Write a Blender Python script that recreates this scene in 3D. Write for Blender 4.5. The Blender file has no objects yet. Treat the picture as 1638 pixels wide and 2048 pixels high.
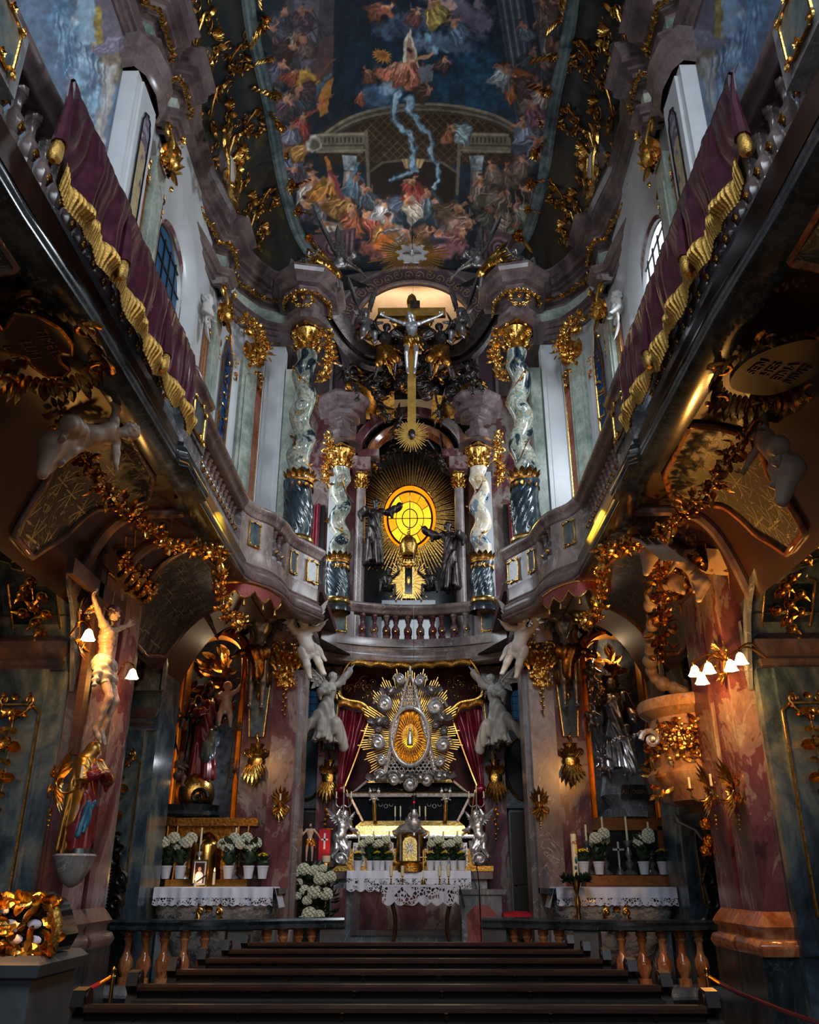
import bpy, math, random
import numpy as np
from mathutils import Vector, Matrix
random.seed(7); RNG = np.random.default_rng(11)
sc = bpy.context.scene
COL = sc.collection
PI = math.pi
# ---------------------------------------------------------------- camera
TH = math.atan(728/1700.); CX, CZ = 0.12, 1.55
YAW = math.atan((842-819)/1700.*math.cos(TH))
cam = bpy.data.cameras.new('camera'); camo = bpy.data.objects.new('camera', cam); COL.objects.link(camo)
cam.sensor_fit = 'HORIZONTAL'; cam.sensor_width = 36; cam.lens = 36*1700/1638.
camo.location = (CX, 0, CZ); camo.rotation_euler = (PI/2+TH, 0, YAW)
cam.clip_start = .05; cam.clip_end = 200
sc.camera = camo
# ---------------------------------------------------------------- world, exposure
w = bpy.data.worlds.new('world'); sc.world = w; w.use_nodes = True
w.node_tree.nodes['Background'].inputs[0].default_value = (.50, .66, .85, 1)
w.node_tree.nodes['Background'].inputs[1].default_value = .055
sc.view_settings.view_transform = 'Standard'; sc.view_settings.look = 'None'
sc.view_settings.gamma = 1; sc.view_settings.use_curve_mapping = False
sc.view_settings.exposure = 0.0
# ---------------------------------------------------------------- daylight (windows), electric lamps and added spots
def area(name, loc, aim, sx, sy, power, col):
    l = bpy.data.lights.new(name, 'AREA'); l.shape = 'RECTANGLE'; l.size = sx; l.size_y = sy
    l.energy = power; l.color = col
    o = bpy.data.objects.new(name, l); COL.objects.link(o); o.location = loc
    o.rotation_euler = (Vector(aim)-Vector(loc)).to_track_quat('-Z', 'Y').to_euler()
    return o
def spot(name, loc, aim, power, col, ang=40, r=.1):
    l = bpy.data.lights.new(name, 'SPOT'); l.energy = power; l.color = col; l.spot_size = math.radians(ang)
    l.spot_blend = .6; l.shadow_soft_size = r
    o = bpy.data.objects.new(name, l); COL.objects.link(o); o.location = loc
    o.rotation_euler = (Vector(aim)-Vector(loc)).to_track_quat('-Z', 'Y').to_euler()
    return o
def point(name, loc, power, col, r=.04):
    l = bpy.data.lights.new(name, 'POINT'); l.energy = power; l.color = col; l.shadow_soft_size = r
    o = bpy.data.objects.new(name, l); COL.objects.link(o); o.location = loc; return o
FRESCO_GAIN = 1.55
DAY = (.80, .90, 1.0)
area('facade_window_light', (.3, -2.5, 11.0), (0, 14, 5.5), 4.0, 5.0, 900, DAY)
area('facade_door_light', (.2, -2.6, 3.4), (0, 14, 2.5), 2.6, 2.6, 55, DAY)
area('right_window_light', (4.04, 11.35, 10.0), (-3.6, 11.6, 7.2), 1.2, 2.4, 480, DAY)
area('right_rear_window_light', (4.04, 3.6, 10.0), (-3.2, 5.5, 7.0), 1.2, 2.4, 200, DAY)
area('left_rear_window_light', (-4.04, 3.6, 10.0), (3.2, 7.0, 8.0), 1.2, 2.4, 60, DAY)
for s in (-1, 1):
    area('choir_window_light', (s*4.2, 16.3, 9.2), (0, 15.4, 9.2), .9, 3.2, 130, DAY)
area('lantern_light', (0, 18.78, 16.6), (0, 18.9, 13.4), 2.4, .2, 36, (1.0, .86, .70))
area('amber_window_light', (-.12, 20.15, 9.95), (-.12, 10, 8), 1.0, 1.4, 70, (1.0, .55, .10))
spot('altar_fill_left', (-1.6, 12.2, 5.55), (.1, 17.2, 3.0), 170, (1.0, .90, .74), 46)  # pair of bodiless spots added to brighten the high altar
spot('altar_fill_right', (1.6, 12.2, 5.55), (-.1, 17.2, 3.0), 170, (1.0, .90, .74), 46)
spot('dove_fill', (2.3, 10.9, 7.0), (0, 16.4, 15.3), 1700, (1, .9, .75), 14)  # no lamp stands here; added so the dove and its rays gleam
spot('crucifix_fill', (2.2, 12.9, 7.1), (-.1, 15.9, 12.4), 420, (.95, .95, 1.0), 34)  # added fill for the cross group, without a fixture
# ---------------------------------------------------------------- node materials
def nm(name):
    m = bpy.data.materials.new(name); m.use_nodes = True
    nt = m.node_tree; b = nt.nodes['Principled BSDF']; return m, nt, b
def N(nt, t, **k):
    n = nt.nodes.new(t)
    for a, v in k.items(): setattr(n, a, v)
    return n
def coords(nt, scale=(1, 1, 1)):
    tc = N(nt, 'ShaderNodeTexCoord'); mp = N(nt, 'ShaderNodeMapping'); mp.inputs['Scale'].default_value = scale
    nt.links.new(tc.outputs['Object'], mp.inputs['Vector']); return mp.outputs[0]
def noise(nt, vec, scale, detail=6, rough=.6, dist=0):
    n = N(nt, 'ShaderNodeTexNoise'); n.inputs['Scale'].default_value = scale; n.inputs['Detail'].default_value = detail
    n.inputs['Roughness'].default_value = rough; n.inputs['Distortion'].default_value = dist
    nt.links.new(vec, n.inputs['Vector']); return n
def ramp(nt, fac, stops, interp='LINEAR'):
    r = N(nt, 'ShaderNodeValToRGB'); r.color_ramp.interpolation = interp
    e = r.color_ramp.elements
    while len(e) > len(stops): e.remove(e[-1])
    while len(e) < len(stops): e.new(.5)
    for i, (p, c) in enumerate(stops): e[i].position = p; e[i].color = (*c, 1) if len(c) == 3 else c
    nt.links.new(fac, r.inputs['Fac']); return r.outputs['Color']
def mix(nt, fac, a, b, mode='MIX'):
    m = N(nt, 'ShaderNodeMix', data_type='RGBA', blend_type=mode)
    for sock, v in ((m.inputs['Factor'], fac), (m.inputs['A'], a), (m.inputs['B'], b)):
        if hasattr(v, 'links') or hasattr(v, 'is_linked'): nt.links.new(v, sock)
        elif isinstance(v, (int, float)): sock.default_value = v
        else: sock.default_value = (*v, 1)
    return m.outputs['Result']
def bump(nt, b, h, strength, dist=.02):
    bp = N(nt, 'ShaderNodeBump'); bp.inputs['Strength'].default_value = strength; bp.inputs['Distance'].default_value = dist
    nt.links.new(h, bp.inputs['Height']); nt.links.new(bp.outputs[0], b.inputs['Normal'])
def sRGB(h):
    h = h.lstrip('#'); v = [int(h[i:i+2], 16)/255 for i in (0, 2, 4)]
    return tuple(c/12.92 if c <= .04045 else ((c+.055)/1.055)**2.4 for c in v)
def marble(name, cols, scale=1.2, rough=.22, hard=True, vein=None, veinw=.02, stretch=(1, 1, .6), bmp=0):
    """cols: list of hex; blotchy stucco-lustro marble"""
    m, nt, b = nm(name); v = coords(nt, stretch)
    n1 = noise(nt, v, scale, 9, .58, .9)
    cs = [sRGB(c) for c in cols]; k = len(cs)
    st = []
    for i, c in enumerate(cs):
        p = .30+.42*i/(k)
        st.append((p, c))
        if hard and i < k-1: st.append((.30+.42*(i+.93)/k, c))
    col = ramp(nt, n1.outputs[0], st)
    n2 = noise(nt, v, scale*9, 8, .7, .3)
    g = ramp(nt, n2.outputs[0], [(.3, (.55, .55, .55)), (.7, (1.15, 1.15, 1.15))])
    col = mix(nt, 1.0, col, g, 'MULTIPLY')
    if vein:
        n3 = noise(nt, v, scale*1.9, 7, .55, 1.4)
        vf = ramp(nt, n3.outputs[0], [(.5-veinw, (0, 0, 0)), (.5, (1, 1, 1)), (.5+veinw, (0, 0, 0))])
        col = mix(nt, vf, col, sRGB(vein))
    nt.links.new(col, b.inputs['Base Color']); b.inputs['Roughness'].default_value = rough
    if bmp: bump(nt, b, n2.outputs[0], bmp, .01)
    return m
def metal(name, hexc, rough=.3, bs=30, bstr=.35, dark=.45, metallic=1):
    m, nt, b = nm(name); v = coords(nt)
    n = noise(nt, v, bs, 4, .6)
    c = sRGB(hexc); d = tuple(x*dark for x in c)
    nt.links.new(ramp(nt, n.outputs[0], [(.32, d), (.62, c)]), b.inputs['Base Color'])
    b.inputs['Metallic'].default_value = metallic; b.inputs['Roughness'].default_value = rough
    if bstr: bump(nt, b, n.outputs[0], bstr, .012)
    return m
def plain(name, hexc, rough=.6, metallic=0, var=.25, vs=6, bstr=0, spec=None):
    m, nt, b = nm(name); v = coords(nt); n = noise(nt, v, vs, 5, .6)
    c = sRGB(hexc)
    nt.links.new(ramp(nt, n.outputs[0], [(.3, tuple(x*(1-var) for x in c)), (.7, tuple(min(1, x*(1+var)) for x in c))]), b.inputs['Base Color'])
    b.inputs['Roughness'].default_value = rough; b.inputs['Metallic'].default_value = metallic
    if bstr: bump(nt, b, n.outputs[0], bstr, .01)
    return m
def emis(name, hexc, strength, var=.0, vs=3):
    m, nt, b = nm(name); c = sRGB(hexc)
    b.inputs['Base Color'].default_value = (*c, 1); b.inputs['Emission Color'].default_value = (*c, 1)
    b.inputs['Emission Strength'].default_value = strength
    if var:
        v = coords(nt); n = noise(nt, v, vs, 5, .6)
        nt.links.new(ramp(nt, n.outputs[0], [(.3, tuple(x*(1-var) for x in c)), (.7, c)]), b.inputs['Emission Color'])
    return m
def woodm(name, hexa, hexb, rough=.35, st=(1, 1, 1), sc_=6):
    m, nt, b = nm(name); v = coords(nt, st); n = noise(nt, v, sc_, 8, .6, 1.0)
    nt.links.new(ramp(nt, n.outputs[0], [(.3, sRGB(hexa)), (.7, sRGB(hexb))]), b.inputs['Base Color'])
    b.inputs['Roughness'].default_value = rough; bump(nt, b, n.outputs[0], .15, .01); return m
def starfield(name, base, fig):     # carved vault relief: eight-pointed stars and tendrils on a darker ground
    m, nt, b = nm(name); v = coords(nt); L = nt.links
    def mth(op, a, b_=None):
        n = N(nt, 'ShaderNodeMath', operation=op)
        for i, x in enumerate((a, b_)):
            if x is None: continue
            if isinstance(x, (int, float)): n.inputs[i].default_value = x
            else: L.new(x, n.inputs[i])
        return n.outputs[0]
    n = noise(nt, v, 4.5, 1, .3, 2.6); vf = ramp(nt, n.outputs[0], [(.475, (0, 0, 0)), (.495, (.8, .8, .8)), (.515, (0, 0, 0))])
    vo = N(nt, 'ShaderNodeTexVoronoi', feature='F1', voronoi_dimensions='2D'); vo.inputs['Scale'].default_value = 3.4; vo.inputs['Randomness'].default_value = .55; L.new(v, vo.inputs['Vector'])
    sc_ = N(nt, 'ShaderNodeVectorMath', operation='SCALE'); L.new(v, sc_.inputs[0]); sc_.inputs['Scale'].default_value = 3.4
    ps = N(nt, 'ShaderNodeVectorMath', operation='SCALE'); L.new(vo.outputs['Position'], ps.inputs[0]); ps.inputs['Scale'].default_value = 3.4
    sb = N(nt, 'ShaderNodeVectorMath', operation='SUBTRACT'); L.new(sc_.outputs[0], sb.inputs[0]); L.new(ps.outputs[0], sb.inputs[1]); sp = N(nt, 'ShaderNodeSeparateXYZ'); L.new(sb.outputs[0], sp.inputs[0])
    r = mth('SQRT', mth('ADD', mth('POWER', mth('ABSOLUTE', sp.outputs[0]), 2), mth('POWER', mth('ABSOLUTE', sp.outputs[1]), 2))); th = mth('ARCTAN2', sp.outputs[1], sp.outputs[0])
    lim = mth('ADD', .04, mth('MULTIPLY', .40, mth('POWER', mth('ABSOLUTE', mth('COSINE', mth('MULTIPLY', th, 4))), 14))); star = mth('LESS_THAN', r, lim)
    f = mix(nt, 1.0, vf, star, 'ADD'); L.new(mix(nt, f, sRGB(base), sRGB(fig)), b.inputs['Base Color'])
    b.inputs['Roughness'].default_value = .45; bump(nt, b, f, .5, .01); return m
def lacem(name, pattern='v', scale=26):
    m, nt, b = nm(name); v = coords(nt)
    b.inputs['Base Color'].default_value = (*sRGB('#cfd6e6'), 1); b.inputs['Roughness'].default_value = .8
    vo = N(nt, 'ShaderNodeTexVoronoi', feature='DISTANCE_TO_EDGE'); vo.inputs['Scale'].default_value = scale
    nt.links.new(v, vo.inputs['Vector'])
    a1 = ramp(nt, vo.outputs[0], [(.10, (1, 1, 1)), (.13, (0, 0, 0))])
    n = noise(nt, v, scale*.35, 2, .4)
    a2 = ramp(nt, n.outputs[0], [(.50, (0, 0, 0)), (.53, (1, 1, 1))])
    a = mix(nt, 1.0, a1, a2, 'ADD')
    nt.links.new(a, b.inputs['Alpha']); return m
M = {}
M['gold'] = metal('gold', '#f0b95e', .27, 26, .45, .35)
M['gold_bright'] = metal('gold_bright', '#ffd27a', .2, 18, .25, .6)
M['fringe'] = metal('fringe', '#b08a48', .45, 60, .5, .45)
M['gold_dark'] = metal('gold_dark', '#b8803a', .34, 22, .5, .25)
M['gold_flat'] = metal('gold_flat', '#e6b45c', .38, 12, .12, .7)
M['silver'] = metal('silver', '#e6e6ea', .32, 22, .4, .5, .8)
M['silver_dark'] = metal('silver_dark', '#8f8a8a', .3, 16, .35, .5, .72)
M['bronze'] = metal('bronze', '#4e4644', .3, 14, .3, .4, .8)
M['pew_back'] = plain('pew_back', '#0b0705', .75)
M['gold_ray'] = metal('gold_ray', '#ffc01a', .22, 6, .1, .9)
M['brass'] = metal('brass', '#d8a452', .18, 8, .1, .7)
M['marble_red'] = marble('marble_red', ['#42202a', '#5f3238', '#6c4046', '#8a716c', '#9a8e84', '#74504a'], 1.25, .2, stretch=(1, 1, .55))
M['marble_mauve'] = marble('marble_mauve', ['#584a49', '#726260', '#8e7e7a', '#a4968f'], .9, .25, vein='#b5a6a2', veinw=.006, hard=False)
M['marble_plum'] = marble('marble_plum', ['#473a3b', '#625152', '#7a6864'], 1.1, .25, hard=False)
M['marble_grey'] = marble('marble_grey', ['#4b5157', '#6b7076', '#8c8f92'], 1.0, .25, hard=False, vein='#a9adb0', veinw=.01)
M['marble_dark'] = marble('marble_dark', ['#14181c', '#22292e', '#3a4248'], 1.6, .16, hard=False, vein='#4c5458', veinw=.006)
M['marble_blue'] = marble('marble_blue', ['#161f28', '#26333f', '#3d5060', '#66716f', '#857e6e'], 1.3, .2, hard=False, stretch=(1, 1, .6))
M['marble_green'] = marble('marble_green', ['#56665f', '#7c8a80', '#9aa59a', '#b5b8aa'], 1.2, .2, hard=False)
M['marble_lapis'] = marble('marble_lapis', ['#16253a', '#21406a', '#2a4d7c', '#b08a48'], 3.2, .2)
M['marble_salmon'] = marble('marble_salmon', ['#7c4538', '#985a48', '#a86e5a'], 2.0, .3, hard=False)
M['marble_column'] = marble('marble_column', ['#11181f', '#2a3a42', '#8d9488', '#b7b3a0', '#7e8f86', '#b08a52'], 2.3, .1, stretch=(1, 1, .8), vein='#0d1216', veinw=.012)
M['marble_column_pale'] = marble('marble_column_pale', ['#27303a', '#7e8f9a', '#d9cdb8', '#e0cfae', '#c09a62'], 2.2, .1, stretch=(1, 1, .8))
M['marble_fluted'] = marble('marble_fluted', ['#0c1218', '#1e2b34', '#42525a', '#99947e'], 1.8, .1, hard=False)
M['marble_orange'] = marble('marble_orange', ['#6e3c22', '#9a5a34', '#b98056'], 3.5, .12, hard=False)
M['marble_pulpit'] = marble('marble_pulpit', ['#8a5c3c', '#b98a5e', '#caa27a'], 2.0, .22, hard=False)
M['marble_altar'] = marble('marble_altar', ['#2a2f3a', '#5a6068', '#8b8580', '#40444e'], 1.8, .18, hard=False, vein='#a8a29a', veinw=.02, stretch=(1, 1, 2))
M['plaster'] = plain('plaster', '#bcbec0', .3, 0, .12, 1.4)
M['plaster_warm'] = plain('plaster_warm', '#a08f84', .45, 0, .2, 1.4)
M['stucco'] = plain('stucco', '#b7b2ac', .45, 0, .1, 10)
M['stucco_warm'] = plain('stucco_warm', '#84705f', .5, 0, .12, 10)
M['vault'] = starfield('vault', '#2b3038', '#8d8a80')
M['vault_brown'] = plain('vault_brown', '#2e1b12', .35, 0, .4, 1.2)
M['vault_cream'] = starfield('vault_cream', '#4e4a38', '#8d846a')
M['black'] = plain('black', '#0c0b0b', .35)
M['dark_gap'] = plain('dark_gap', '#0b0c0e', .9)
M['wood_pew'] = woodm('wood_pew', '#1c0e08', '#3c2114', .28, (1, 6, 6), 3)
M['wood_black'] = woodm('wood_black', '#0a0807', '#1a1411', .3)
M['wood_dark'] = woodm('wood_dark', '#26120a', '#3f2012', .4, (6, 6, 1))
M['wood_honey'] = woodm('wood_honey', '#6e3d16', '#9a5c26', .3, (1, 6, 6))
M['wood_cross'] = woodm('wood_cross', '#2b1a14', '#4a3026', .5, (1, 1, 6))
M['drape'] = plain('drape', '#542636', .2, .45, .4, 7, .2)
M['drape'].node_tree.nodes['Principled BSDF'].inputs['Coat Weight'].default_value = .8; M['drape'].node_tree.nodes['Principled BSDF'].inputs['Coat Roughness'].default_value = .12
M['drape_red'] = plain('drape_red', '#6a1024', .26, .25, .35, 5, .1)
M['velvet'] = plain('velvet', '#3c0710', .6, 0, .3, 5)
M['red_cloth'] = plain('red_cloth', '#b01020', .75, 0, .15)
M['linen'] = plain('linen', '#cfd5e8', .8, 0, .06, 12)
M['lace'] = lacem('lace')
M['lace_big'] = lacem('lace_big', 'v', 16)
M['skin'] = plain('skin', '#c9a58e', .4, 0, .15, 9)
M['skin_pale'] = plain('skin_pale', '#96806c', .38, 0, .18, 7)
M['skin_dark'] = plain('skin_dark', '#6d584e', .3, 0, .2, 7)
M['hair'] = plain('hair', '#2c1a12', .5)
M['robe_gold'] = metal('robe_gold', '#b9924e', .38, 8, .1, .7)
M['robe_red'] = plain('robe_red', '#6a2026', .3, .2, .3)
M['robe_blue'] = plain('robe_blue', '#1f5f7c', .35, .1, .3)
M['robe_dark'] = plain('robe_dark', '#2c1d1e', .25, .3, .3)
M['cloth_white'] = plain('cloth_white', '#a9a49c', .5, 0, .15)
M['leaf'] = plain('leaf', '#17301a', .45, 0, .5, 14)
M['petal'] = plain('petal', '#d5d9c4', .7, 0, .15, 30)
M['petal_yellow'] = plain('petal_yellow', '#e3c20e', .6, 0, .15, 30)
M['pot'] = plain('pot', '#c3c8d2', .35, 0, .05)
M['wax'] = plain('wax', '#e6dcb4', .5, 0, .05)
M['flame'] = emis('flame', '#ffa040', 14)
M['lamp_glass'] = emis('lamp_glass', '#ffd28a', 22)
M['amber'] = emis('amber', '#ff9a06', 1.5, .3, 2.2)
M['amber_pale'] = emis('amber_pale', '#ffc022', 1.7, .2, 2.2)
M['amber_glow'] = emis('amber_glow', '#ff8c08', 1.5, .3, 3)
M['day_glass'] = emis('day_glass', '#dfe8f2', 2.0, .05)
M['blue_glass'] = emis('blue_glass', '#1b3c58', .5, .3)
M['red_glass'] = emis('red_glass', '#d00010', 1.5)
M['glass_dark'] = plain('glass_dark', '#14181c', .08)
M['tan'] = plain('tan', '#c49c70', .5, 0, .15, 2)
M['mauve_paint'] = plain('mauve_paint', '#5a4650', .5, 0, .2, 2)
M['stone'] = plain('stone', '#484c50', .45, 0, .25, 5)
M['floor'] = marble('floor_stone', ['#2c2a2c', '#454043', '#5a5050'], .8, .3, hard=False)
M['photo'] = plain('photo', '#8c7c6c', .3)
# ---------------------------------------------------------------- mesh builder
def V3(p): return np.asarray(p, float)
def nrm(v):
    v = V3(v); l = np.linalg.norm(v); return v/l if l > 1e-9 else v
def frame(d, up=(0, 0, 1)):
    d = nrm(d); u = V3(up)
    if abs(np.dot(d, nrm(u))) > .97: u = V3((1, 0, 0)) if abs(d[0]) < .9 else V3((0, 1, 0))
    a = nrm(np.cross(d, u)); b = nrm(np.cross(a, d)); return a, b
class MB:
    def __init__(s): s.v = []; s.f = []; s.n = 0
    def add(s, vs, fs):
        vs = np.asarray(vs, float).reshape(-1, 3); s.v.append(vs); o = s.n
        s.f.extend([tuple(i+o for i in f) for f in fs]); s.n += len(vs); return s
    def grid(s, P, cu=False, cv=False):      # P: (nu,nv,3)
        P = np.asarray(P, float); nu, nv = P.shape[:2]; fs = []
        for i in range(nu if cu else nu-1):
            for j in range(nv if cv else nv-1):
                a = i*nv+j; b = ((i+1) % nu)*nv+j; c = ((i+1) % nu)*nv+(j+1) % nv; d = i*nv+(j+1) % nv
                fs.append((a, b, c, d))
        return s.add(P.reshape(-1, 3), fs)
    def box(s, c, h, R=None):
        c = V3(c); h = V3(h); q = np.array([[x, y, z] for x in (-1, 1) for y in (-1, 1) for z in (-1, 1)])*h
        if R is not None: q = q@np.asarray(R).T
        return s.add(q+c, [(0, 1, 3, 2), (4, 6, 7, 5), (0, 4, 5, 1), (2, 3, 7, 6), (0, 2, 6, 4), (1, 5, 7, 3)])
    def bb(s, x0, x1, y0, y1, z0, z1): return s.box(((x0+x1)/2, (y0+y1)/2, (z0+z1)/2), (abs(x1-x0)/2, abs(y1-y0)/2, abs(z1-z0)/2))
    def beam(s, p, q, wa, wb, up=(0, 0, 1)):
        p = V3(p); q = V3(q); d = q-p; a, b = frame(d, up); R = np.stack([a, b, nrm(d)], 1)
        return s.box((p+q)/2, (wa/2, wb/2, np.linalg.norm(d)/2), R)
    def tube(s, path, rad, n=8, cap=True, flat=1, up=(0, 0, 1)):
        P = [V3(p) for p in path]; m = len(P)
        if not hasattr(rad, '__len__'): rad = [rad]*m
        rows = []; ua = None; t = np.arange(n)*2*PI/n; ct = np.cos(t); st = np.sin(t)
        for i in range(m):
            d = nrm(P[min(i+1, m-1)]-P[max(i-1, 0)])
            ua = frame(d, up)[0] if ua is None else nrm(ua-d*np.dot(ua, d))
            b = np.cross(d, ua)
            rows.append(P[i]+rad[i]*(np.outer(ct, ua)+flat*np.outer(st, b)))
        o = s.n; s.grid(np.array(rows)[:, ::-1], cv=True)
        if cap:
            s.f.append(tuple(o+j for j in range(n))); s.f.append(tuple(o+(m-1)*n+j for j in range(n-1, -1, -1)))
        return s
    def cyl(s, p, q, r0, r1=None, n=10): return s.tube([p, q], [r0, r0 if r1 is None else r1], n)
    def lathe(s, prof, n=16, c=(0, 0, 0), sx=1, sy=1, a0=0, a1=2*PI):
        full = abs(a1-a0-2*PI) < 1e-6; k = n if full else n+1
        t = a0+np.arange(k)*(a1-a0)/n
        P = np.array([[(c[0]+sx*r*math.cos(x), c[1]+sy*r*math.sin(x), c[2]+z) for x in t] for r, z in prof])
        return s.grid(P[::-1], cv=full)
    def sph(s, c, r, n=8, m=6):
        r = V3(r if hasattr(r, '__len__') else (r, r, r)); c = V3(c)
        rows = []
        for i in range(m+1):
            ph = PI*i/m; rr = max(math.sin(ph), 1e-3)
            rows.append([c+r*V3((rr*math.cos(2*PI*j/n), rr*math.sin(2*PI*j/n), math.cos(ph))) for j in range(n)])
        return s.grid(np.array(rows), cv=True)
    def sweep(s, prof, path, B=(0, 0, 1), closed=False, side=1, cap=True):
        """prof (out,up) swept along path; out = side * (B x tangent) with mitred corners"""
        P = [V3(p) for p in path]; B = nrm(B); m = len(P); rows = []
        for i in range(m):
            if closed: t0 = nrm(P[i]-P[i-1]); t1 = nrm(P[(i+1) % m]-P[i])
            else:
                t0 = nrm(P[i]-P[i-1]) if i else nrm(P[1]-P[0]); t1 = nrm(P[i+1]-P[i]) if i < m-1 else nrm(P[-1]-P[-2])
            n0 = nrm(np.cross(B, t0)); n1 = nrm(np.cross(B, t1)); h = nrm(n0+n1)
            k = 1/max(.35, float(np.dot(h, n0)))
            rows.append([P[i]+side*a*k*h+b*B for a, b in prof])
        o = s.n; R = np.array(rows)
        if side < 0: R = R[:, ::-1]
        s.grid(R, cu=closed)
        if cap and not closed:
            q = len(prof); s.f.append(tuple(o+j for j in range(q))); s.f.append(tuple(o+(m-1)*q+j for j in range(q-1, -1, -1)))
        return s
    def prism(s, poly, O, U, W, t):
        """polygon poly [(u,w)] in plane O + uU + wW, thickness t along UxW"""
        O = V3(O); U = V3(U); W = V3(W); nn = nrm(np.cross(U, W)); k = len(poly)
        a = [O+u*U+w_*W for u, w_ in poly]; b = [p+nn*t for p in a]
        fs = [tuple(range(k-1, -1, -1)), tuple(range(k, 2*k))]+[(i, (i+1) % k, k+(i+1) % k, k+i) for i in range(k)]
        return s.add(a+b, fs)
    def leaf(s, p, d, nrm_, L, W, curl=.5, m=4, cup=.25):
        p = V3(p); d = nrm(d); n_ = V3(nrm_); n_ = nrm(n_-d*np.dot(n_, d)); a = np.cross(d, n_); rows = []
        prof = [0.35, .95, 1.0, .7, .05] if m == 4 else [.4, 1.0, .75, .05]
        for i in range(m+1):
            t = i/m; kc = curl*1.6 or 1e-3; ang = kc*t; q = p+L*(d*math.sin(ang)+n_*(1-math.cos(ang)))/kc
            w_ = W*.5*prof[min(i, len(prof)-1)]
            rows.append([q-a*w_+n_*w_*cup, q-n_*w_*.3, q+a*w_+n_*w_*cup])
        return s.grid(np.array(rows))
    def scroll(s, c, U, W, r, turns, tr, start=0, dirn=1, n=6, tail=None, steps=None):
        """spiral tube: starts at radius r (angle start) and winds in"""
        c = V3(c); U = nrm(U); W = nrm(W); k = steps or int(9*turns)+4; pts = []; rr = []
        for i in range(k+1):
            t = i/k; a = start+dirn*t*turns*2*PI; q = r*(1-.86*t**.85)
            pts.append(c+q*(U*math.cos(a)+W*math.sin(a))); rr.append(tr*(1-.45*t))
        if tail is not None:
            tl = [V3(x) for x in tail]; pts = tl+pts; rr = [tr*(.35+.65*i/len(tl)) for i in range(len(tl))]+rr
        s.tube(pts, rr, n); s.sph(pts[-1], tr*1.15, 6, 4); return s
    def rosette(s, c, nn, r, k=6):
        nn = nrm(nn); a, b = frame(nn)
        for i in range(k):
            t = 2*PI*i/k; d = a*math.cos(t)+b*math.sin(t)
            s.leaf(c, d+nn*.3, nn, r, r*.9, .45, 3, .4)
        s.sph(V3(c)+nn*r*.15, r*.28, 6, 4); return s
    def build(s, name, mat, parent=None, loc=None, smooth=40, kind=None):
        me = bpy.data.meshes.new(name)
        v = np.concatenate(s.v) if s.v else np.zeros((0, 3))
        base = V3(parent.get('_base', (0, 0, 0))) if parent is not None else V3((0, 0, 0))
        if loc is not None: v = v-V3(loc)
        elif parent is not None: v = v-base
        me.from_pydata(v.tolist(), [], s.f); me.materials.append(M[mat] if isinstance(mat, str) else mat)
        if smooth:
            me.polygons.foreach_set('use_smooth', [True]*len(me.polygons))
            me.set_sharp_from_angle(angle=math.radians(smooth))
        o = bpy.data.objects.new(name, me); COL.objects.link(o)
        if parent is not None: o.parent = parent; KID.setdefault(parent.name, []).append(o)
        if loc is not None and parent is None: o.location = loc
        o['_base'] = [float(x) for x in (base if loc is None else loc)]
        if kind: o['kind'] = kind
        return o
def tag(o, label=None, cat=None, group=None, kind=None):
    if label: o['label'] = label
    if cat: o['category'] = cat
    if group: o['group'] = group
    if kind: o['kind'] = kind
    return o
def thing(name, label, cat, loc=(0, 0, 0), group=None):
    """Empty at the base of a thing; its parts are built in world coordinates and stored relative to it"""
    o = bpy.data.objects.new(name, None); COL.objects.link(o); o.location = loc; o.empty_display_size = .1
    o['_base'] = [float(x) for x in loc]; return tag(o, label, cat, group)
KID = {}
def copy_tree(o, parent=None):
    c = o.copy(); COL.objects.link(c)
    if parent is not None: c.parent = parent; KID.setdefault(parent.name, []).append(c)
    for x in list(KID.get(o.name, [])): copy_tree(x, c)
    return c
def dup(o, label=None, loc=None, rz=None, scale=None, group=None, mirror=False):
    c = copy_tree(o)
    if loc is not None: c.location = loc
    if mirror:
        c.location.x = -c.location.x; c.scale.x = -c.scale.x; c.rotation_euler.z = -c.rotation_euler.z
        c.rotation_euler.y = -c.rotation_euler.y
    if rz is not None: c.rotation_euler.z = rz
    if scale is not None: c.scale = scale if hasattr(scale, '__len__') else (scale,)*3
    if label: c['label'] = label
    if group: c['group'] = group
    return c
def struct(name, mb, mat, smooth=40):
    o = mb.build(name, mat, smooth=smooth); o['kind'] = 'structure'; return o
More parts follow.
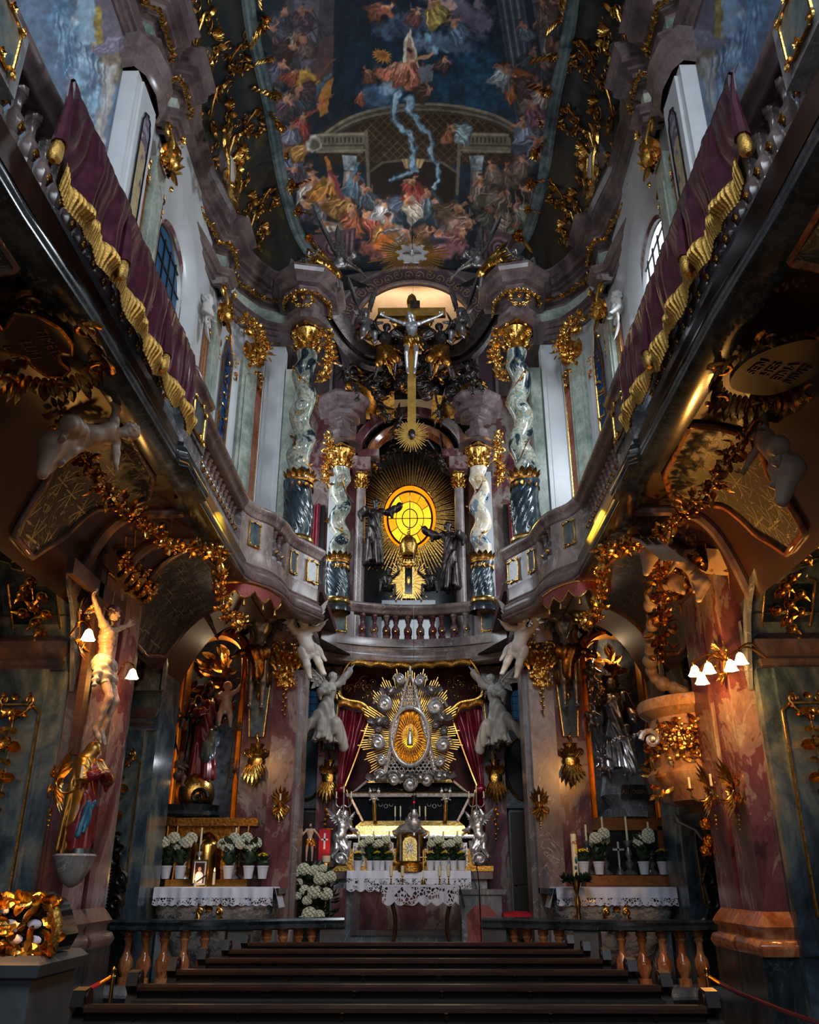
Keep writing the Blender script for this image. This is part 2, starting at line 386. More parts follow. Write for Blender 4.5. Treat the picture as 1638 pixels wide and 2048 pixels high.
# ---------------------------------------------------------------- bodies: smooth-union field + surface nets
def surface_nets(F, o, h):
    S = F < 0; nx, ny, nz = F.shape
    c = np.zeros((nx-1, ny-1, nz-1), int)
    cs = [(i, j, k) for i in (0, 1) for j in (0, 1) for k in (0, 1)]
    sl = lambda i, n: slice(i, n-1+i)
    for (i, j, k) in cs: c += S[sl(i, nx), sl(j, ny), sl(k, nz)]
    A = (c > 0) & (c < 8); idx = -np.ones(A.shape, int); I = np.argwhere(A); idx[A] = np.arange(len(I))
    acc = np.zeros((len(I), 3)); cnt = np.zeros(len(I))
    for a in range(3):
        for (p, q) in ((0, 0), (0, 1), (1, 0), (1, 1)):
            o0 = [0, 0, 0]; o1 = [0, 0, 0]; r = [x for x in range(3) if x != a]
            o0[r[0]] = o1[r[0]] = p; o0[r[1]] = o1[r[1]] = q; o1[a] = 1
            i0 = I+o0; i1 = I+o1
            f0 = F[i0[:, 0], i0[:, 1], i0[:, 2]]; f1 = F[i1[:, 0], i1[:, 1], i1[:, 2]]
            m = (f0 < 0) != (f1 < 0); t = np.where(m, f0/np.where(m, f0-f1, 1), 0)
            pt = np.tile(np.array(o0, float), (len(I), 1)); pt[:, a] += t
            acc[m] += pt[m]; cnt += m
    V = o+h*(I+acc/np.maximum(cnt, 1)[:, None]); Q = []
    for a in range(3):
        r = [(a+1) % 3, (a+2) % 3]
        s0 = [slice(None)]*3; s1 = [slice(None)]*3; s0[a] = slice(0, -1); s1[a] = slice(1, None)
        m = S[tuple(s0)] != S[tuple(s1)]; E_ = np.argwhere(m)
        ok = (E_[:, r[0]] > 0) & (E_[:, r[1]] > 0)
        for x in r: ok &= E_[:, x] < F.shape[x]-1
        E_ = E_[ok]; fl = S[E_[:, 0], E_[:, 1], E_[:, 2]]
        q = []
        for (p, z) in ((-1, -1), (0, -1), (0, 0), (-1, 0)):
            e = E_.copy(); e[:, r[0]] += p; e[:, r[1]] += z; q.append(idx[e[:, 0], e[:, 1], e[:, 2]])
        q = np.stack(q, 1); q[~fl] = q[~fl][:, ::-1]; Q.append(q)
    return V, np.concatenate(Q)
def field(prims, vox, disp=None, pad=.05):
    lo = np.full(3, 1e9); hi = -lo
    bb = []
    for p in prims:
        if p[0] == 'c':
            a, b, ra, rb = V3(p[1]), V3(p[2]), p[3], p[4]; r = max(ra, rb)
            l, u = np.minimum(a, b)-r, np.maximum(a, b)+r
        else:
            c = V3(p[1]); r = max(p[2]) if p[0] == 'e' else p[2]; l, u = c-r, c+r
        bb.append((l, u))
        if p[0] != 's': lo = np.minimum(lo, l); hi = np.maximum(hi, u)
    lo -= pad; hi += pad; n = np.ceil((hi-lo)/vox).astype(int)+1
    F = np.full(n, .3, np.float32)
    for p, (l, u) in zip(prims, bb):
        k = p[-1] if (p[0] == 'c' and len(p) == 6) or (p[0] == 'e' and len(p) == 5) else .03
        i0 = np.clip(((l-.07-k-lo)/vox).astype(int), 0, n); i1 = np.clip(((u+.07+k-lo)/vox).astype(int)+2, 0, n)
        if np.any(i1 <= i0): continue
        ax = [lo[d]+vox*np.arange(i0[d], i1[d]) for d in range(3)]
        X, Y, Z = np.meshgrid(*ax, indexing='ij'); sub = F[i0[0]:i1[0], i0[1]:i1[1], i0[2]:i1[2]]
        if p[0] == 'c':
            a, b = V3(p[1]), V3(p[2]); d = b-a; L = max(d@d, 1e-9)
            t = np.clip(((X-a[0])*d[0]+(Y-a[1])*d[1]+(Z-a[2])*d[2])/L, 0, 1)
            g = np.sqrt((X-a[0]-t*d[0])**2+(Y-a[1]-t*d[1])**2+(Z-a[2]-t*d[2])**2)-(p[3]+(p[4]-p[3])*t)
        elif p[0] == 'e':
            c = V3(p[1]); r = p[2]; q = np.stack([X-c[0], Y-c[1], Z-c[2]], -1)
            if p[3] is not None: q = q@np.asarray(p[3])      # columns = local axes
            q0 = np.linalg.norm(q/np.array(r), axis=-1); q1 = np.linalg.norm(q/np.array(r)**2, axis=-1)
            g = q0*(q0-1)/np.maximum(q1, 1e-6)
        else:
            g = np.sqrt((X-p[1][0])**2+(Y-p[1][1])**2+(Z-p[1][2])**2)-p[2]
            sub[:] = np.maximum(sub, -g); continue
        hh = np.clip(.5+.5*(sub-g)/k, 0, 1)
        sub[:] = sub*(1-hh)+g*hh-k*hh*(1-hh)
    if disp is not None:
        ax = [lo[d]+vox*np.arange(n[d]) for d in range(3)]
        X, Y, Z = np.meshgrid(*ax, indexing='ij'); F = F+disp(X, Y, Z)*(np.abs(F) < .1)
    return F, lo
def sdf_mb(prims, vox, disp=None, T=None, sc_=1):
    F, lo = field(prims, vox, disp); v, q = surface_nets(F, lo, vox)
    mb = MB(); mb.add(v*sc_, q.tolist()); return mb
def folds(amp=.016, fr=26, cx=0, cy=0, tw=3):
    def d(X, Y, Z):
        a = np.arctan2(Y-cy, X-cx); r = np.hypot(X-cx, Y-cy)
        return amp*np.sin(a*9+tw*Z+1.3*np.sin(3*Z+a*2))+amp*.5*np.sin(fr*(X*.8+Z*.35)+2*np.sin(5*Z))
    return d
def flow(amp=.016, d=(1, 0, .3), fr=34):      # folds that run across direction d
    d = nrm(d)
    def f(X, Y, Z):
        q = X*d[0]+Y*d[1]+Z*d[2]
        return amp*np.sin(fr*q+2.2*np.sin(4*Z+3*X)+1.5*np.sin(5*Y))
    return f
def curls(amp=.012, fr=75):
    return lambda X, Y, Z: amp*np.sin(fr*X)*np.sin(fr*Y+1)*np.sin(fr*Z+2)
def axes(spine, side):
    w_ = nrm(spine); u = nrm(V3(side)-w_*np.dot(side, w_)); f = np.cross(u, w_)*-1   # f = forward (-y for default)
    f = np.cross(w_, u); return u, -f*-1, w_
def human(pelvis=(0, 0, .95), spine=(0, 0, 1), side=(1, 0, 0), chest=None, head=(0, 0, 1), face=(0, -1, 0),
          aL=((-.3, 0, -1), (-.1, -.3, -1)), aR=((.3, 0, -1), (.1, -.3, -1)), lL=((-.1, 0, -1), (0, .05, -1)),
          lR=((.1, 0, -1), (0, .05, -1)), putto=False, fem=False, slim=1, fingers=True, grip=(0, 0), foot=(0, -1, -.1), hair='curl', beard=False):
    """skeleton -> primitives (units of a 1.75 m adult, facing -y). returns prims dict and joints"""
    P = V3(pelvis); w_ = nrm(spine); u = nrm(V3(side)-w_*np.dot(side, w_)); f = np.cross(w_, u); f = -f if f[1] > 0 and False else f
    f = np.cross(u, w_)          # side x up -> -y
    f = -f if False else f
    g = 1.28 if putto else 1.0; kk = .035 if not putto else .04
    tor = .82 if putto else 1; limb = .62 if putto else 1; lw = 1.18 if putto else slim
    J = {}; A = []
    w2 = nrm(chest) if chest is not None else w_; u2 = nrm(u-w2*np.dot(u, w2)); f2 = np.cross(u2, w2)
    B = P+w_*.20*tor; C = B+w2*.17*tor; NK = B+w2*.345*tor
    R = lambda a, b, c: np.stack([a, b, c], 1)
    A += [('e', P, (.155*lw, .11*g*slim, .12), R(u, f, w_), .05), ('c', P+w_*.05, B, .112*g*slim, .105*g*slim, .05),
          ('e', C, (.165*slim, .108*g, .175*tor), R(u2, f2, w2), .05)]
    if putto: A.append(('e', P+w_*.09+f*.03, (.14, .13, .13), R(u, f, w_), .05))
    for s in (-1, 1):
        A.append(('e', C+w2*.05+s*u2*.07+f2*.06, (.07, .05, .05 if not fem else .06), R(u2, f2, w2), .03))
        A.append(('e', P-w_*.06+s*u*.07-f*.05, (.08, .075, .08), R(u, f, w_), .03))
    sh = .175 if not fem else .155
    sh = .15 if putto else sh
    for nm_, s, arm in (('L', -1, aL), ('R', 1, aR)):
        S_ = B+w2*.285*tor+s*u2*sh; d1, d2 = nrm(arm[0]), nrm(arm[1]); S_ = S_+w2*.05*max(0, d1@w2)
        e = S_+d1*.285*limb; h_ = e+d2*.25*limb
        A += [('c', NK-w2*.06, S_, .06*g, .062*g), ('c', S_, e, .056*lw*g if not putto else .062, .040*lw*g if not putto else .055),
              ('c', e, h_, .043*lw*g if not putto else .056, .027*g if not putto else .042)]
        d3 = nrm(arm[2]) if len(arm) > 2 else d2; hl = .085 if not putto else .07
        pn = nrm(arm[3]) if len(arm) > 3 else nrm(np.cross(d3, (0, 1, 0)) if abs(d3[1]) < .9 else (1, 0, 0))
        pn = nrm(pn-d3*np.dot(pn, d3)); ac = np.cross(d3, pn); pm = h_+d3*hl*.55
        A.append(('e', pm, (.043, .020, .05), R(ac, pn, d3), .015))
        if fingers:
            gr = grip[0] if s < 0 else grip[1]
            for i, (o_, ln) in enumerate(((-.032, .062), (-.011, .075), (.011, .070), (.032, .055))):
                k0 = pm+d3*.036+ac*o_; dd = nrm(d3+pn*gr*.9); k1 = k0+dd*ln*.55; k2 = k1+nrm(d3*(1-gr)+pn*gr*1.6+ac*o_*2)*ln*.5
                A += [('c', k0, k1, .0115, .0105, .008), ('c', k1, k2, .0105, .009, .006)]
            t0 = pm-ac*.035*s-d3*.015; t1 = t0+nrm(-ac*s*.8+d3*.7+pn*.3)*.045; A += [('c', t0, t1, .013, .011, .01), ('c', t1, t1+nrm(d3+pn*.5)*.03, .011, .009, .008)]
        J['sh'+nm_], J['el'+nm_], J['ha'+nm_] = S_, e, pm
    for nm_, s, leg in (('L', -1, lL), ('R', 1, lR)):
        H_ = P-w_*.05+s*u*.092; d1, d2 = nrm(leg[0]), nrm(leg[1]); k = H_+d1*.43*limb; a = k+d2*.42*limb
        t0, t1, t2, t3 = (.088*lw, .056*lw, .052*lw, .033) if not putto else (.092, .074, .07, .046)
        cal = nrm(-np.cross(np.cross(d2, f), d2)) if abs(d2@f) < .95 else V3((0, 1, 0))
        A += [('c', H_, k, t0, t1, kk), ('c', k, a, t2, t3, kk), ('c', k+d2*.06*limb+cal*.018, k+d2*.2*limb+cal*.014, t2*.8, t3, .03)]
        fd = nrm(leg[2]) if len(leg) > 2 else nrm(foot)
        fl = .15 if not putto else .10
        A += [('c', a-fd*.03, a+fd*fl*.6, .036, .034, .02), ('c', a+fd*fl*.55, a+fd*fl*1.05, .034, .022, .02)]
        if not putto:
            sd = nrm(np.cross(fd, w_))
            for q in range(5):
                b0 = a+fd*fl*.95+sd*(.026-.013*q); A.append(('c', b0, b0+fd*(.04-.004*abs(q-(1 if s > 0 else 3))), .0095, .009, .006))
        J['hi'+nm_], J['kn'+nm_], J['an'+nm_] = H_, k, a
    hd = nrm(head); fc = nrm(V3(face)-hd*np.dot(face, hd)); sd = np.cross(hd, fc)
    hs = 1.3 if putto else 1
    HC = NK+hd*(.145 if not putto else .15); Hr = R(sd, fc, hd)
    A += [('c', NK-w2*.03, HC-hd*.05, .056, .052 if not putto else .06, .02),
          ('e', HC+hd*.02*hs-fc*.012, (.076*hs, .094*hs, .098*hs), Hr, .02), ('e', HC-hd*.045*hs+fc*.03, (.055*hs, .058*hs, .068*hs), Hr, .025),
          ('c', HC+hd*.022*hs+fc*.082*hs, HC-hd*.02*hs+fc*.104*hs, .009, .013, .008), ('e', HC-hd*.052*hs+fc*.082*hs, (.022, .010, .006), Hr, .006),
          ('e', HC-hd*.064*hs+fc*.078*hs, (.018, .011, .007), Hr, .006), ('e', HC-hd*.092*hs+fc*.068*hs, (.02, .018, .014), Hr, .01)]
    for s in (-1, 1):
        A += [('e', HC+hd*.03*hs+fc*.084*hs+s*sd*.03*hs, (.022, .008, .007), Hr, .008), ('e', HC-hd*.01+s*sd*.074*hs, (.01, .02, .028), Hr, .006)]
        A.append(('s', HC+hd*.012*hs+fc*.096*hs+s*sd*.03*hs, .0135*hs)); A.append(('e', HC+hd*.012*hs+fc*.076*hs+s*sd*.03*hs, (.014, .012, .009), Hr, .004))
        if putto: A.append(('e', HC-hd*.03*hs+fc*.06*hs+s*sd*.035, (.03, .03, .03), Hr, .02))
    H = [('e', HC+hd*.038*hs-fc*.026, (.084*hs, .098*hs, .098*hs), Hr, .02)]
    if hair == 'long': 
        for s in (-1, 1): H += [('c', HC+hd*.03+s*sd*.07-fc*.01, HC-hd*.13+s*sd*.075-fc*.02, .035, .028), ('c', HC-hd*.11+s*sd*.07, HC-hd*.2+s*sd*.09+fc*.02, .028, .012)]
        H.append(('c', HC-fc*.06, HC-hd*.18-fc*.07, .06, .04))
    if hair == 'curl':
        for i in range(24):
            t = i*2.4; z = .95-i*.065; rr = math.sqrt(max(.05, 1-z*z*.9))
            q = HC+hd*(.03+.085*z)*hs+(sd*math.cos(t)*.085*rr-fc*(.02+math.sin(t)*.085*rr))*hs
            if (q-HC)@fc < .06: H.append(('e', q, (.034, .034, .034), None, .008))
    Bd = []
    if beard: Bd = [('c', HC-hd*.07+fc*.06, HC-hd*.14+fc*.065, .042, .016), ('c', HC-hd*.06+fc*.05+sd*.04, HC-hd*.11+fc*.06, .02, .03), ('c', HC-hd*.06+fc*.05-sd*.04, HC-hd*.11+fc*.06, .02, .03)]
    J.update(P=P, C=C, NK=NK, HC=HC, hd=hd, fc=fc, sd=sd, f=f, f2=f2, u=u, u2=u2, w=w_, w2=w2, B=B)
    return A, H+Bd, J
def fig_part(name, prims, mat, root, T, vox, disp=None):
    """T: (origin, scale, 3x3)"""
    F, lo = field(prims, vox, disp); v, q = surface_nets(F, lo, vox)
    O, s, Rm = T; v = (v*s)@np.asarray(Rm).T+V3(O)
    mb = MB(); mb.add(v, q.tolist()); return mb.build(name, mat, root, smooth=75)
def rotm(rz=0, rx=0, ry=0): return np.array(Matrix.Rotation(rz, 3, 'Z')@Matrix.Rotation(rx, 3, 'X')@Matrix.Rotation(ry, 3, 'Y'))
def wing(name, root, T, base, out, up, L, mat, nrm_=(0, 1, 0), fan=1.15, rows=3):
    """feathered wing: overlapping rows of long blades, on a rounded arm"""
    O, s, Rm = T; Rm = np.asarray(Rm); tr = lambda p: (V3(p)*s)@Rm.T+V3(O); td = lambda d: V3(d)@Rm.T
    mb = MB(); base = V3(base); out = nrm(out); up = nrm(up); nn = nrm(nrm_)
    arm = [base, base+out*L*.18+up*L*.30, base+out*L*.42+up*L*.45, base+out*L*.62+up*L*.42]
    mb.tube([tr(p) for p in arm], [.05*L*s*1.2, .055*L*s, .045*L*s, .02*L*s], 7, flat=.6)
    ap = lambda t: sum(V3(p)*c for p, c in zip(arm, ((1-t)**3, 3*t*(1-t)**2, 3*t*t*(1-t), t**3)))
    for r_ in range(rows):
        n = (11, 12, 12)[r_]; LL = (.60, .40, .22)[r_]*L; off = nn*(-.018*r_-.005)*L
        for i in range(n):
            t = i/(n-1); p = ap(.05+.93*t)+off
            a = -1.35+fan*1.3*t; d = out*math.cos(a)*.9+up*math.sin(a)
            d = nrm(-up*(1-t)*1.1+out*(.25+t*.9)+up*t*.55*fan)
            l = LL*(.62+.5*t-.25*abs(t-.75))
            mb.leaf(tr(p), td(d), td(-nn), l*s, .155*L*s*(1-.12*r_), .15, 4, .2)
    return mb.build(name, mat, root, smooth=35)
# ================================================================ large structure
def mirror(mb):
    m = MB(); m.v = [v*np.array([-1, 1, 1]) for v in mb.v]; m.n = mb.n; m.f = [f[::-1] for f in mb.f]; return m
def bez(ps, n=14):          # Catmull-Rom through points
    P = [V3(p) for p in ps]; P = [2*P[0]-P[1]]+P+[2*P[-1]-P[-2]]; out = []
    for i in range(1, len(P)-2):
        for k in range(n):
            t = k/n; a, b, c, d = P[i-1:i+3]
            out.append(.5*((2*b)+(-a+c)*t+(2*a-5*b+4*c-d)*t*t+(-a+3*b-3*c+d)*t**3))
    return out+[P[-2]]
def resample(path, n):
    P = np.array(path, float); s = np.r_[0, np.cumsum(np.linalg.norm(np.diff(P, axis=0), axis=1))]
    u = np.linspace(0, s[-1], n); return np.stack([np.interp(u, s, P[:, k]) for k in range(P.shape[1])], 1)
YB = -3.0
fl = MB().bb(-5.6, 5.6, YB, 20, -.1, 0); struct('floor', fl, 'floor')
st = MB()
for i, (y0, z) in enumerate(((14.0, .14), (14.35, .28), (14.7, .42))): st.bb(-2.0, 2.0, y0, 19, z-.14, z)
struct('trim_1', st, 'marble_dark')        # altar steps
# --- lower nave walls: X=-3.9 pier fronts, arched recesses behind
WX, RX, UX = -3.92, -4.75, -3.85
UPW = [(-3.85, 13.2), (-3.8, 13.8), (-3.62, 14.45), (-3.3, 15.0), (-3.12, 15.25)]
def arch_outline(y0, y1, zi, rz, n=18):
    yc = (y0+y1)/2; r = (y1-y0)/2
    return [(yc+r*math.cos(PI-PI*i/n), zi+rz*math.sin(PI*i/n)) for i in range(n+1)]
def arch_wall(mb, y0, y1, a0, a1, zi, rz, x0, x1, z1=5.75):
    """wall slab from y0..y1 with arched opening a0..a1; front x0, recess back x1"""
    o = arch_outline(a0, a1, zi, rz); pts = [(a0, 0)]+o+[(a1, 0)]
    top = [(y, z1) for y, z in pts]; top[0] = (a0, z1)
    P = np.array([[(x0, y, z) for y, z in pts], [(x0, y, z1) for y, z in pts]]); mb.grid(P[::-1])
    mb.grid(np.array([[(x0, y, z) for y, z in pts], [(x1, y, z) for y, z in pts]]))
    for (u, v) in ((y0, a0), (a1, y1)):
        if v-u > .01: mb.grid(np.array([[(x0, u, 0), (x0, v, 0)], [(x0, u, z1), (x0, v, z1)]])[::-1])
A1 = (5.3, 9.6, 4.2, 2.0*.62); A2 = (11.9, 13.35, 4.75, .95)
for s, nm_ in ((-1, 'wall_left'), (1, 'wall_right')):
    mb = MB(); arch_wall(mb, YB, 9.7, 4.0, 9.68, 3.95, 1.45, WX, RX); arch_wall(mb, 9.7, 14.3, 11.95, 13.3, 4.7, 1.0, WX, RX-.05)
    mb.bb(RX-.2, RX, YB, 9.7, 0, 5.8); mb.bb(RX-.35, RX-.1, 9.6, 18.8, 0, 5.8)
    if s > 0: mb = mirror(mb)
    wl = struct(nm_, mb, 'marble_blue')
    # inner faces of the wall above the gallery
    up = MB()
    def strip(y0, y1, z0=5.7, z1=13.6, x=UX): up.grid(np.array([[(x, y0, z0), (x, y1, z0)], [(x, y0, z1), (x, y1, z1)]])[::-1])
    strip(YB, 2.6); strip(4.6, 10.2); strip(12.5, 13.2)
    cv = resample(UPW, 12); up.grid(np.array([[(x, y, 5.7) for x, y in cv], [(x, y, 13.6) for x, y in cv]])[::-1])
    for a, b, zi in ((2.6, 4.6, 10.85), (10.2, 12.5, 10.85)):
        pts = [(a, 8.1)]+arch_outline(a, b, zi, (b-a)/2)+[(b, 8.1)]
        up.grid(np.array([[(UX, y, z) for y, z in pts], [(UX, y, 13.6) for y, z in pts]])[::-1])
        rows = []
        for t in np.linspace(0, 1, 8):
            k = 1-.30*math.sin(t*PI/2)**1.2; rows.append([(UX-.26*(1-math.cos(t*PI/2)), (a+b)/2+(y-(a+b)/2)*k, 9.6+(z-9.6)*(k*.6+.4)) for y, z in pts])
        up.grid(np.array(rows))
        up.grid(np.array([[(UX, a, 5.7), (UX, b, 5.7)], [(UX, a, 8.1), (UX, b, 8.1)]])[::-1])
        up.grid(np.array([[(UX, a, 8.1), (UX, b, 8.1)], [(UX-.26, a+.2, 8.7), (UX-.26, b-.2, 8.7)]])[::-1])
    up2 = up if s < 0 else mirror(up)
    o = up2.build('upper_wall', 'plaster', wl)
# --- end wall with the lit niche behind the glory, and choir side walls
bw = MB()
bw.bb(-5.2, -1.85, 18.6, 18.8, 0, 5.75); bw.bb(1.85, 5.2, 18.6, 18.8, 0, 5.75); bw.bb(-1.85, 1.85, 18.6, 18.8, 0, 5.75)
bw.bb(-4.3, -1.42, 18.5, 18.8, 5.7, 15.6); bw.bb(1.42, 4.3, 18.5, 18.8, 5.7, 15.6)
bw.bb(-1.5, 1.5, 20.35, 20.5, 5.7, 12.4)
for s in (-1, 1): bw.bb(s*1.42-.02, s*1.42+.02, 18.6, 20.4, 5.7, 12.4)
struct('wall_back', bw, 'marble_red')
def archband(mb, r0, r1, y, y2, zc, zs, n=28, k=.92):
    a = [(r0*math.cos(PI*i/n), zc+k*r0*math.sin(PI*i/n)) for i in range(n+1)]; b = [(r1*math.cos(PI*i/n), zc+k*r1*math.sin(PI*i/n)) for i in range(n+1)]
    a = [(r0, zs)]+a+[(-r0, zs)]; b = [(r1, zs)]+b+[(-r1, zs)]
    mb.grid(np.array([[(x, y, z) for x, z in a], [(x, y, z) for x, z in b]])[::-1])
    mb.grid(np.array([[(x, y2, z) for x, z in a], [(x, y, z) for x, z in a]])[::-1])
ab = MB(); archband(ab, 1.62, 2.05, 18.42, 18.62, 14.55, 12.6, k=.98); struct('trim_2', ab, 'mauve_paint')
ab = MB(); archband(ab, 2.05, 2.12, 18.36, 18.45, 14.55, 12.6, k=.98); archband(ab, 1.58, 1.64, 18.36, 18.45, 14.55, 12.6, k=.97); struct('trim_3', ab, 'marble_mauve')
ab = MB(); archband(ab, 2.12, 4.6, 18.44, 18.5, 14.55, 12.6, k=.98); ta = struct('trim_4', ab, 'marble_plum')
arab = MB()
for s in (-1, 1):                                  # painted arabesque of the arch, as thin raised gilding
    for i in range(9):
        a = PI/2-s*(.08+i*.155); c = (1.83*math.cos(a), 18.40, 14.55+.98*1.83*math.sin(a))
        U = (-math.sin(a), 0, math.cos(a)); W = (math.cos(a), 0, math.sin(a)); d = 1 if i % 2 else -1
        arab.scroll(c, U, V3(W)*d, .14, 1.1, .010, start=2.6, n=4); arab.scroll(V3(c)+V3(W)*.07*d, V3(U)*-1, V3(W)*-d, .09, 1.0, .008, start=2.6, n=4)
tag(arab.build('painted_arabesque', 'tan'), 'tan scroll tendrils on the mauve arch round the lit niche', 'ornament', kind='stuff')
nb = MB(); n = 16; rows = []
for i in range(n+1):
    a = PI*i/n; rows.append([(1.9*math.cos(a), 18.95+.25*math.sin(a), z) for z in (12.4, 13.4, 14.4, 15.4, 16.6)])
nb.grid(np.array(rows)); struct('wall_niche', nb, 'tan')
# --- choir: tall side openings with daylight behind
for s in (-1, 1):
    cw = MB()
    cw.bb(-4.35, -4.25, 15.0, 18.7, 5.7, 7.2); cw.bb(-4.35, -4.25, 15.0, 18.7, 11.2, 15.6); cw.bb(-4.35, -4.25, 17.6, 18.7, 7.2, 11.2)
    if s > 0: cw = mirror(cw)
    struct('wall_choir_left' if s < 0 else 'wall_choir_right', cw, 'plaster')
    wn = MB(); wn.bb(-4.62, -4.6, 14.9, 17.7, 7.0, 11.4); ms = MB()
    for k in range(1, 4): ms.bb(-4.58, -4.54, 15+2.6*k/4-.02, 15+2.6*k/4+.02, 7.2, 11.2)
    for k in range(1, 7): ms.bb(-4.58, -4.54, 15, 17.6, 7.2+4*k/7-.015, 7.2+4*k/7+.015)
    if s > 0: wn = mirror(wn); ms = mirror(ms)
    wo = struct('window_1' if s < 0 else 'window_2', wn, 'day_glass'); ms.build('glazing_bars', 'black', wo)
# nave windows
for s in (-1, 1):
    for j, (a, b) in enumerate(((10.55, 12.15), (2.9, 4.3))):
        g = MB(); o = arch_outline(a, b, 10.7, (b-a)/2, 14); g.prism([(y, z) for y, z in [(a, 8.6)]+o+[(b, 8.6)]], (UX-.25, 0, 0), (0, 1, 0), (0, 0, 1), -.02)
        br = MB()
        for k in range(1, 5): br.bb(UX-.24, UX-.22, a+(b-a)*k/5-.02, a+(b-a)*k/5+.02, 8.6, 11.3)
        for k in range(7): br.bb(UX-.24, UX-.22, a, b, 8.8+.40*k, 8.83+.40*k)
        if s > 0: g = mirror(g); br = mirror(br)
        wo = struct('window_%d' % (3+j+(s > 0)*2), g, 'blue_glass' if s < 0 else 'day_glass'); br.build('glazing_bars', 'black', wo)
        rv = MB(); rv.sweep([(0, -.02), (.12, -.02), (.14, .05), (.06, .10), (0, .06)], [(UX-.24, y, z) for y, z in [(a-.02, 8.6)]+arch_outline(a-.02, b+.02, 10.7, (b-a)/2+.02, 18)+[(b+.02, 8.6)]], B=(1, 0, 0), side=1)
        if s > 0: rv = mirror(rv)
        rv.build('window_frame', 'marble_red', wo)
# --- gallery slabs and their vaulted undersides
def under(x):     # height of the underside for |x|
    a = abs(x); t = min(max((a-2.62)/(3.95-2.62), 0), 1); return 5.60-1.15*t**3.2
for s in (-1, 1):
    g = MB(); xs = [-2.55, -2.75]+[-2.62-(3.95-2.62)*k/14 for k in range(2, 15)]
    ys = np.linspace(YB, 14.3, 30)
    g.grid(np.array([[(x, y, under(x)) for y in ys] for x in xs])[::-1])
    g.bb(-4.8, -2.5, YB, 14.5, 5.70, 5.95)
    if s > 0: g = mirror(g)
    struct('gallery_left' if s < 0 else 'gallery_right', g, 'vault_brown')
    g = MB(); g.bb(-4.9, -1.6, 14.3, 18.7, 6.15, 6.3)
    if s > 0: g = mirror(g)
    struct('trim_%d' % (5 if s < 0 else 6), g, 'velvet')
g = MB(); g.add([(-1.9, 18.7, 5.72), (-1.9, 16.9, 5.72), (-.9, 17.35, 5.72), (0, 17.5, 5.72), (.9, 17.35, 5.72), (1.9, 16.9, 5.72), (1.9, 18.7, 5.72)], [(0, 1, 2, 3, 4, 5, 6)])
g.add([(x, y, 5.95) for x, y in ((-1.9, 18.7), (-1.9, 16.9), (-.9, 17.35), (0, 17.5), (.9, 17.35), (1.9, 16.9), (1.9, 20.4), (-1.9, 20.4))], [(0, 1, 2, 3, 4, 5, 6, 7)])
struct('trim_7', g, 'vault_brown')
# --- cove between the upper cornice and the fresco frame
CXp = lambda y: 3.42+.06*math.sin(y*1.7)
def cove_pt(t, y, s=-1):      # t 0 (cornice) .. 1 (frame)
    fx = 2.88 if y < 16 else 2.88-.5*((y-16)/1.3)**2
    return V3((s*(4.1+(fx-4.1)*t**1.6), y, 13.6+2.35*math.sin(t*PI/2)))
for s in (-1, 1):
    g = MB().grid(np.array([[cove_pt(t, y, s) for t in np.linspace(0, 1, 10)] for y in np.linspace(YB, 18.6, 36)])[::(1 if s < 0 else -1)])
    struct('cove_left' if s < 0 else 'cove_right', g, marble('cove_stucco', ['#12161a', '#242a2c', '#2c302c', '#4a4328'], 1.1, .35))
# shell behind: keeps the daylight out where walls stand
g = MB(); g.bb(-6, 6, YB, 20.6, 18.2, 18.3); g.bb(-5.2, -5.1, YB, 20.6, 0, 18.2); g.bb(5.1, 5.2, YB, 20.6, 0, 18.2); g.bb(-5.2, 5.2, 20.55, 20.65, 0, 18.2); struct('wall_outer', g, 'dark_gap')
# ================================================================ galleries and balustrades
FASC = [(-.30, 5.55), (-.05, 5.55), (-.01, 5.58), (-.01, 5.62), (.0, 5.63), (.0, 5.68), (-.045, 5.69), (-.03, 5.75), (-.05, 5.82), (-.10, 5.86), (-.09, 5.90), (-.115, 5.92)]
PLIN = [(-.115, 5.92), (-.115, 6.13), (-.12, 6.14), (-.30, 6.14), (-.30, 5.92)]
RAIL = [(-.32, 6.66), (-.12, 6.66), (-.09, 6.69), (-.09, 6.72), (-.05, 6.76), (-.02, 6.80), (-.02, 6.84), (-.04, 6.87), (-.34, 6.87), (-.36, 6.83), (-.32, 6.74)]
BAL = [(.062, 0), (.062, .07), (.035, .075), (.045, .10), (.072, .17), (.066, .24), (.038, .29), (.030, .33), (.034, .40), (.052, .43), (.04, .45), (.055, .47), (.055, .52)]
def baluster_mb(x, y, z0=6.14, k=1.0):
    return MB().lathe([(r*k, z) for r, z in BAL], 8, (x, y, z0))
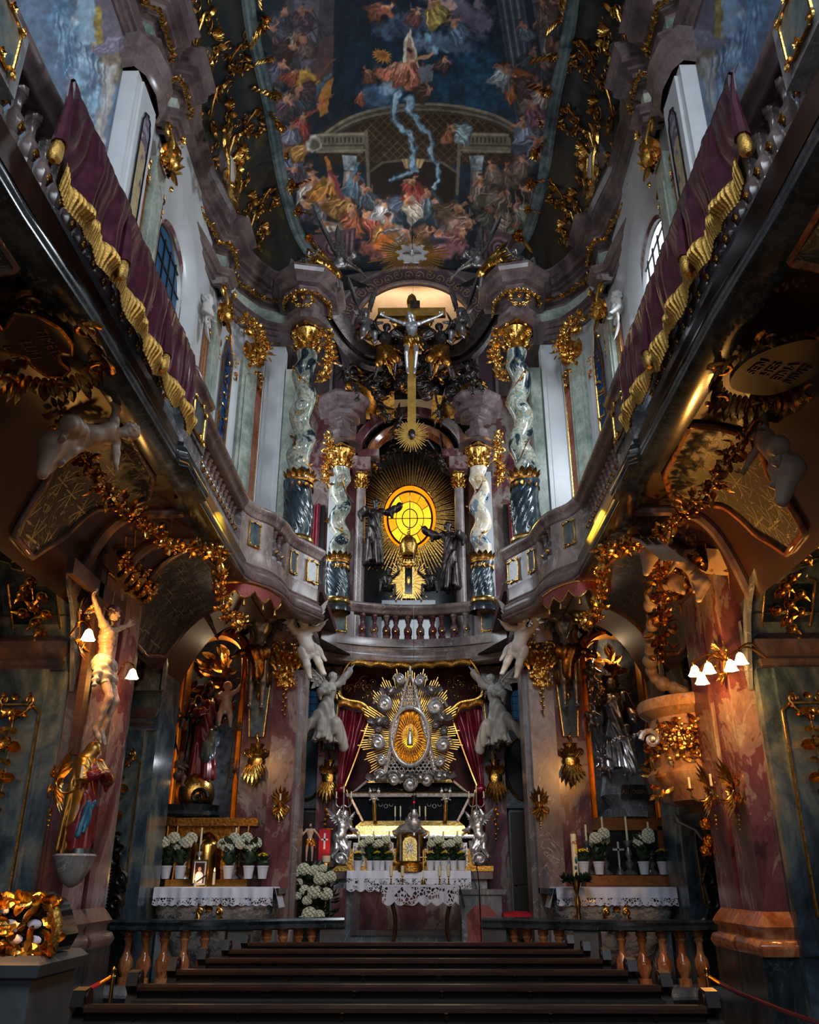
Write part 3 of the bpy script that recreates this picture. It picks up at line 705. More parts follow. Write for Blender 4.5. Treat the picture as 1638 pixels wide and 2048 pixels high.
def panel(root, c, U, W, w_, h, mat='marble_blue', frame_mat='gold', t=.02, horn=True, rw=.012, nm_='panel'):
    """framed panel in plane U,W (outward = UxW), gilt frame a sub-part with little scrolls at the corners"""
    c = V3(c); U = nrm(U); W = nrm(W); nn = np.cross(U, W); p = []
    k = min(w_, h)*.16
    for a, b in ((1, 1), (-1, 1), (-1, -1), (1, -1)):
        q = [(a*(w_/2), b*(h/2-k)), (a*(w_/2-k*.45), b*(h/2-k*.55)), (a*(w_/2-k), b*h/2)]
        p += q if a*b > 0 else q[::-1]
    o = MB().prism(p, c, U, W, t).build(nm_, mat, root)
    f = MB(); pts = [c+nn*t+U*a+W*b for a, b in p]; f.tube(pts+[pts[0]], rw, 5)
    if horn:
        for a in (-1, 1):
            for b in (-1, 1): f.scroll(c+nn*t*1.5+U*a*(w_/2-.2*k)+W*b*(h/2), U*a, W*b, k*.8, 1.1, rw*1.2, start=3.6, n=5)
            f.rosette(c+nn*t*1.5+W*a*(h/2), nn, k*.8, 5)
    f.build('frame', frame_mat, o); return o
NAVE = [(-2.5, YB), (-2.5, 4.4), (-2.44, 5.6), (-2.43, 7.9)]
P1 = [(-2.36, 8.15), (-2.36, 9.0)]
# ---- left nave balustrade
def nave_balustrade(lab):
    t = thing('gallery_balustrade', lab, 'balustrade', (-2.6, 6, 5.6))
    path = NAVE+[(-2.43, 8.1), (-2.35, 8.15), (-2.35, 9.05), (-2.45, 9.12), (-2.45, 11.80)]
    p3 = [(x, y, 0) for x, y in path]
    MB().sweep(FASC, p3, side=-1).build('fascia', 'marble_dark', t, smooth=50); MB().sweep(PLIN, p3, side=-1).build('plinth', 'marble_grey', t)
    MB().sweep(RAIL, p3, side=-1).build('handrail', 'marble_plum', t, smooth=50)
    for (y0, y1, n) in ((1.0, 3.35, 9), (3.95, 8.0, 17), (9.2, 11.75, 13)):
        for i in range(n):
            y = y0+(y1-y0)*(i+.5)/n; b = baluster_mb(-2.68, y, k=1.15).build('baluster', 'marble_plum', t)
            g = MB(); g.sph((-2.61, y, 6.30), (.025, .035, .045), 6, 5); g.leaf((-2.61, y, 6.34), (.2, 0, -1), (1, 0, 0), .09, .06, .3); g.build('mask', 'gold', b)
    for y0, y1 in ((3.35, 3.95), (8.2, 9.0)):
        MB().bb(-2.78, -2.47 if y0 < 5 else -2.44, y0, y1, 6.14, 6.68).build('pier', 'marble_grey', t)
        panel(t, (-2.47 if y0 < 5 else -2.44, (y0+y1)/2, 6.40), (0, 1, 0), (0, 0, 1), (y1-y0)*.6, .40)
    return t
gl = nave_balustrade('long marble balustrade of the left nave gallery, with gilt masks on its balusters')
gr = dup(gl, 'long marble balustrade of the right nave gallery, darker in the shade', mirror=True)
WING = bez([(-2.45, 11.80), (-2.36, 12.10), (-2.12, 12.42), (-1.99, 12.85), (-1.93, 13.35), (-1.72, 13.75), (-1.52, 14.12)], 5)+[V3((-1.52, 14.14))]
WING = [(p[0], p[1]) for p in WING]+[(-1.78, 14.6), (-1.80, 16.65)]
def wing_balustrade(lab):
    t = thing('choir_balustrade', lab, 'balustrade', (-2.0, 13, 5.6)); p3 = [(x, y, 0) for x, y in WING]
    MB().sweep(FASC, p3, side=-1).build('fascia', 'marble_plum', t, smooth=50); MB().sweep(PLIN, p3, side=-1).build('plinth', 'marble_mauve', t)
    MB().sweep(RAIL, p3, side=-1).build('handrail', 'marble_mauve', t, smooth=50)
    solid = [(-.12, 6.14), (-.12, 6.67), (-.28, 6.67), (-.28, 6.14)]
    R_ = resample(WING, 60)
    for nm_, a, b in (('pier', 0, 10), ('pier', 17, 60)):
        MB().sweep(solid, [(x, y, 0) for x, y in R_[a:b]], side=-1).build(nm_, 'marble_mauve', t)
    for i, j in ((4.0, .16), (20, .14), (26.5, .2)):
        i0 = int(i); c = R_[i0]; d = nrm(R_[i0+2]-R_[i0-2]); out = V3((d[1], -d[0], 0)); d3 = V3((d[0], d[1], 0))
        panel(t, V3((*c, 6.40))-out*.115, d3, (0, 0, 1), j*1.5, .38, mat='marble_blue')
    for i in (11.5, 14.5):
        c = R_[int(i)]; d = nrm(R_[int(i)+1]-R_[int(i)-1]); b = baluster_mb(c[0]-d[1]*.2, c[1]+d[0]*.2, k=1.2).build('baluster', 'marble_plum', t)
        MB().sph((c[0]-d[1]*.13, c[1]+d[0]*.13, 6.3), (.035, .035, .045), 6, 5).build('mask', 'gold', b)
    v = MB()
    v.add([(x, y, 5.62) for x, y in WING[:-2]]+[(-2.6, 14.15, 5.62), (-2.6, 11.8, 5.62)], [tuple(range(len(WING)))]); v.build('soffit', 'marble_plum', t)
    return t
wl_ = wing_balustrade('curved mauve marble balustrade stepping in at the left end of the nave gallery')
wr_ = dup(wl_, 'curved mauve marble balustrade stepping in at the right end of the nave gallery', mirror=True)
# ---- centre balcony
CEN = [(-1.80, 16.72), (-1.5, 16.98), (-1.0, 17.22), (-.5, 17.36), (0, 17.41), (.5, 17.36), (1.0, 17.22), (1.5, 16.98), (1.80, 16.72)]
CENp = [(p[0], p[1]) for p in bez([(*c, 0) for c in CEN], 4)]
t = thing('altar_balcony', 'curved marble balcony over the high altar with ten polished balusters', 'balcony', (0, 17.4, 5.6))
p3 = [(x, y, 0) for x, y in CENp]
for nm_, pr, mt in (('fascia', FASC, 'marble_mauve'), ('plinth', PLIN, 'marble_mauve'), ('handrail', RAIL, 'marble_mauve')): MB().sweep(pr, p3, side=-1).build(nm_, mt, t, smooth=50)
R_ = resample(CENp, 61)
for a, b in ((0, 12), (49, 61)): MB().sweep([(-.12, 6.14), (-.12, 6.67), (-.28, 6.67), (-.28, 6.14)], [(x, y, 0) for x, y in R_[a:b]], side=-1).build('pier', 'marble_mauve', t)
for i in (6, 54):
    c = R_[i]; d = nrm(R_[i+2]-R_[i-2]); out = V3((d[1], -d[0], 0)); panel(t, V3((*c, 6.40))-out*.115, (d[0], d[1], 0), (0, 0, 1), .34, .40)
for k in range(10):
    i = 13.5+34*k/9; c = R_[int(i)]; b = baluster_mb(c[0], c[1]+.2, k=1.25).build('baluster', 'marble_red', t)
    MB().sph((c[0], c[1]+.12, 6.3), (.035, .03, .04), 6, 5).build('mask', 'gold', b)
# ---- drapes over the nave rails
def drape_parts(t, y0, y1, x0=-2.36, zt=6.90, seed=0, ph=0):
    rg = np.random.default_rng(seed); ny, nz = 260, 26; ys = np.linspace(y0, y1, ny)
    zb = lambda y: 6.04-.09*abs(math.sin(PI*(y-y0)/.62+ph))-.03*math.sin(y*3.1)
    def pt(y, tt, off=0):
        sh = y+.30*tt+.05*math.sin(5*y)+.02*math.sin(9*tt+4*y); f = abs(math.sin(PI*sh/.30))**.6; g = abs(math.sin(PI*sh/.13+.6))**.7; e_ = .5+.5*math.sin(2*PI*sh/.62+1.3)
        d = .012+.075*f*(.4+.8*tt)*(.5+.5*e_)+.016*g+.03*e_*tt
        z = zt-(zt-zb(y))*tt
        over = -.16*math.cos(min(1, tt*9)*PI/2)
        return (x0+.02+(d-.02)*min(1, .12+tt*2.2)+over*.6, y, z+(.0 if tt > .05 else .02))
    P = np.array([[pt(y, tt) for tt in np.linspace(0, 1, nz)] for y in ys]); MB().grid(P[::-1]).build('cloth', 'drape', t, smooth=180)
    fr = []
    for i, y in enumerate(np.linspace(y0, y1, 520)):
        b = V3(pt(y, 1)); th = .016*(1 if i % 5 < 2 else .05); L = .16+.03*math.sin(y*9)
        q = V3((x0+.03+(b[0]-x0-.03)*.35, b[1], b[2])); fr.append([b+(.010, 0, .035), b+(.016+th, 0, .0), b+(.018+th, 0, -.04), q+(.02+th, .01, -L*.7), q+(.012+th*.5, .02, -L), q+(-.01, .02, -L*.8), b+(-.012, 0, .0)])
    MB().grid(np.array(fr)[::-1]).build('gold_fringe', 'fringe', t, smooth=25)
    for i in range(int((y1-y0)/1.24)+1):            # gathered horns with tassels
        y = y0+.05+i*1.24; a = V3(pt(y, .05)); b = V3(pt(y-.2, .95))+(.04, 0, 0); m = (a+b)/2+(.03, 0, 0)
        MB().tube([a+(.02, 0, 0), m, b], [.008, .035, .055], 8).build('pleat', 'drape', t)
        MB().tube([b+(0, 0, .02), b+(.0, -.01, -.04), b+(.0, -.03, -.14), b+(0, -.04, -.18)], [.035, .045, .052, .022], 9).build('tassel', 'fringe', t)
d1 = thing('gallery_drape', 'glossy plum drape with gold fringe hung over the left gallery rail', 'drape', (-2.4, 6, 6.9)); drape_parts(d1, 4.35, 7.85, seed=2)
d2 = dup(d1, 'glossy plum drape with gold fringe hung over the right gallery rail', mirror=True)
def LR(s): return 'left' if s < 0 else 'right'
# ================================================================ ornament builders
def garland(name, lab, cat, path, r=.10, n=None, mat='gold', seed=1, group=None, dens=1.0, parts=True, fl=.055):
    """festoon of leaves, fruit and flowers on a stem"""
    rg = random.Random(seed); P = bez(path, 8); P = resample(P, max(8, int(sum(np.linalg.norm(P[i+1]-P[i]) for i in range(len(P)-1))/.05)))
    base = P[0]; t = thing(name, lab, cat, tuple(base), group)
    n = n or int(len(P)*3*dens); lf = MB(); br = MB(); fw = MB(); st = MB(); st.tube(P, .014, 5)
    for i in range(n):
        q = V3(P[rg.randrange(len(P))]); d = nrm([rg.gauss(0, 1) for _ in range(3)]); p = q+d*r*rg.uniform(.1, .8)
        lf.leaf(p, nrm(d+V3((rg.uniform(-.5, .5),)*3)), [rg.gauss(0, 1) for _ in range(3)], r*rg.uniform(.6, 1.1), r*rg.uniform(.4, .6), rg.uniform(.3, .8), 3, .3)
    for i in range(int(n*.45)):
        q = V3(P[rg.randrange(len(P))]); d = nrm([rg.gauss(0, 1) for _ in range(3)]); br.sph(q+d*r*rg.uniform(.2, .75), r*rg.uniform(.12, .24), 6, 4)
    for i in range(int(len(P)*.33*dens)+1):
        q = V3(P[rg.randrange(len(P))]); d = nrm([rg.gauss(0, 1)+.0, -abs(rg.gauss(0, 1))-.3, -abs(rg.gauss(0, .6))]); fw.rosette(q+d*r*.6, d, fl, 6)
    st.build('stem', mat, t); lf.build('leaves', mat, t, kind='stuff'); br.build('berries', mat, t, kind='stuff'); fw.build('blossoms', mat, t, kind='stuff'); return t
def acanthus(mb, c, up, out, h, w_, n=3):
    """upright acanthus leaf: a spine with lobes and a curling tip"""
    c = V3(c); up = nrm(up); out = nrm(out); sd = np.cross(up, out)
    mb.leaf(c, up+out*.15, out, h, w_*.55, .75, 4, .35)
    for i in range(n):
        f = .15+.62*i/n
        for s in (-1, 1): mb.leaf(c+up*h*f+out*h*.05, up*.8+sd*s*.8+out*.25, out, h*.36, w_*.32, .7, 3, .3)
def capital(root, c, r, h, half=None, mat='gold', sq=False, name='capital', U=(1, 0, 0), W=(0, 1, 0)):
    """Corinthian capital centred on c (bottom)"""
    c = V3(c); U = V3(U); W = V3(W)
    bell = MB().lathe([(r*.9, 0), (r*.98, .03*h), (r*.86, .07*h), (r*.9, .6*h), (r*1.2, .86*h)], 14, c); o = bell.build(name, mat, root)
    lv = MB()
    for tier, (z0, hh, k, ph) in enumerate(((.05, .42, 8, 0), (.30, .42, 8, .5))):
        for i in range(k):
            a = 2*PI*(i+ph)/k; d = U*math.cos(a)+W*math.sin(a); acanthus(lv, c+d*r*.95+V3((0, 0, z0*h)), (0, 0, 1), d, hh*h, r*.9, 2)
    lv.build('acanthus_leaves', mat, o)
    vo = MB()
    for i in range(4):
        a = PI/4+i*PI/2; d = U*math.cos(a)+W*math.sin(a)
        vo.scroll(c+d*r*1.28+V3((0, 0, .76*h)), d, (0, 0, 1), r*.36, 1.4, r*.09, start=PI/2, dirn=-1, n=6, tail=[c+d*r*.8+V3((0, 0, .45*h)), c+d*r*1.0+V3((0, 0, .85*h))])
    for i in range(4):
        a = i*PI/2; d = U*math.cos(a)+W*math.sin(a); vo.rosette(c+d*r*1.12+V3((0, 0, .92*h)), d, r*.28, 6)
    vo.build('volutes', mat, o)
    ab = []
    for i in range(4):
        a = PI/4+i*PI/2
        for da, rr in ((-.09, 1.62), (.09, 1.62), (.45, 1.22), (.785, 1.12), (1.12, 1.22)): ab.append((rr*r*math.cos(a+da), rr*r*math.sin(a+da)))
    MB().prism(ab, c+V3((0, 0, .9*h)), U, W, .1*h).build('abacus', mat, o); return o
def cartouche_mb(g, c, U, W, w_, h, tr=.03, shell=True):
    """C-scroll cartouche with a shell on top and a leaf drop below; returns nothing, adds to mb g"""
    c = V3(c); U = nrm(U); W = nrm(W); nn = np.cross(U, W)
    for s in (-1, 1):
        g.scroll(c+U*s*w_*.40+W*h*.22, U*s, W, w_*.17, 1.3, tr, start=-1.2, dirn=1, tail=[c+U*s*w_*.12-W*h*.40+nn*tr, c+U*s*w_*.42-W*h*.15+nn*tr*1.5])
        g.scroll(c+U*s*w_*.22-W*h*.30, -U*s, W, w_*.14, 1.1, tr*.8, start=.5, dirn=1)
        g.leaf(c+U*s*w_*.38+W*h*.32, U*s*.6+W, nn, h*.24, w_*.16, .6); g.leaf(c+U*s*w_*.30-W*h*.30, U*s*.9-W*.6, nn, h*.22, w_*.15, .6)
        g.leaf(c+U*s*w_*.45, U*s-W*.3, nn, h*.2, w_*.15, .5)
    if shell:
        for i in range(7):
            a = PI/2+(i-3)*.36; g.leaf(c+W*h*.26, U*math.cos(a)+W*math.sin(a)+nn*.35, nn, h*.26, w_*.14, .55, 3, .5)
    for i in range(3):
        a = -PI/2+(i-1)*.45; g.leaf(c-W*h*.36, U*math.cos(a)+W*math.sin(a)+nn*.2, nn, h*(.34 if i == 1 else .24), w_*.2, .4)
    g.sph(c-W*h*.30+nn*tr, (tr*1.5,)*3, 6, 5)
def drop(root, c, U, W, L, w_, mat='gold', seed=1, name='floral_drop'):
    """hanging string of leaves and flowers in low relief"""
    rg = random.Random(seed); c = V3(c); U = nrm(U); W = nrm(W); nn = np.cross(U, W); g = MB()
    g.tube([c+nn*.01, c-W*L*.5+U*w_*.08+nn*.01, c-W*L+nn*.01], .006, 5)
    for i in range(9):
        t = i/8; q = c-W*L*t+nn*.02; k = w_*(.55 if i in (2, 4) else .30)*(1-.4*t)
        if i in (0, 2, 4, 6): g.rosette(q+nn*.02, nn+W*.2, k*.7, 6)
        for s in (-1, 1): g.leaf(q, U*s*.9+W*rg.uniform(-.7, .3), nn, k*1.5, k*.8, .5)
    g.leaf(c-W*L*.97, -W, nn, w_*.5, w_*.3, .3)
    return g.build(name, mat, root)
def rays(root, c, U, W, n, r0, rf, w_, mat='gold_flat', nn=None, t=.015, name='ray', single=False, taper=.4, seed=0, a0=0, a1=2*PI, zoff=.0):
    c = V3(c); U = nrm(U); W = nrm(W); q = np.cross(U, W); rg = random.Random(seed); m = MB()
    for i in range(n):
        a = a0+(a1-a0)*(i+.5)/n; d = U*math.cos(a)+W*math.sin(a); e = np.cross(q, d); L = rf(a, i)
        b = r0(a) if callable(r0) else r0; o = q*(t*(i % 3)+zoff)
        mb = m if single else MB()
        mb.add([c+d*b-e*w_*.5+o, c+d*b+e*w_*.5+o, c+d*L+e*w_*.5*taper+o, c+d*L-e*w_*.5*taper+o, c+d*b+q*t+o, c+d*L+q*t+o],
               [(3, 2, 1, 0), (0, 1, 4), (1, 2, 5, 4), (2, 3, 5), (3, 0, 4, 5)])
        if not single: mb.build(name, mat, root, smooth=0)
    if single: return m.build(name, mat, root, smooth=0, kind='stuff')
# ================================================================ upper order of the nave and choir
def both(o, lab): return dup(o, lab, mirror=True)
def cornice_path(inset=0):
    P = [(-3.52, YB), (-3.52, 2.4), (-3.62, 2.6), (-3.66, 4.6), (-3.5, 4.8), (-3.5, 8.1), (-3.42, 8.2), (-3.42, 9.0), (-3.56, 9.08), (-3.56, 9.3), (-3.40, 9.38), (-3.40, 10.0), (-3.56, 10.1), (-3.66, 10.8), (-3.66, 11.9), (-3.56, 12.6), (-3.52, 13.0),
         (-3.40, 13.1), (-3.40, 13.75), (-3.50, 13.85), (-3.40, 14.3), (-3.12, 14.7), (-2.95, 14.78), (-2.6, 14.9)]
    return [(x-inset+(.10 if x > -3.45 else -.06 if x < -3.6 else 0), y) for x, y in P]
ARCHI = [(-.36, 11.95), (-.30, 11.95), (-.30, 12.05), (-.25, 12.06), (-.25, 12.17), (-.20, 12.18), (-.20, 12.23), (-.14, 12.27), (-.14, 12.32), (-.40, 12.32)]
FRIEZE = [(-.33, 12.32), (-.33, 12.72), (-.45, 12.72), (-.45, 12.32)]
CORN = [(-.42, 12.72), (-.33, 12.72), (-.33, 12.80), (-.26, 12.82), (-.26, 12.88), (-.15, 12.90), (-.15, 12.99), (-.08, 13.01), (-.08, 13.07), (.02, 13.09), (.02, 13.24), (.05, 13.26), (.05, 13.31), (.12, 13.37), (.12, 13.43), (-.5, 13.47)]
def zlift(pts, amp=1):      # the cornice rises in arcs over the windows
    out = []
    for x, y in pts:
        z = 0
        for c in (3.6, 11.35): z += .20*math.exp(-((y-c)/.62)**2)
        out.append((x, y, z*amp))
    return out
t = thing('entablature', 'long mauve marble entablature over the left nave wall, breaking forward at each pilaster', 'cornice', (-3.6, 6, 12))
cp = resample(cornice_path(), 90); cp = cornice_path()
cpz = zlift([(x, y) for x, y in cp])
MB().sweep(ARCHI, cpz, side=-1).build('architrave', 'marble_plum', t, smooth=20); MB().sweep(FRIEZE, cpz, side=-1).build('frieze', 'marble_green', t)
MB().sweep(CORN, cpz, side=-1).build('cornice', 'marble_plum', t, smooth=20)
eg = MB(); rg = random.Random(3); pp = resample([(x, y) for x, y, z in cpz], 420)
for i, (x, y) in enumerate(pp):
    if y < 6.5: continue
    q = V3((x-.20, y, 12.80))+V3([rg.uniform(-.02, .02) for _ in range(3)]); eg.sph(q, rg.uniform(.025, .045), 5, 4)
    if i % 2 == 0: eg.leaf(q, (rg.uniform(.2, 1), rg.uniform(-1, 1), rg.uniform(-.8, .5)), (rg.gauss(0, 1), 0, 1), .10, .05, .5, 3)
eg.build('gilt_fruit_string', 'gold', t, kind='stuff'); ent = t
both(ent, 'long mauve marble entablature over the right nave wall, in deep shade')
def pilaster(t, x, y, w_, z0, z1, mat='marble_green', d=.14, n=(1, 0), cap=True, strips=True, capr=.19, caph=.75):
    nn = V3((*nrm((*n, 0))[:2], 0)); U = np.cross((0, 0, 1), nn); c = V3((x, y, 0))
    b = MB(); b.prism([(-w_/2, z0), (w_/2, z0), (w_/2, z1), (-w_/2, z1)], c, U, (0, 0, 1), d); b.prism([(-w_*.3, z0+.5), (w_*.3, z0+.5), (w_*.3, z1-.5), (0, z1-.38), (-w_*.3, z1-.5)], c+nn*d, U, (0, 0, 1), .025); b.build('shaft', mat, t)
    MB().sweep([(-.05, z0), (.06, z0), (.07, z0+.08), (.03, z0+.12), (.05, z0+.18), (.0, z0+.24)], [c-U*w_/2, c-U*w_/2+nn*d, c+U*w_/2+nn*d, c+U*w_/2], side=-1).build('base', 'marble_plum', t)
    if strips:
        for s in (-1, 1):
            q = c+U*s*(w_/2+.13)
            MB().prism([(-.08, z0), (.08, z0), (.08, z1-.35), (.05, z1-.15), (-.05, z1-.15), (-.08, z1-.35)], q, U, (0, 0, 1), .05).build('side_strip', 'marble_salmon', t)
            for r in (-1, 1): MB().tube([q+U*r*.085+nn*.05+V3((0, 0, z0)), q+U*r*.085+nn*.05+V3((0, 0, z1-.35))], .014, 5).build('gilt_bead', 'gold', t)
            g = MB(); g.scroll(q+nn*.08+V3((0, 0, z1-.28)), U*s, (0, 0, 1), .11, 1.2, .018, start=-1.5); g.rosette(q+nn*.07+V3((0, 0, z1-.55)), nn, .07); g.leaf(q+nn*.06+V3((0, 0, z1-.5)), (0, 0, -1), nn, .25, .1, .4); g.build('gilt_scroll', 'gold', t)
    if cap:       # lambrequin capital: mask, curling leaves, bellflower drop
        g = MB(); q = c+nn*(d+.05)+V3((0, 0, z1)); h = caph
        for i in range(5):
            a = (i-2)*.5; acanthus(g, q+U*math.sin(a)*w_*.35-V3((0, 0, .1)), (0, 0, 1), nn*math.cos(a)+U*math.sin(a)*.9, h*.52, capr*1.7, 3)
        for s in (-1, 1): g.scroll(q+U*s*w_*.55+V3((0, 0, h*.62))+nn*.05, U*s, (0, 0, 1), capr*.7, 1.3, .035, start=2.2, dirn=-1, tail=[q+V3((0, 0, .1))+nn*.05, q+U*s*w_*.25+V3((0, 0, h*.4))+nn*.12])
        g.sph(q+nn*.12+V3((0, 0, h*.35)), (.09, .09, .11), 8, 6); g.rosette(q+nn*.16+V3((0, 0, h*.72)), nn, .11)
        g.leaf(q+nn*.1, (0, 0, -1), nn, .40, .26, .3); g.leaf(q+nn*.1+U*.1, U*.2-V3((0, 0, 1)), nn, .26, .16, .3); g.leaf(q+nn*.1-U*.1, -U*.2-V3((0, 0, 1)), nn, .26, .16, .3); g.sph(q+nn*.08+V3((0, 0, h*.15)), (.13, .15, .2), 8, 6); g.sph(q+nn*.13-V3((0, 0, .45)), (.035, .035, .05), 6, 5)
        g.build('lambrequin_capital', 'gold', t)
        MB().sweep([(-.05, z1+h*.85), (.05, z1+h*.85), (.09, z1+h), (-.05, z1+h)], [c-U*w_/2, c-U*w_/2+nn*d, c+U*w_/2+nn*d, c+U*w_/2], side=-1).build('impost', 'marble_plum', t)
LPIL = {}
for k, (x, y, n, w_, what) in enumerate(((-3.85, 9.65, (1, 0), .42, 'before the arched window'), (-3.82, 13.45, (1, -.05), .40, 'beyond the arched window'), (-3.42, 14.85, (1, -.8), .38, 'at the choir bend'))):
    t = thing('gilt_pilaster', 'green marble pilaster with gilt lambrequin capital '+what+' on the left', 'pilaster', (x, y, 5.95)); pilaster(t, x, y, w_, 5.95, 11.35, n=n)
    both(t, 'green marble pilaster with gilt lambrequin capital '+what+' on the right')
t = thing('wall_pier', 'pale pier with a plum marble inset panel on the left upper wall', 'pier', (-3.85, 8.5, 5.95))
MB().bb(-3.86, -3.62, 8.12, 8.92, 5.95, 11.5).build('pier_body', 'plaster', t); MB().bb(-3.63, -3.58, 8.25, 8.80, 5.95, 11.45).build('raised_face', 'plaster', t)
pp_ = [(-.15, 6.6), (.15, 6.6), (.15, 10.9), (.10, 11.0), (.10, 11.06), (0, 11.12), (-.10, 11.06), (-.10, 11.0), (-.15, 10.9)]
o = MB().prism(pp_, (-3.58, 8.52, 0), (0, 1, 0), (0, 0, 1), .015).build('inset_panel', marble('plum_agate', ['#8f8b93', '#6b5a70', '#b3a27c', '#7a6880'], 1.5, .25), t)
MB().tube([(-3.56, 8.52+a, b) for a, b in pp_+[pp_[0]]], .014, 5).build('panel_edge', 'glass_dark', o)
br = []
for z, d in ((11.5, 0), (11.56, .06), (11.7, .10), (11.82, .06), (11.98, .14)): br.append((d, z))
hp = [(-3.86, 8.08, 0), (-3.66, 8.05, 0), (-3.55, 8.2, 0), (-3.5, 8.52, 0), (-3.55, 8.84, 0), (-3.66, 8.99, 0), (-3.86, 8.96, 0)]
MB().sweep(br+[(-.1, 11.98), (-.1, 11.5)], hp, side=-1).build('bracket_moulding', 'marble_plum', t); both(t, 'pale pier with a plum marble inset panel on the right upper wall')
for s in (-1, 1):      # blue-gold panel between the last pilasters
    t = thing('blue_inlay_panel', 'tall blue stone panel with gilt scrollwork edge on the %s wall' % LR(s), 'panel', (s*3.72, 14.2, 7))
    n = nrm((-s*1, -.35, 0)); U = np.cross((0, 0, 1), n); c = V3((s*3.66, 14.17, 0))
    MB().prism([(-.14, 7), (.14, 7), (.15, 10.9), (0, 11.5), (-.15, 10.9)], c, U, (0, 0, 1), .03).build('stone_field', 'marble_lapis', t)
    e = MB(); e.tube([c+n*.04+U*a+V3((0, 0, b)) for a, b in ((-.14, 7), (-.15, 10.9), (0, 11.5), (.15, 10.9), (.14, 7))], .02, 5); rg = random.Random(5)
    for i in range(36):
        z = rg.uniform(7, 11.1); e.leaf(c+n*.04+U*rg.uniform(-.08, .08)+V3((0, 0, z)), U*rg.uniform(-1, 1)+V3((0, 0, rg.uniform(-1, 1))), n, .12, .05, .5, 3)
    e.build('gilt_scrollwork', 'gold', t)
# ---- twisted columns
def twisted_column(name, lab, x, y, z0, z1, r, mat, hand=1, cap=True, ph=0):
    t = thing(name, lab, 'column', (x, y, z0)); H = z1-z0
    MB().lathe([(r*1.45, 0), (r*1.45, .05), (r*1.5, .10), (r*1.3, .13), (r*1.22, .16)], 20, (x, y, z0)).build('plinth', 'marble_dark', t)
    MB().lathe([(r*1.2, .16), (r*1.42, .19), (r*1.45, .23), (r*1.25, .27), (r*1.2, .30)], 20, (x, y, z0)).build('gilt_base', 'gold_bright', t)
    zs = .30; zf = .33*H      # fluted lower third
    rows = []; n = 56
    for i in range(40):
        u = i/39; z = z0+zs+(zf-zs)*u; tw = u*2.6*hand; cxo = .045*math.sin(u*PI*1.6+ph)*u; row = []
        for j in range(n):
            a = 2*PI*j/n; fl = .5+.5*math.cos(14*(a+tw*.9)); rr = r*(1.16+.10*math.sin(PI*min(1, u*1.3)))*(1-.10*fl*math.sin(PI*min(max(u, .04), .97)))
            row.append((x+cxo+rr*math.cos(a), y+rr*math.sin(a), z))
        rows.append(row)
    MB().grid(np.array(rows)[::-1], cv=True).build('fluted_drum', 'marble_fluted' if 'pale' not in mat else 'marble_fluted', t, smooth=60)
    cr = MB(); cr.lathe([(r*1.0, zf-.06), (r*1.2, zf-.04), (r*1.24, zf), (r*1.1, zf+.03)], 20, (x, y, z0))
    for i in range(14):
        a = 2*PI*i/14; d = V3((math.cos(a), math.sin(a), 0)); cr.leaf(V3((x, y, z0+zf))+d*r*1.0, V3((0, 0, 1))+d*.1, d, .22, .13, .5); cr.leaf(V3((x, y, z0+zf-.08))+d*r*1.16, (0, 0, -1), d, .12, .1, .2, 3)
    cr.build('leaf_collar', 'gold_dark', t)
    rows = []; m = 74; turns = 3.1
    for i in range(m+1):
        u = i/m; z = z0+zf+(H-zf)*u; e = min(1, u*5, (1-u)*6+.15); a0 = hand*u*turns*2*PI+ph; am = .062*e
        cx_, cy_ = x+am*math.cos(a0), y+am*math.sin(a0); rb = r*(.98-.10*u)*(1+.06*math.sin(u*turns*4*PI))
        rows.append([(cx_+rb*math.cos(2*PI*j/24), cy_+rb*math.sin(2*PI*j/24), z) for j in range(24)])
    MB().grid(np.array(rows)[::-1], cv=True).build('twisted_shaft', mat, t, smooth=60)
    gd = MB(); rg = random.Random(int(z0*10)+hand)
    for i in range(64):
        u = i/64; a = -hand*u*turns*PI*1.1+ph+.5; z = z0+zf+.1+(H-zf-.2)*u; d = V3((math.cos(a), math.sin(a), 0)); a0 = hand*u*turns*2*PI+ph
        q = V3((x+.062*math.cos(a0), y+.062*math.sin(a0), z))+d*r*(.99-.1*u)
        if i % 3 == 0: gd.leaf(q, V3([rg.uniform(-1, 1) for _ in range(3)]), d, .09, .06, .4, 3)
    pth = []
    for i in range(50):
        u = i/49; a = -hand*u*turns*PI*1.1+ph+.5; a0 = hand*u*turns*2*PI+ph; d = V3((math.cos(a), math.sin(a), 0)); pth.append(V3((x+.062*math.cos(a0), y+.062*math.sin(a0), z0+zf+.05+(H-zf-.1)*u))+d*r*(1.0-.1*u))
    gd.tube(pth, .012, 5); gd.build('vine', 'gold_dark', t)
    capital(t, (x, y, z1), r*.92, r*2.6, name='capital', U=(math.cos(.78), math.sin(.78), 0), W=(-math.sin(.78), math.cos(.78), 0)); return t
twisted_column('twisted_column', 'grey-green twisted marble column at the left outer side of the upper altar', -2.14, 14.5, 6.95, 11.25, .225, 'marble_column', 1)
twisted_column('twisted_column', 'dark mottled twisted marble column at the right outer side of the upper altar', 2.10, 14.5, 6.95, 11.25, .225, 'marble_column', -1, ph=2.2)
twisted_column('twisted_column', 'grey twisted marble column left of the amber oval window', -1.60, 16.95, 6.55, 9.85, .20, 'marble_column', 1, ph=1)
twisted_column('twisted_column', 'cream veined twisted marble column right of the amber oval window', 1.44, 16.95, 6.55, 9.85, .20, 'marble_column_pale', -1, ph=2)
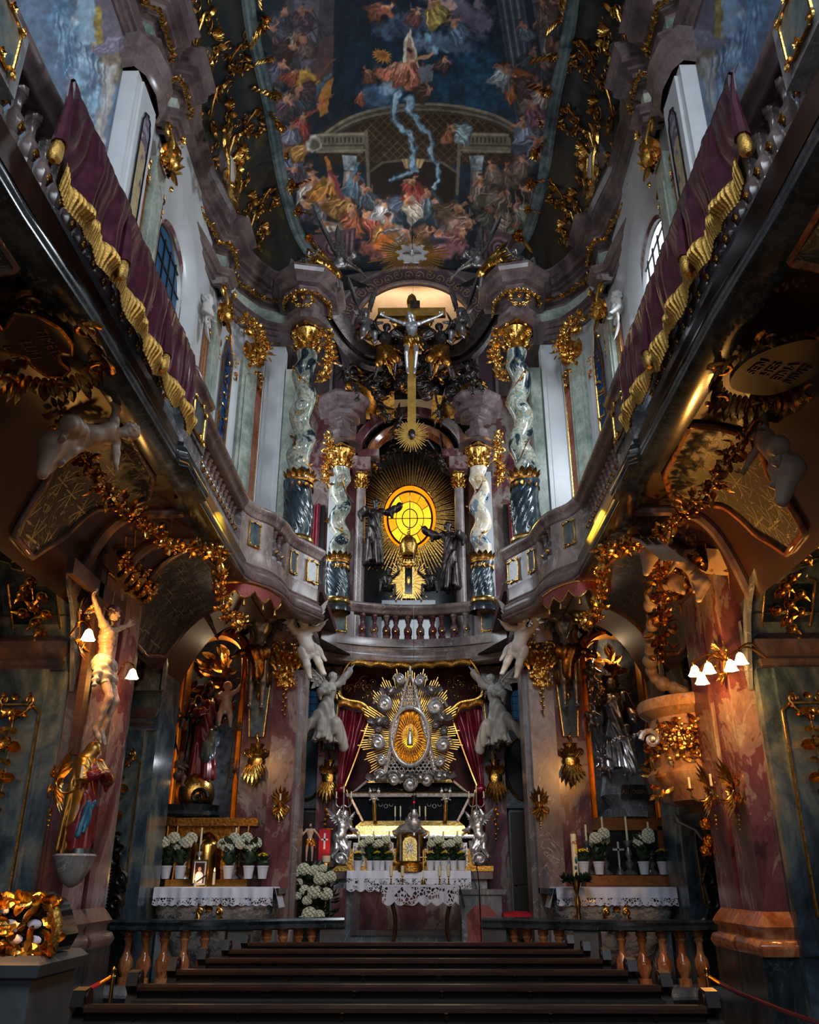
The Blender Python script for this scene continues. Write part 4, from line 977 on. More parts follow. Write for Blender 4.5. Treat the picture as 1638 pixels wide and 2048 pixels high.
# ---- entablature blocks over the columns
def poly_sweep(prof, poly): return MB().sweep(prof, [(x, y, 0) for x, y in poly], side=1 if area2(poly) < 0 else -1, closed=True)
def area2(p): return sum(p[i][0]*p[(i+1) % len(p)][1]-p[(i+1) % len(p)][0]*p[i][1] for i in range(len(p)))
def entab(name, lab, x, y, hw, z0, s, k=1.0, fruit=True):
    t = thing(name, lab, 'entablature', (x, y, z0)); c = V3((x, y, 0))
    poly = [(-hw, hw*.2), (-hw*.85, -hw*.45), (-hw*.2, -hw), (hw*.55, -hw*.85), (hw, -hw*.1), (hw, hw*.9), (-hw, hw*.9)]
    poly = [(x+a*(1 if s < 0 else -1), y+b) for a, b in poly]
    prof = [(a*k, b*k) for a, b in ((-.30, 0), (-.24, .0), (-.24, .12), (-.20, .13), (-.20, .26), (-.15, .30), (-.15, .34), (-.27, .36), (-.27, .60), (-.20, .62), (-.20, .66), (-.08, .70), (-.06, .80), (.06, .82), (.08, .92), (.08, .97), (.17, 1.02), (.20, 1.10), (.20, 1.16), (-.3, 1.2), (-.3, 0))]
    m = poly_sweep([(a, z0+b) for a, b in prof], poly)
    top = [(x+(a-x)*1.0, y+(b-y)*1.0, z0+1.19*k) for a, b in poly]; m.add(top, [tuple(range(len(top)))]); m.add([(a, b, z0) for a, b, _ in top], [tuple(range(len(top)))[::-1]])
    m.build('cornice_block', 'marble_plum', t, smooth=20)
    if fruit:
        g = MB(); rg = random.Random(int(x*10)); R_ = resample(poly[:6], 70)
        for a, b in R_:
            q = V3((x+(a-x)*.86, y+(b-y)*.86, z0+.64*k)); g.sph(q+V3([rg.uniform(-.02, .02) for _ in range(3)]), rg.uniform(.018, .034), 5, 4); g.leaf(q, (rg.uniform(-1, 1), -1, rg.uniform(-.8, .8)), (0, rg.gauss(0, 1), 1), .08, .05, .5, 3)
        g.build('gilt_fruit_string', 'gold', t, kind='stuff')
        g = MB(); cartouche_mb(g, (x, y-hw*.68, z0+.46*k), (1, 0, 0), (0, 0, 1), .42*k, .3*k, .018); g.build('gilt_cartouche', 'gold', t)
    return t
entab('column_entablature', 'mauve marble entablature block over the left outer twisted column', -2.22, 14.6, .56, 11.85, -1)
entab('column_entablature', 'mauve marble entablature block over the right outer twisted column', 2.18, 14.6, .56, 11.85, 1)
entab('column_entablature', 'smaller mauve entablature block over the left inner twisted column', -1.60, 16.95, .42, 10.45, -1, .95, False)
entab('column_entablature', 'smaller mauve entablature block over the right inner twisted column', 1.44, 16.95, .42, 10.45, 1, .95, False)
# ---- niche round the amber window
for i, (x, m_) in enumerate(((-1.25, 'marble_red'), (1.06, 'marble_red'))):
    t = thing('plain_column', 'plain polished marble column %s of the amber window' % ('left' if x < 0 else 'right'), 'column', (x, 18.25, 5.95))
    MB().lathe([(.15, 0), (.15, .08), (.13, .12), (.12, .2), (.118, 2.4), (.105, 4.0)], 18, (x, 18.25, 5.95)).build('shaft', 'marble_mauve', t); capital(t, (x, 18.25, 9.95), .11, .42)
    MB().bb(x-.22, x+.22, 18.05, 18.45, 10.4, 10.75).build('impost_block', 'marble_red', t)
PROF2 = [(0, 0), (.05, -.02), (.10, .03), (.16, .0), (.22, .08), (.22, .16), (.05, .2), (0, .2)]
t = thing('window_arch', 'moulded marble arch spanning above the amber window', 'arch', (0, 18.1, 10.8))
pa = [(1.15*math.cos(a), 18.1, 10.85+.95*math.sin(a)) for a in np.linspace(PI, 0, 26)]
MB().sweep(PROF2, [( x-.08, y, z) for x, y, z in pa], B=(0, -1, 0), side=1).build('outer_moulding', 'marble_red', t, smooth=30)
pa = [(.92*math.cos(a)-.08, 18.2, 10.75+.78*math.sin(a)) for a in np.linspace(PI, 0, 26)]
MB().sweep([(0, -.3), (.16, -.3), (.16, .05), (.1, .1), (0, .05)], pa, B=(0, -1, 0), side=1).build('inner_moulding', 'marble_orange', t, smooth=30)
for s in (-1, 1): MB().bb(s*1.0-.08-.25, s*1.0-.08+.25, 18.0, 18.5, 10.72, 10.9).build('springer', 'marble_red', t)
bk = MB(); bk.bb(-1.4, 1.3, 20.2, 20.34, 6, 12.4); struct('wall_niche_back', bk, 'marble_dark')
# the oval window: frame, glass panes one by one
WC = V3((-.12, 20.05, 9.95)); wo = thing('window_7', None, None, tuple(WC)); wo['kind'] = 'structure'
def oval(rr, a): return (WC[0]+.57*rr*math.cos(a), WC[2]+.76*rr*math.sin(a))
rings = [(0, .34, 1, 'amber_pale'), (.34, .62, 8, 'amber_pale'), (.62, 1.0, 12, 'amber')]
for r0, r1, k, mt in rings:
    for i in range(k if r0 else 4):
        kk = k if r0 else 4; a0, a1 = 2*PI*i/kk+.02, 2*PI*(i+1)/kk-.02; n = 6
        A = [oval(r1*.985, a0+(a1-a0)*j/n) for j in range(n+1)]; B_ = [oval(r0*1.03, a1-(a1-a0)*j/n) for j in range(n+1)] if r0 else [oval(.0, 0)]
        mm = mt if not (r0 > .6 and i in (4, 5, 11, 0, 7, 8, 9)) else 'amber_pale'
        MB().prism([(x, z) for x, z in A+B_], (0, 20.06, 0), (1, 0, 0), (0, 0, 1), .01).build('pane', mm, wo, smooth=0)
ir = MB()
for rr, tw in ((.34, .014), (.62, .010), (1.0, .03)): ir.tube([(oval(rr, a)[0], 20.03, oval(rr, a)[1]) for a in np.linspace(0, 2*PI, 49)], tw, 6, cap=False)
for i in range(4): a = i*PI/2; ir.tube([(oval(.0 if i % 2 else 0, a)[0], 20.03, oval(0, a)[1]), (oval(1, a)[0], 20.03, oval(1, a)[1])], .012, 5)
for i in range(12): a = i*PI/6; ir.tube([(oval(.62, a)[0], 20.03, oval(.62, a)[1]), (oval(1, a)[0], 20.03, oval(1, a)[1])], .006, 4)
ir.build('glazing_bars', 'black', wo)
hl = MB(); n = 48
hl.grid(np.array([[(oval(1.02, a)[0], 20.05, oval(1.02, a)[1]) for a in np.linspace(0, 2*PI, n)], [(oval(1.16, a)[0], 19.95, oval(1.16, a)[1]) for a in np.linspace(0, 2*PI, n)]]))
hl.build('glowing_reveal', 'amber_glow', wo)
t = thing('window_sunburst', 'large dark gilt sunburst of rays round the amber oval window', 'sunburst', (-.12, 19.9, 9.95))
def rfw(a, i):
    up = math.sin(a); return (1.18+(.75 if up > .55 else .15)*(1 if i % 2 else .72)+.1*math.sin(i*7.1)+(.35 if up < -.6 else 0))
rays(t, (-.12, 19.93, 9.98), (1, 0, 0), (0, 0, 1), 110, lambda a: math.hypot(.66*math.cos(a), .88*math.sin(a)), rfw, .045, 'gold', t=-.02)
cl = MB(); rg = random.Random(8)
for i in range(40):
    a = rg.uniform(.15*PI, .85*PI); q = V3((-.12+1.35*math.cos(a), 19.6, 10.05+1.75*math.sin(a))); cl.scroll(q, (rg.choice((-1, 1)), 0, 0), (0, 0, 1), rg.uniform(.1, .2), 1.3, .05, start=rg.uniform(0, 6)); cl.sph(q, rg.uniform(.08, .15), 8, 6)
tag(cl.build('cloud_bank', 'bronze', loc=(-.12, 19.6, 11.4)), 'dark rolled cloud bank over the gilt window rays', 'cloud')
# reliquary in rays on the balcony altar
t = thing('gilt_reliquary', 'gilt reliquary case in a burst of rays under the amber window', 'reliquary', (-.12, 17.8, 7.0))
rays(t, (-.12, 17.86, 7.55), (1, 0, 0), (0, 0, 1), 54, .1, lambda a, i: (.50+.07*abs(math.sin(a)))*(1 if i % 2 else .8), .042, 'gold_flat', t=-.012)
MB().bb(-.25, .01, 17.72, 17.86, 7.1, 7.95).build('case', 'gold', t); MB().bb(-.20, -.04, 17.70, 17.73, 7.2, 7.85).build('glass_door', 'glass_dark', t)
g = MB(); cartouche_mb(g, (-.12, 17.7, 7.98), (1, 0, 0), (0, 0, 1), .4, .4, .02); g.sph((-.12, 17.7, 7.5), (.035, .03, .12), 6, 6); g.build('crest', 'gold', t)
g = MB(); g.lathe([(.02, .5), (.06, .48), (.16, .38), (.21, .22), (.17, .05), (.19, 0), (.17, -.03)], 12, (-.12, 17.75, 8.1)); g.sph((-.12, 17.75, 8.64), .04, 6, 5); g.bb(-.13, -.11, 17.74, 17.76, 8.66, 8.8); g.bb(-.16, -.08, 17.74, 17.76, 8.72, 8.74); g.build('crown', 'gold', t)
MB().bb(-.7, .46, 17.7, 18.4, 6.0, 7.05).build('stand', 'marble_dark', t)
# broken pediment (dark bronze) curving down from the outer columns to the middle
PED = [(0, 0), (.06, -.04), (.14, -.02), (.20, .06), (.30, .08), (.34, .16), (.34, .24), (.1, .3), (0, .3)]
for s in (-1, 1):
    t = thing('broken_pediment', 'dark bronze scrolled arm of the broken pediment on the %s of the glory' % LR(s), 'pediment', (s*1.6, 16, 13))
    p = bez([(-2.1, 15.2, 13.25), (-1.75, 15.7, 12.75), (-1.35, 16.1, 12.35), (-.9, 16.4, 12.25), (-.35, 16.5, 12.45), (-.08, 16.5, 12.5)], 6)
    m = MB().sweep(PED, p, B=(0, -1, 0), side=1); m2 = MB().sweep([(-.10, -.2), (-.02, -.1), (-.02, .1), (-.10, .1)], p, B=(0, -1, 0), side=1); sc2 = MB()
    sc2.scroll((-2.15, 15.1, 13.5), (1, 0, 0), (0, 0, 1), .3, 1.5, .09, start=-PI/2, dirn=-1)
    for nm_, q, mt in (('moulding', m, 'bronze'), ('under_band', m2, 'bronze'), ('volute', sc2, 'bronze')): (q if s < 0 else mirror(q)).build(nm_, mt, t, smooth=30)
    lat = MB(); n = 10; PP = bez([(-1.3, 16.6, 11.9), (-1.0, 16.7, 11.75), (-.7, 16.9, 11.7), (-.45, 17.0, 11.8)], 5)
    lat.grid(np.array([PP, [p_+V3((.05, .35, -.45)) for p_ in PP]])); (lat if s < 0 else mirror(lat)).build('gilt_lattice', 'gold_dark', t)

t = thing('carved_attic', 'dark bronze attic of clouds, shells and gilt scrolls under the golden cross', 'attic', (-.03, 17.2, 11.8)); MB().grid(np.array([[(-.03+1.5*math.cos(a), 17.6-.5*math.sin(a), z) for a in np.linspace(PI, 0, 20)] for z in (11.72, 12.3, 12.8)])).build('back', 'bronze', t); rg = random.Random(77)
for nm_, mt, n_, z0, z1 in (('clouds', 'bronze', 90, 11.5, 12.6), ('gilt_scrollwork', 'gold_dark', 60, 11.5, 12.5), ('silvered_tufts', 'silver_dark', 26, 11.9, 12.7)):
    g = MB()
    for i in range(n_):
        a = rg.uniform(.05, 3.09); c = V3((-.03+1.45*math.cos(a), 17.45-.75*math.sin(a)+rg.uniform(-.1, .1), rg.uniform(z0, z1))); r = rg.uniform(.07, .17)
        if nm_ == 'clouds': g.sph(c, (r, r*.8, r), 8, 6); g.scroll(c-V3((0, r*.8, 0)), (rg.choice((-1, 1)), 0, 0), (0, 0, 1), r*1.2, 1.2, r*.2, start=rg.uniform(0, 6))
        else: g.leaf(c-V3((0, .12, 0)), (rg.gauss(0, 1), -.4, rg.gauss(0, 1)), (0, -1, 0), r*2, r*.8, .6); g.scroll(c-V3((0, .12, 0)), (rg.choice((-1, 1)), 0, 0), (0, 0, 1), r*.7, 1.2, .018, start=rg.uniform(0, 6))
    g.build(nm_, mt, t, kind='stuff')
for s in (-1, 1):
    t = thing('pale_pilaster', 'tall pale pilaster behind the %s inner twisted column' % LR(s), 'pilaster', (s*1.95, 18.3, 6)); MB().bb(s*1.75-.09-.17, s*1.75-.09+.17, 18.25, 18.5, 6, 10.4).build('shaft', 'plaster', t); MB().bb(s*1.75-.09-.1, s*1.75-.09+.1, 18.22, 18.26, 6.3, 10.1).build('raised_face', 'plaster', t); MB().bb(s*1.75-.3, s*1.75+.12, 18.2, 18.5, 10.4, 10.6).build('cap', 'marble_plum', t)
    t = thing('painted_recess', 'drapery recess with painted black shade behind the %s outer twisted column' % LR(s), 'recess', (s*2.6, 18.3, 6)); MB().bb(s*2.1, s*3.3, 18.36, 18.46, 6, 9.6).build('opening', 'wood_black', t); rows = [[(s*(2.2+1.0*v), 18.3-.05*math.sin(v*30), 9.6-1.6*(1-v)*u) for v in np.linspace(0, 1, 40)] for u in (0, .5, 1)]; MB().grid(np.array(rows)).build('red_curtain', 'drape_red', t, smooth=180); MB().bb(s*2.5, s*2.85, 18.2, 18.24, 7.7, 9.3).build('bright_pane', 'day_glass', t); MB().bb(s*2.66, s*2.68, 18.18, 18.2, 7.7, 9.3).bb(s*2.5, s*2.85, 18.18, 18.2, 8.45, 8.47).build('glazing_bar', 'black', t)  # flat black slab: the depth of the recess is shade put into its colour
    t = thing('pale_pier', 'pale pier with a grey strip beside the outer twisted column on the %s' % LR(s), 'pier', (s*2.85, 15.35, 6.15)); MB().bb(s*2.7, s*3.1, 15.2, 15.5, 6.15, 11.9).build('pier_body', 'plaster', t); MB().bb(s*2.46, s*2.68, 15.3, 15.6, 6.15, 11.4).build('grey_strip', 'marble_green', t); MB().bb(s*2.78, s*3.0, 15.18, 15.22, 6.6, 11.4).build('raised_face', 'plaster', t)
# ================================================================ painted vault
def vault_z(x, y):
    e = max(0, (y-15.5)/3.1); return 16.0+.75*(1-(x/2.95)**2)*(1-.25*e*e)
def spectator(x, y, z):       # the painter's anamorphic drawing grid: the vault seen by someone in the nave
    c, s = math.cos(YAW), math.sin(YAW); a = (x-CX)*c+y*s; b = -(x-CX)*s+y*c; h = z-CZ
    f = b*math.cos(TH)+h*math.sin(TH); return 819+1700*a/f, 1024-1700*(-b*math.sin(TH)+h*math.cos(TH))/f
hx = lambda h: np.array([int(h[i:i+2], 16)/255 for i in (0, 2, 4)])
def vnoise(s, seed):
    rg = np.random.default_rng(seed); g = rg.random((160, 160)); a = (U/s+20) % 158; b = (Vv/s+40) % 158; i = a.astype(int); j = b.astype(int); fa = a-i; fb = b-j
    fa = fa*fa*(3-2*fa); fb = fb*fb*(3-2*fb); return (g[i, j]*(1-fa)+g[i+1, j]*fa)*(1-fb)+(g[i, j+1]*(1-fa)+g[i+1, j+1]*fa)*fb
WP = []
def canvas(X, Y, Z):
    global U, Vv, N1, N2, N3, N4, CV, VJ0, VJ1
    U, Vv = spectator(X, Y, Z); N1 = vnoise(34, 1)*.5+vnoise(15, 2)*.3+vnoise(6, 3)*.2; N2 = vnoise(11, 4)*.6+vnoise(4.5, 5)*.4; N3 = vnoise(22, 6); N4 = vnoise(5, 9)
    WP[:] = [(U, Vv), (U+(vnoise(26, 21)-.5)*9+(vnoise(9, 22)-.5)*6, Vv+(vnoise(24, 23)-.5)*9+(vnoise(8, 24)-.5)*6)]; CV = np.zeros((*X.shape, 3)); VJ0, VJ1 = Vv.min(0), Vv.max(0)
def warp(k):
    global U, Vv
    U, Vv = WP[k]
def finish():
    c = np.clip(CV*(.86+.28*N1[..., None])*(1+.10*(N4[..., None]-.5)), 0, 1); return np.where(c <= .04045, c/12.92, ((c+.055)/1.055)**2.4)
nx, ny = 400, 430
XX, YY = np.meshgrid(np.linspace(-2.95, 2.95, nx), 9.6+9*np.linspace(0, 1, ny), indexing='ij'); EE = np.maximum(0, (YY-15.5)/3.1); ZZ = 16.0+.75*(1-(XX/2.95)**2)*(1-.25*EE**2)
canvas(XX, YY, ZZ)
def win(u0, u1, v0, v1):
    j = np.nonzero((VJ1 >= v0) & (VJ0 <= v1))[0]
    if not len(j): return None
    j0, j1 = j[0], j[-1]+1; i = np.nonzero((U[:, j0:j1].max(1) >= u0) & (U[:, j0:j1].min(1) <= u1))[0]
    return (slice(i[0], i[-1]+1), slice(j0, j1)) if len(i) else None
def lay(m, col, mod=.0, S=(slice(None), slice(None))):
    m = np.clip(m, 0, 1)[..., None]; c = (hx(col) if isinstance(col, str) else col)*(1+mod*(N2[S][..., None]-.5)*2); CV[S] = CV[S]*(1-m)+c*m
def blob(x, y, rx, ry, col, rot=0, edge=.25, rough=.5, mod=.35, op=1):
    k = max(rx, ry)*(1+rough*.6); S = win(x-k, x+k, y-k, y+k)
    if S is None: return
    a = math.radians(rot); u, v = U[S]-x, Vv[S]-y; dx = u*math.cos(a)+v*math.sin(a); dy = -u*math.sin(a)+v*math.cos(a)
    lay(((1-np.sqrt((dx/rx)**2+(dy/ry)**2)+(N2[S]-.5)*rough)/edge)*op, col, mod, S)
def poly(pts, col, soft=1.5, mod=.2, op=1):
    S = win(min(p[0] for p in pts)-soft, max(p[0] for p in pts)+soft, min(p[1] for p in pts)-soft, max(p[1] for p in pts)+soft)
    if S is None: return
    u, v = U[S], Vv[S]; s = np.full(u.shape, 1e9); k = len(pts); ins = np.zeros(u.shape, bool)
    for i in range(k):
        (x0, y0), (x1, y1) = pts[i], pts[(i+1) % k]; ins ^= ((y0 > v) != (y1 > v)) & (u < (x1-x0)*(v-y0)/((y1-y0) or 1e-9)+x0)
        L = (x1-x0)**2+(y1-y0)**2+1e-9; t = np.clip(((u-x0)*(x1-x0)+(v-y0)*(y1-y0))/L, 0, 1); s = np.minimum(s, np.hypot(u-x0-t*(x1-x0), v-y0-t*(y1-y0)))
    lay(np.where(ins, .5+s/soft, .5-s/soft)*op, col, mod, S)
def stroke(pts, w_, col, w1=None, mod=.2, soft=1.2, op=1, wob=0):
    w1 = w_ if w1 is None else w1; r0 = max(w_, w1)/2+soft+wob; k = len(pts)-1
    S = win(min(p[0] for p in pts)-r0, max(p[0] for p in pts)+r0, min(p[1] for p in pts)-r0, max(p[1] for p in pts)+r0)
    if S is None: return
    u, v = U[S], Vv[S]; m = np.zeros(u.shape)
    for i in range(k):
        (x0, y0), (x1, y1) = pts[i], pts[i+1]; L = (x1-x0)**2+(y1-y0)**2+1e-9; t = np.clip(((u-x0)*(x1-x0)+(v-y0)*(y1-y0))/L, 0, 1)
        m = np.maximum(m, ((w_+(w1-w_)*(i+t)/k)/2-np.hypot(u-x0-t*(x1-x0), v-y0-t*(y1-y0))+(N2[S]-.5)*wob)/soft+.5)
    lay(m*op, col, mod, S)
CVR = random.Random(21)
SK, SKD = 'b58468', '7c5444'
def body(x, y, s, robe, rot=0, skin=SK, dk=.38, arm=True, hairc='3a2620', wing=None):
    """a robed baroque figure, s = height in grid units"""
    R = math.radians(rot); q = lambda a, b: (x+s*(a*math.cos(R)-b*math.sin(R)), y+s*(a*math.sin(R)+b*math.cos(R))); r_ = CVR.uniform
    rc = hx(robe); lo = rc*dk; hi = np.minimum(1, rc*1.4+.06); mid = (rc+lo)/2
    blob(*q(.08, .2), s*.42, s*.34, lo, rot+r_(-20, 20), .4, .9)
    poly([q(-.24, -.2), q(.2, -.24), q(.34+r_(-.1, .1), .15), q(.30, .5), q(-.05, .40), q(-.42, .48), q(-.34, .1)], mid, 2.5)
    blob(*q(-.06, .12), s*.24, s*.32, rc, rot+r_(-30, 30), .45, .8); blob(*q(.14, .26), s*.16, s*.22, rc*.8, rot+40, .4, .8)
    for i in range(9):
        a = -.28+.07*i+r_(-.03, .03); k = r_(.1, .4); stroke([q(a*.6, -.12+k*.3), q(a+r_(-.08, .08), .12+k*.3), q(a*1.4+r_(-.12, .12), .2+k*.6)], s*r_(.02, .05), hi if i % 3 == 0 else lo if i % 3 == 1 else rc, s*.015, mod=.1, soft=1.6, op=.8)
    blob(*q(0, -.18), s*.15, s*.14, skin, rot, .35, .3); blob(*q(.05, -.14), s*.10, s*.10, SKD, rot, .5, .3, op=.6)
    if arm:
        e = CVR.choice((-1, 1)); stroke([q(.10*e, -.24), q(.28*e, -.16+r_(-.1, .1)), q(.36*e, -.3+r_(-.15, .3))], s*.085, SKD, s*.05, soft=1.6); stroke([q(.09*e, -.25), q(.27*e, -.18)], s*.05, skin, s*.04, soft=1.6)
    blob(*q(0, -.38), s*.085, s*.10, skin, rot, .35, .1); blob(*q(.03, -.36), s*.05, s*.07, SKD, rot, .6, .1, op=.6); blob(*q(-.01, -.45), s*.10, s*.075, hairc, rot, .4, .3)
lay(np.ones(U.shape), '131f29', .25); blob(840, 250, 230, 260, '173447', 0, .8, .3); blob(960, 170, 110, 110, '1d4964', 0, .9, .3)
# left tower, right colonnade
poly([(575, -20), (670, -20), (662, 165), (622, 225), (585, 190), (560, 60)], '3d3a3f'); poly([(588, 0), (640, 0), (630, 120), (600, 140)], '55505a', 3)
for i in range(14): stroke([(590+CVR.uniform(0, 60), CVR.uniform(10, 150)), (595+CVR.uniform(0, 60), CVR.uniform(20, 160))], 2.5, '29272c')
poly([(640, 80), (668, 70), (665, 170), (640, 225), (610, 215)], '4b3a3a')
poly([(990, -20), (1045, -20), (1090, 270), (1040, 290)], '3b424c')
for i in range(7): stroke([(996+7*i, -20), (1044+6.6*i, 280)], 2.6, '6c7078' if i % 2 else '262c36')
poly([(1060, -20), (1100, -20), (1120, 130), (1085, 120)], '444a52'); poly([(1005, 255), (1100, 240), (1105, 262), (1012, 278)], '5a5c5e')
warp(1)
# dragon-like ring of smoke and flame, right
stroke([(1150, 52), (1118, 55), (1098, 75), (1100, 105), (1120, 140), (1138, 185)], 20, '8d9484', 12, .4, wob=4); stroke([(1108, 20), (1125, 8), (1145, 22), (1150, 45)], 16, 'b46e50', 8, .5, wob=6); blob(1128, 86, 22, 26, 'a8644e', 0, .4, .8)
warp(0)
# arch and coffering
poly([(628, 270), (690, 232), (760, 214), (850, 208), (940, 218), (1010, 245), (1055, 292), (1062, 330), (905, 330), (905, 345), (740, 345), (735, 330), (640, 330)], '2f2620', 2)
lat = ((np.abs(((U-735)+(Vv-250)) % 17-8.5) < 1.6) | (np.abs(((U-735)-(Vv-250)) % 17-8.5) < 1.6)) & (U > 716) & (U < 1000) & (Vv < 325) & (Vv > 214+((U-850)/14.5)**2*.45)
lay(lat.astype(float)*.8, '5f4a32', .4)
ap = lambda dy, k=.0102: [(u, 208+dy+k*(u-850)**2*.125*.9+max(0, abs(u-850)-120)**2*.0021) for u in range(640, 1061, 15)]
for dy, w_, c in ((0, 6, '7d7565'), (6, 4, '4a463c'), (11, 5, '6d675a'), (17, 3, '3e3a33')): stroke(ap(dy), w_, c)
for sx in (-1, 1):
    fx = lambda d: 826+sx*d
    poly([(fx(92), 264), (fx(185), 266), (fx(196), 278), (fx(196), 306), (fx(100), 306)], '6f6859', 1.5); stroke([(fx(92), 268), (fx(190), 270)], 4, '978c76'); stroke([(fx(96), 290), (fx(192), 292)], 3, '423d35'); stroke([(fx(96), 300), (fx(192), 304)], 4, '8a8069')
    for i in range(11): stroke([(fx(104+8*i), 276), (fx(104+8*i), 284)], 3.5, '3a3430')
    stroke([(fx(94), 264), (fx(88), 388)], 8, '6a6250', 6)
    poly([(fx(112), 312), (fx(142), 310), (fx(138), 340), (fx(116), 342)], '8b979c', 1.5, .6); poly([(fx(116), 342), (fx(138), 342), (fx(146), 430), (fx(112), 430)], '77716c', 2)
    stroke([(fx(130), 345), (fx(133), 428)], 7, '9a9088', mod=.4); stroke([(fx(118), 345), (fx(116), 428)], 4, '4f4a47')
poly([(742, 340), (765, 322), (825, 316), (885, 322), (910, 342), (905, 420), (745, 420)], '1f1a1a', 3); stroke([(742, 342), (765, 325), (825, 318), (885, 325), (910, 343)], 5, '5f5548')
poly([(803, 318), (850, 318), (842, 336), (826, 340), (810, 336)], 'b9986a', 2); [stroke([(808+8*i, 319), (812+6*i, 337)], 2, '7a6040') for i in range(5)]
warp(1)
# clouds and the group in glory
for x, y, rx, ry, c in ((900, 20, 60, 40, '5b5666'), (950, 40, 50, 45, '575265'), (830, 40, 65, 30, '4a5468'), (780, 60, 45, 25, '3d4c62'), (870, 85, 60, 28, '5f7187'), (920, 90, 45, 25, '3f5368'), (760, 190, 42, 30, '4b6580'), (735, 195, 26, 22, '3f566f'), (785, 178, 35, 18, '7e95a6')): blob(x, y, rx, ry, c, 0, .5, .6)
body(870, 22, 70, 'a38a4c', -30); body(830, 30, 46, '6f4a44', 25); body(915, 60, 70, '566a7e', -35); body(760, 20, 60, '6a4436', 60)
for x, y, c in ((772, 25, '8a4f3e'), (900, 10, 'b08c84'), (955, 8, '7d6d7a')): blob(x, y, 16, 10, c, 20, .4, .7)
poly([(800, 115), (812, 78), (822, 54), (830, 84), (838, 112), (826, 134), (806, 132)], 'c9bda6', 2, .3); poly([(808, 112), (822, 70), (832, 112), (824, 128)], '9a7a68', 2)
for i in range(16):
    a = i*PI/8; stroke([(766+10*math.cos(a), 113+10*math.sin(a)), (766+19*math.cos(a+.1), 113+19*math.sin(a+.1))], 5, 'b47a34', 1)
blob(766, 113, 12, 12, 'a86a38', 0, .2, .1); blob(766, 113, 7, 8, '8c5430', 0, .3, .1)
body(818, 142, 84, 'b5705a', 4, arm=False); blob(770, 150, 34, 16, 'b26a52', 14, .4, .5); blob(800, 138, 26, 16, 'd08a70', -20, .4, .5); stroke([(835, 122), (858, 112), (868, 100)], 9, SK, 5); stroke([(790, 128), (770, 140)], 9, SK, 6)
for i in range(9): stroke([(775+9*i, 128+CVR.uniform(-5, 5)), (762+12*i, 160+CVR.uniform(0, 8))], 3, 'd7a288' if i % 2 else '7a4238', 1)
stroke([(852, 70), (860, 88), (872, 108), (880, 90), (895, 100)], 12, '6d93a8', 6, .5, wob=5); poly([(835, 140), (872, 130), (864, 165), (842, 172)], '6d747c', 2); body(885, 130, 44, '4d3d3a', 20); body(735, 150, 44, '6a4436', -15); body(720, 195, 34, 'a05a44', 10); body(850, 185, 46, '5d4538', 70)
for px_, w0 in (([(800, 186), (788, 206), (786, 232), (800, 252), (822, 272), (828, 300), (820, 325), (826, 342), (800, 352), (778, 360)], 15), ([(822, 196), (820, 218), (838, 246), (858, 270), (862, 300), (876, 330), (880, 352), (868, 378)], 14)):
    stroke(px_, w0*1.3, '4c6678', w0*.7, .4, 3, .8, 6); stroke(px_, w0*.75, '86a3b2', w0*.35, .4, 2, .8, 5); stroke([(a-3, b) for a, b in px_], 3, 'b5c6ca', 1.5, .2, 2, .6, 3)
# sides and foot of the scene
blob(608, 168, 30, 34, 'b08840', 10, .3, .35); blob(612, 168, 14, 17, '6a4a2a', 10, .3, .3); stroke([(585, 215), (640, 150), (668, 120)], 4, '6a4432'); poly([(640, 175), (665, 158), (660, 225), (642, 230)], 'a8743a', 2); stroke([(600, 220), (660, 150)], 13, '47606e', 6, .5, wob=4); stroke([(612, 232), (668, 185)], 10, 'a2523a', 5, .5, wob=4); stroke([(575, 255), (640, 205)], 5, '7f8d90', 2)
L1 = [(556, 60, 40, '40414a'), (575, 100, 44, '3c2a2a'), (560, 140, 46, '50505a'), (585, 150, 30, '8a4a3a'), (566, 205, 48, '5d4a52'), (600, 250, 50, '8f4038'), (580, 262, 40, '6a6a78'), (572, 318, 60, '5f6f86'), (588, 350, 44, '4a4652'), (605, 300, 40, 'a37a42'), (625, 380, 66, 'b0a69a'), (655, 378, 62, 'a8743a'), (640, 420, 50, '6b6f72'), (612, 420, 44, '413a44'), (690, 408, 60, '8f6a3c'), (712, 370, 50, '5d7480'), (735, 395, 44, '4a5560'),
      (700, 440, 60, '9c5a40'), (660, 458, 44, 'a39684'), (745, 440, 52, '8a4a3c'), (770, 420, 46, 'a0a0a6'), (800, 404, 40, '4a5668'), (826, 376, 46, '9a4038'), (822, 412, 50, 'b3a99c'), (860, 400, 46, '52606a'), (880, 416, 44, '3e4a55'), (905, 420, 50, '6a5648'), (770, 466, 56, 'b08048'), (800, 470, 46, '9a8a84'), (850, 462, 40, '7a5a4a'), (890, 470, 54, '6d7078'), (925, 450, 52, 'a08072'), (915, 480, 52, '8a5f5c'), (948, 405, 40, '2c3036'), (965, 380, 50, '7d7068'),
      (1000, 395, 60, '70665c'), (1020, 350, 50, '5c5148'), (985, 345, 44, '7a6a5e'), (1040, 420, 46, '8a8f86'), (1030, 460, 50, '5f6f62'), (1060, 385, 44, '5a4a4a'), (1025, 158, 62, 'b0683c'), (1005, 150, 46, '9aa2a6'), (1060, 175, 50, '4a3c40'), (1085, 195, 50, 'a59a90'), (1070, 225, 56, '6a4454'), (1045, 262, 50, '76889a'), (1095, 255, 44, '453a48'), (1065, 300, 60, '515a6c'), (1090, 320, 44, '5c5058'), (915, 262, 44, '8fa6ae'), (895, 272, 26, 'a06a50'), (1040, 330, 40, '6d5a50'), (1000, 440, 44, '8c7a70'), (975, 430, 36, '54544e')]
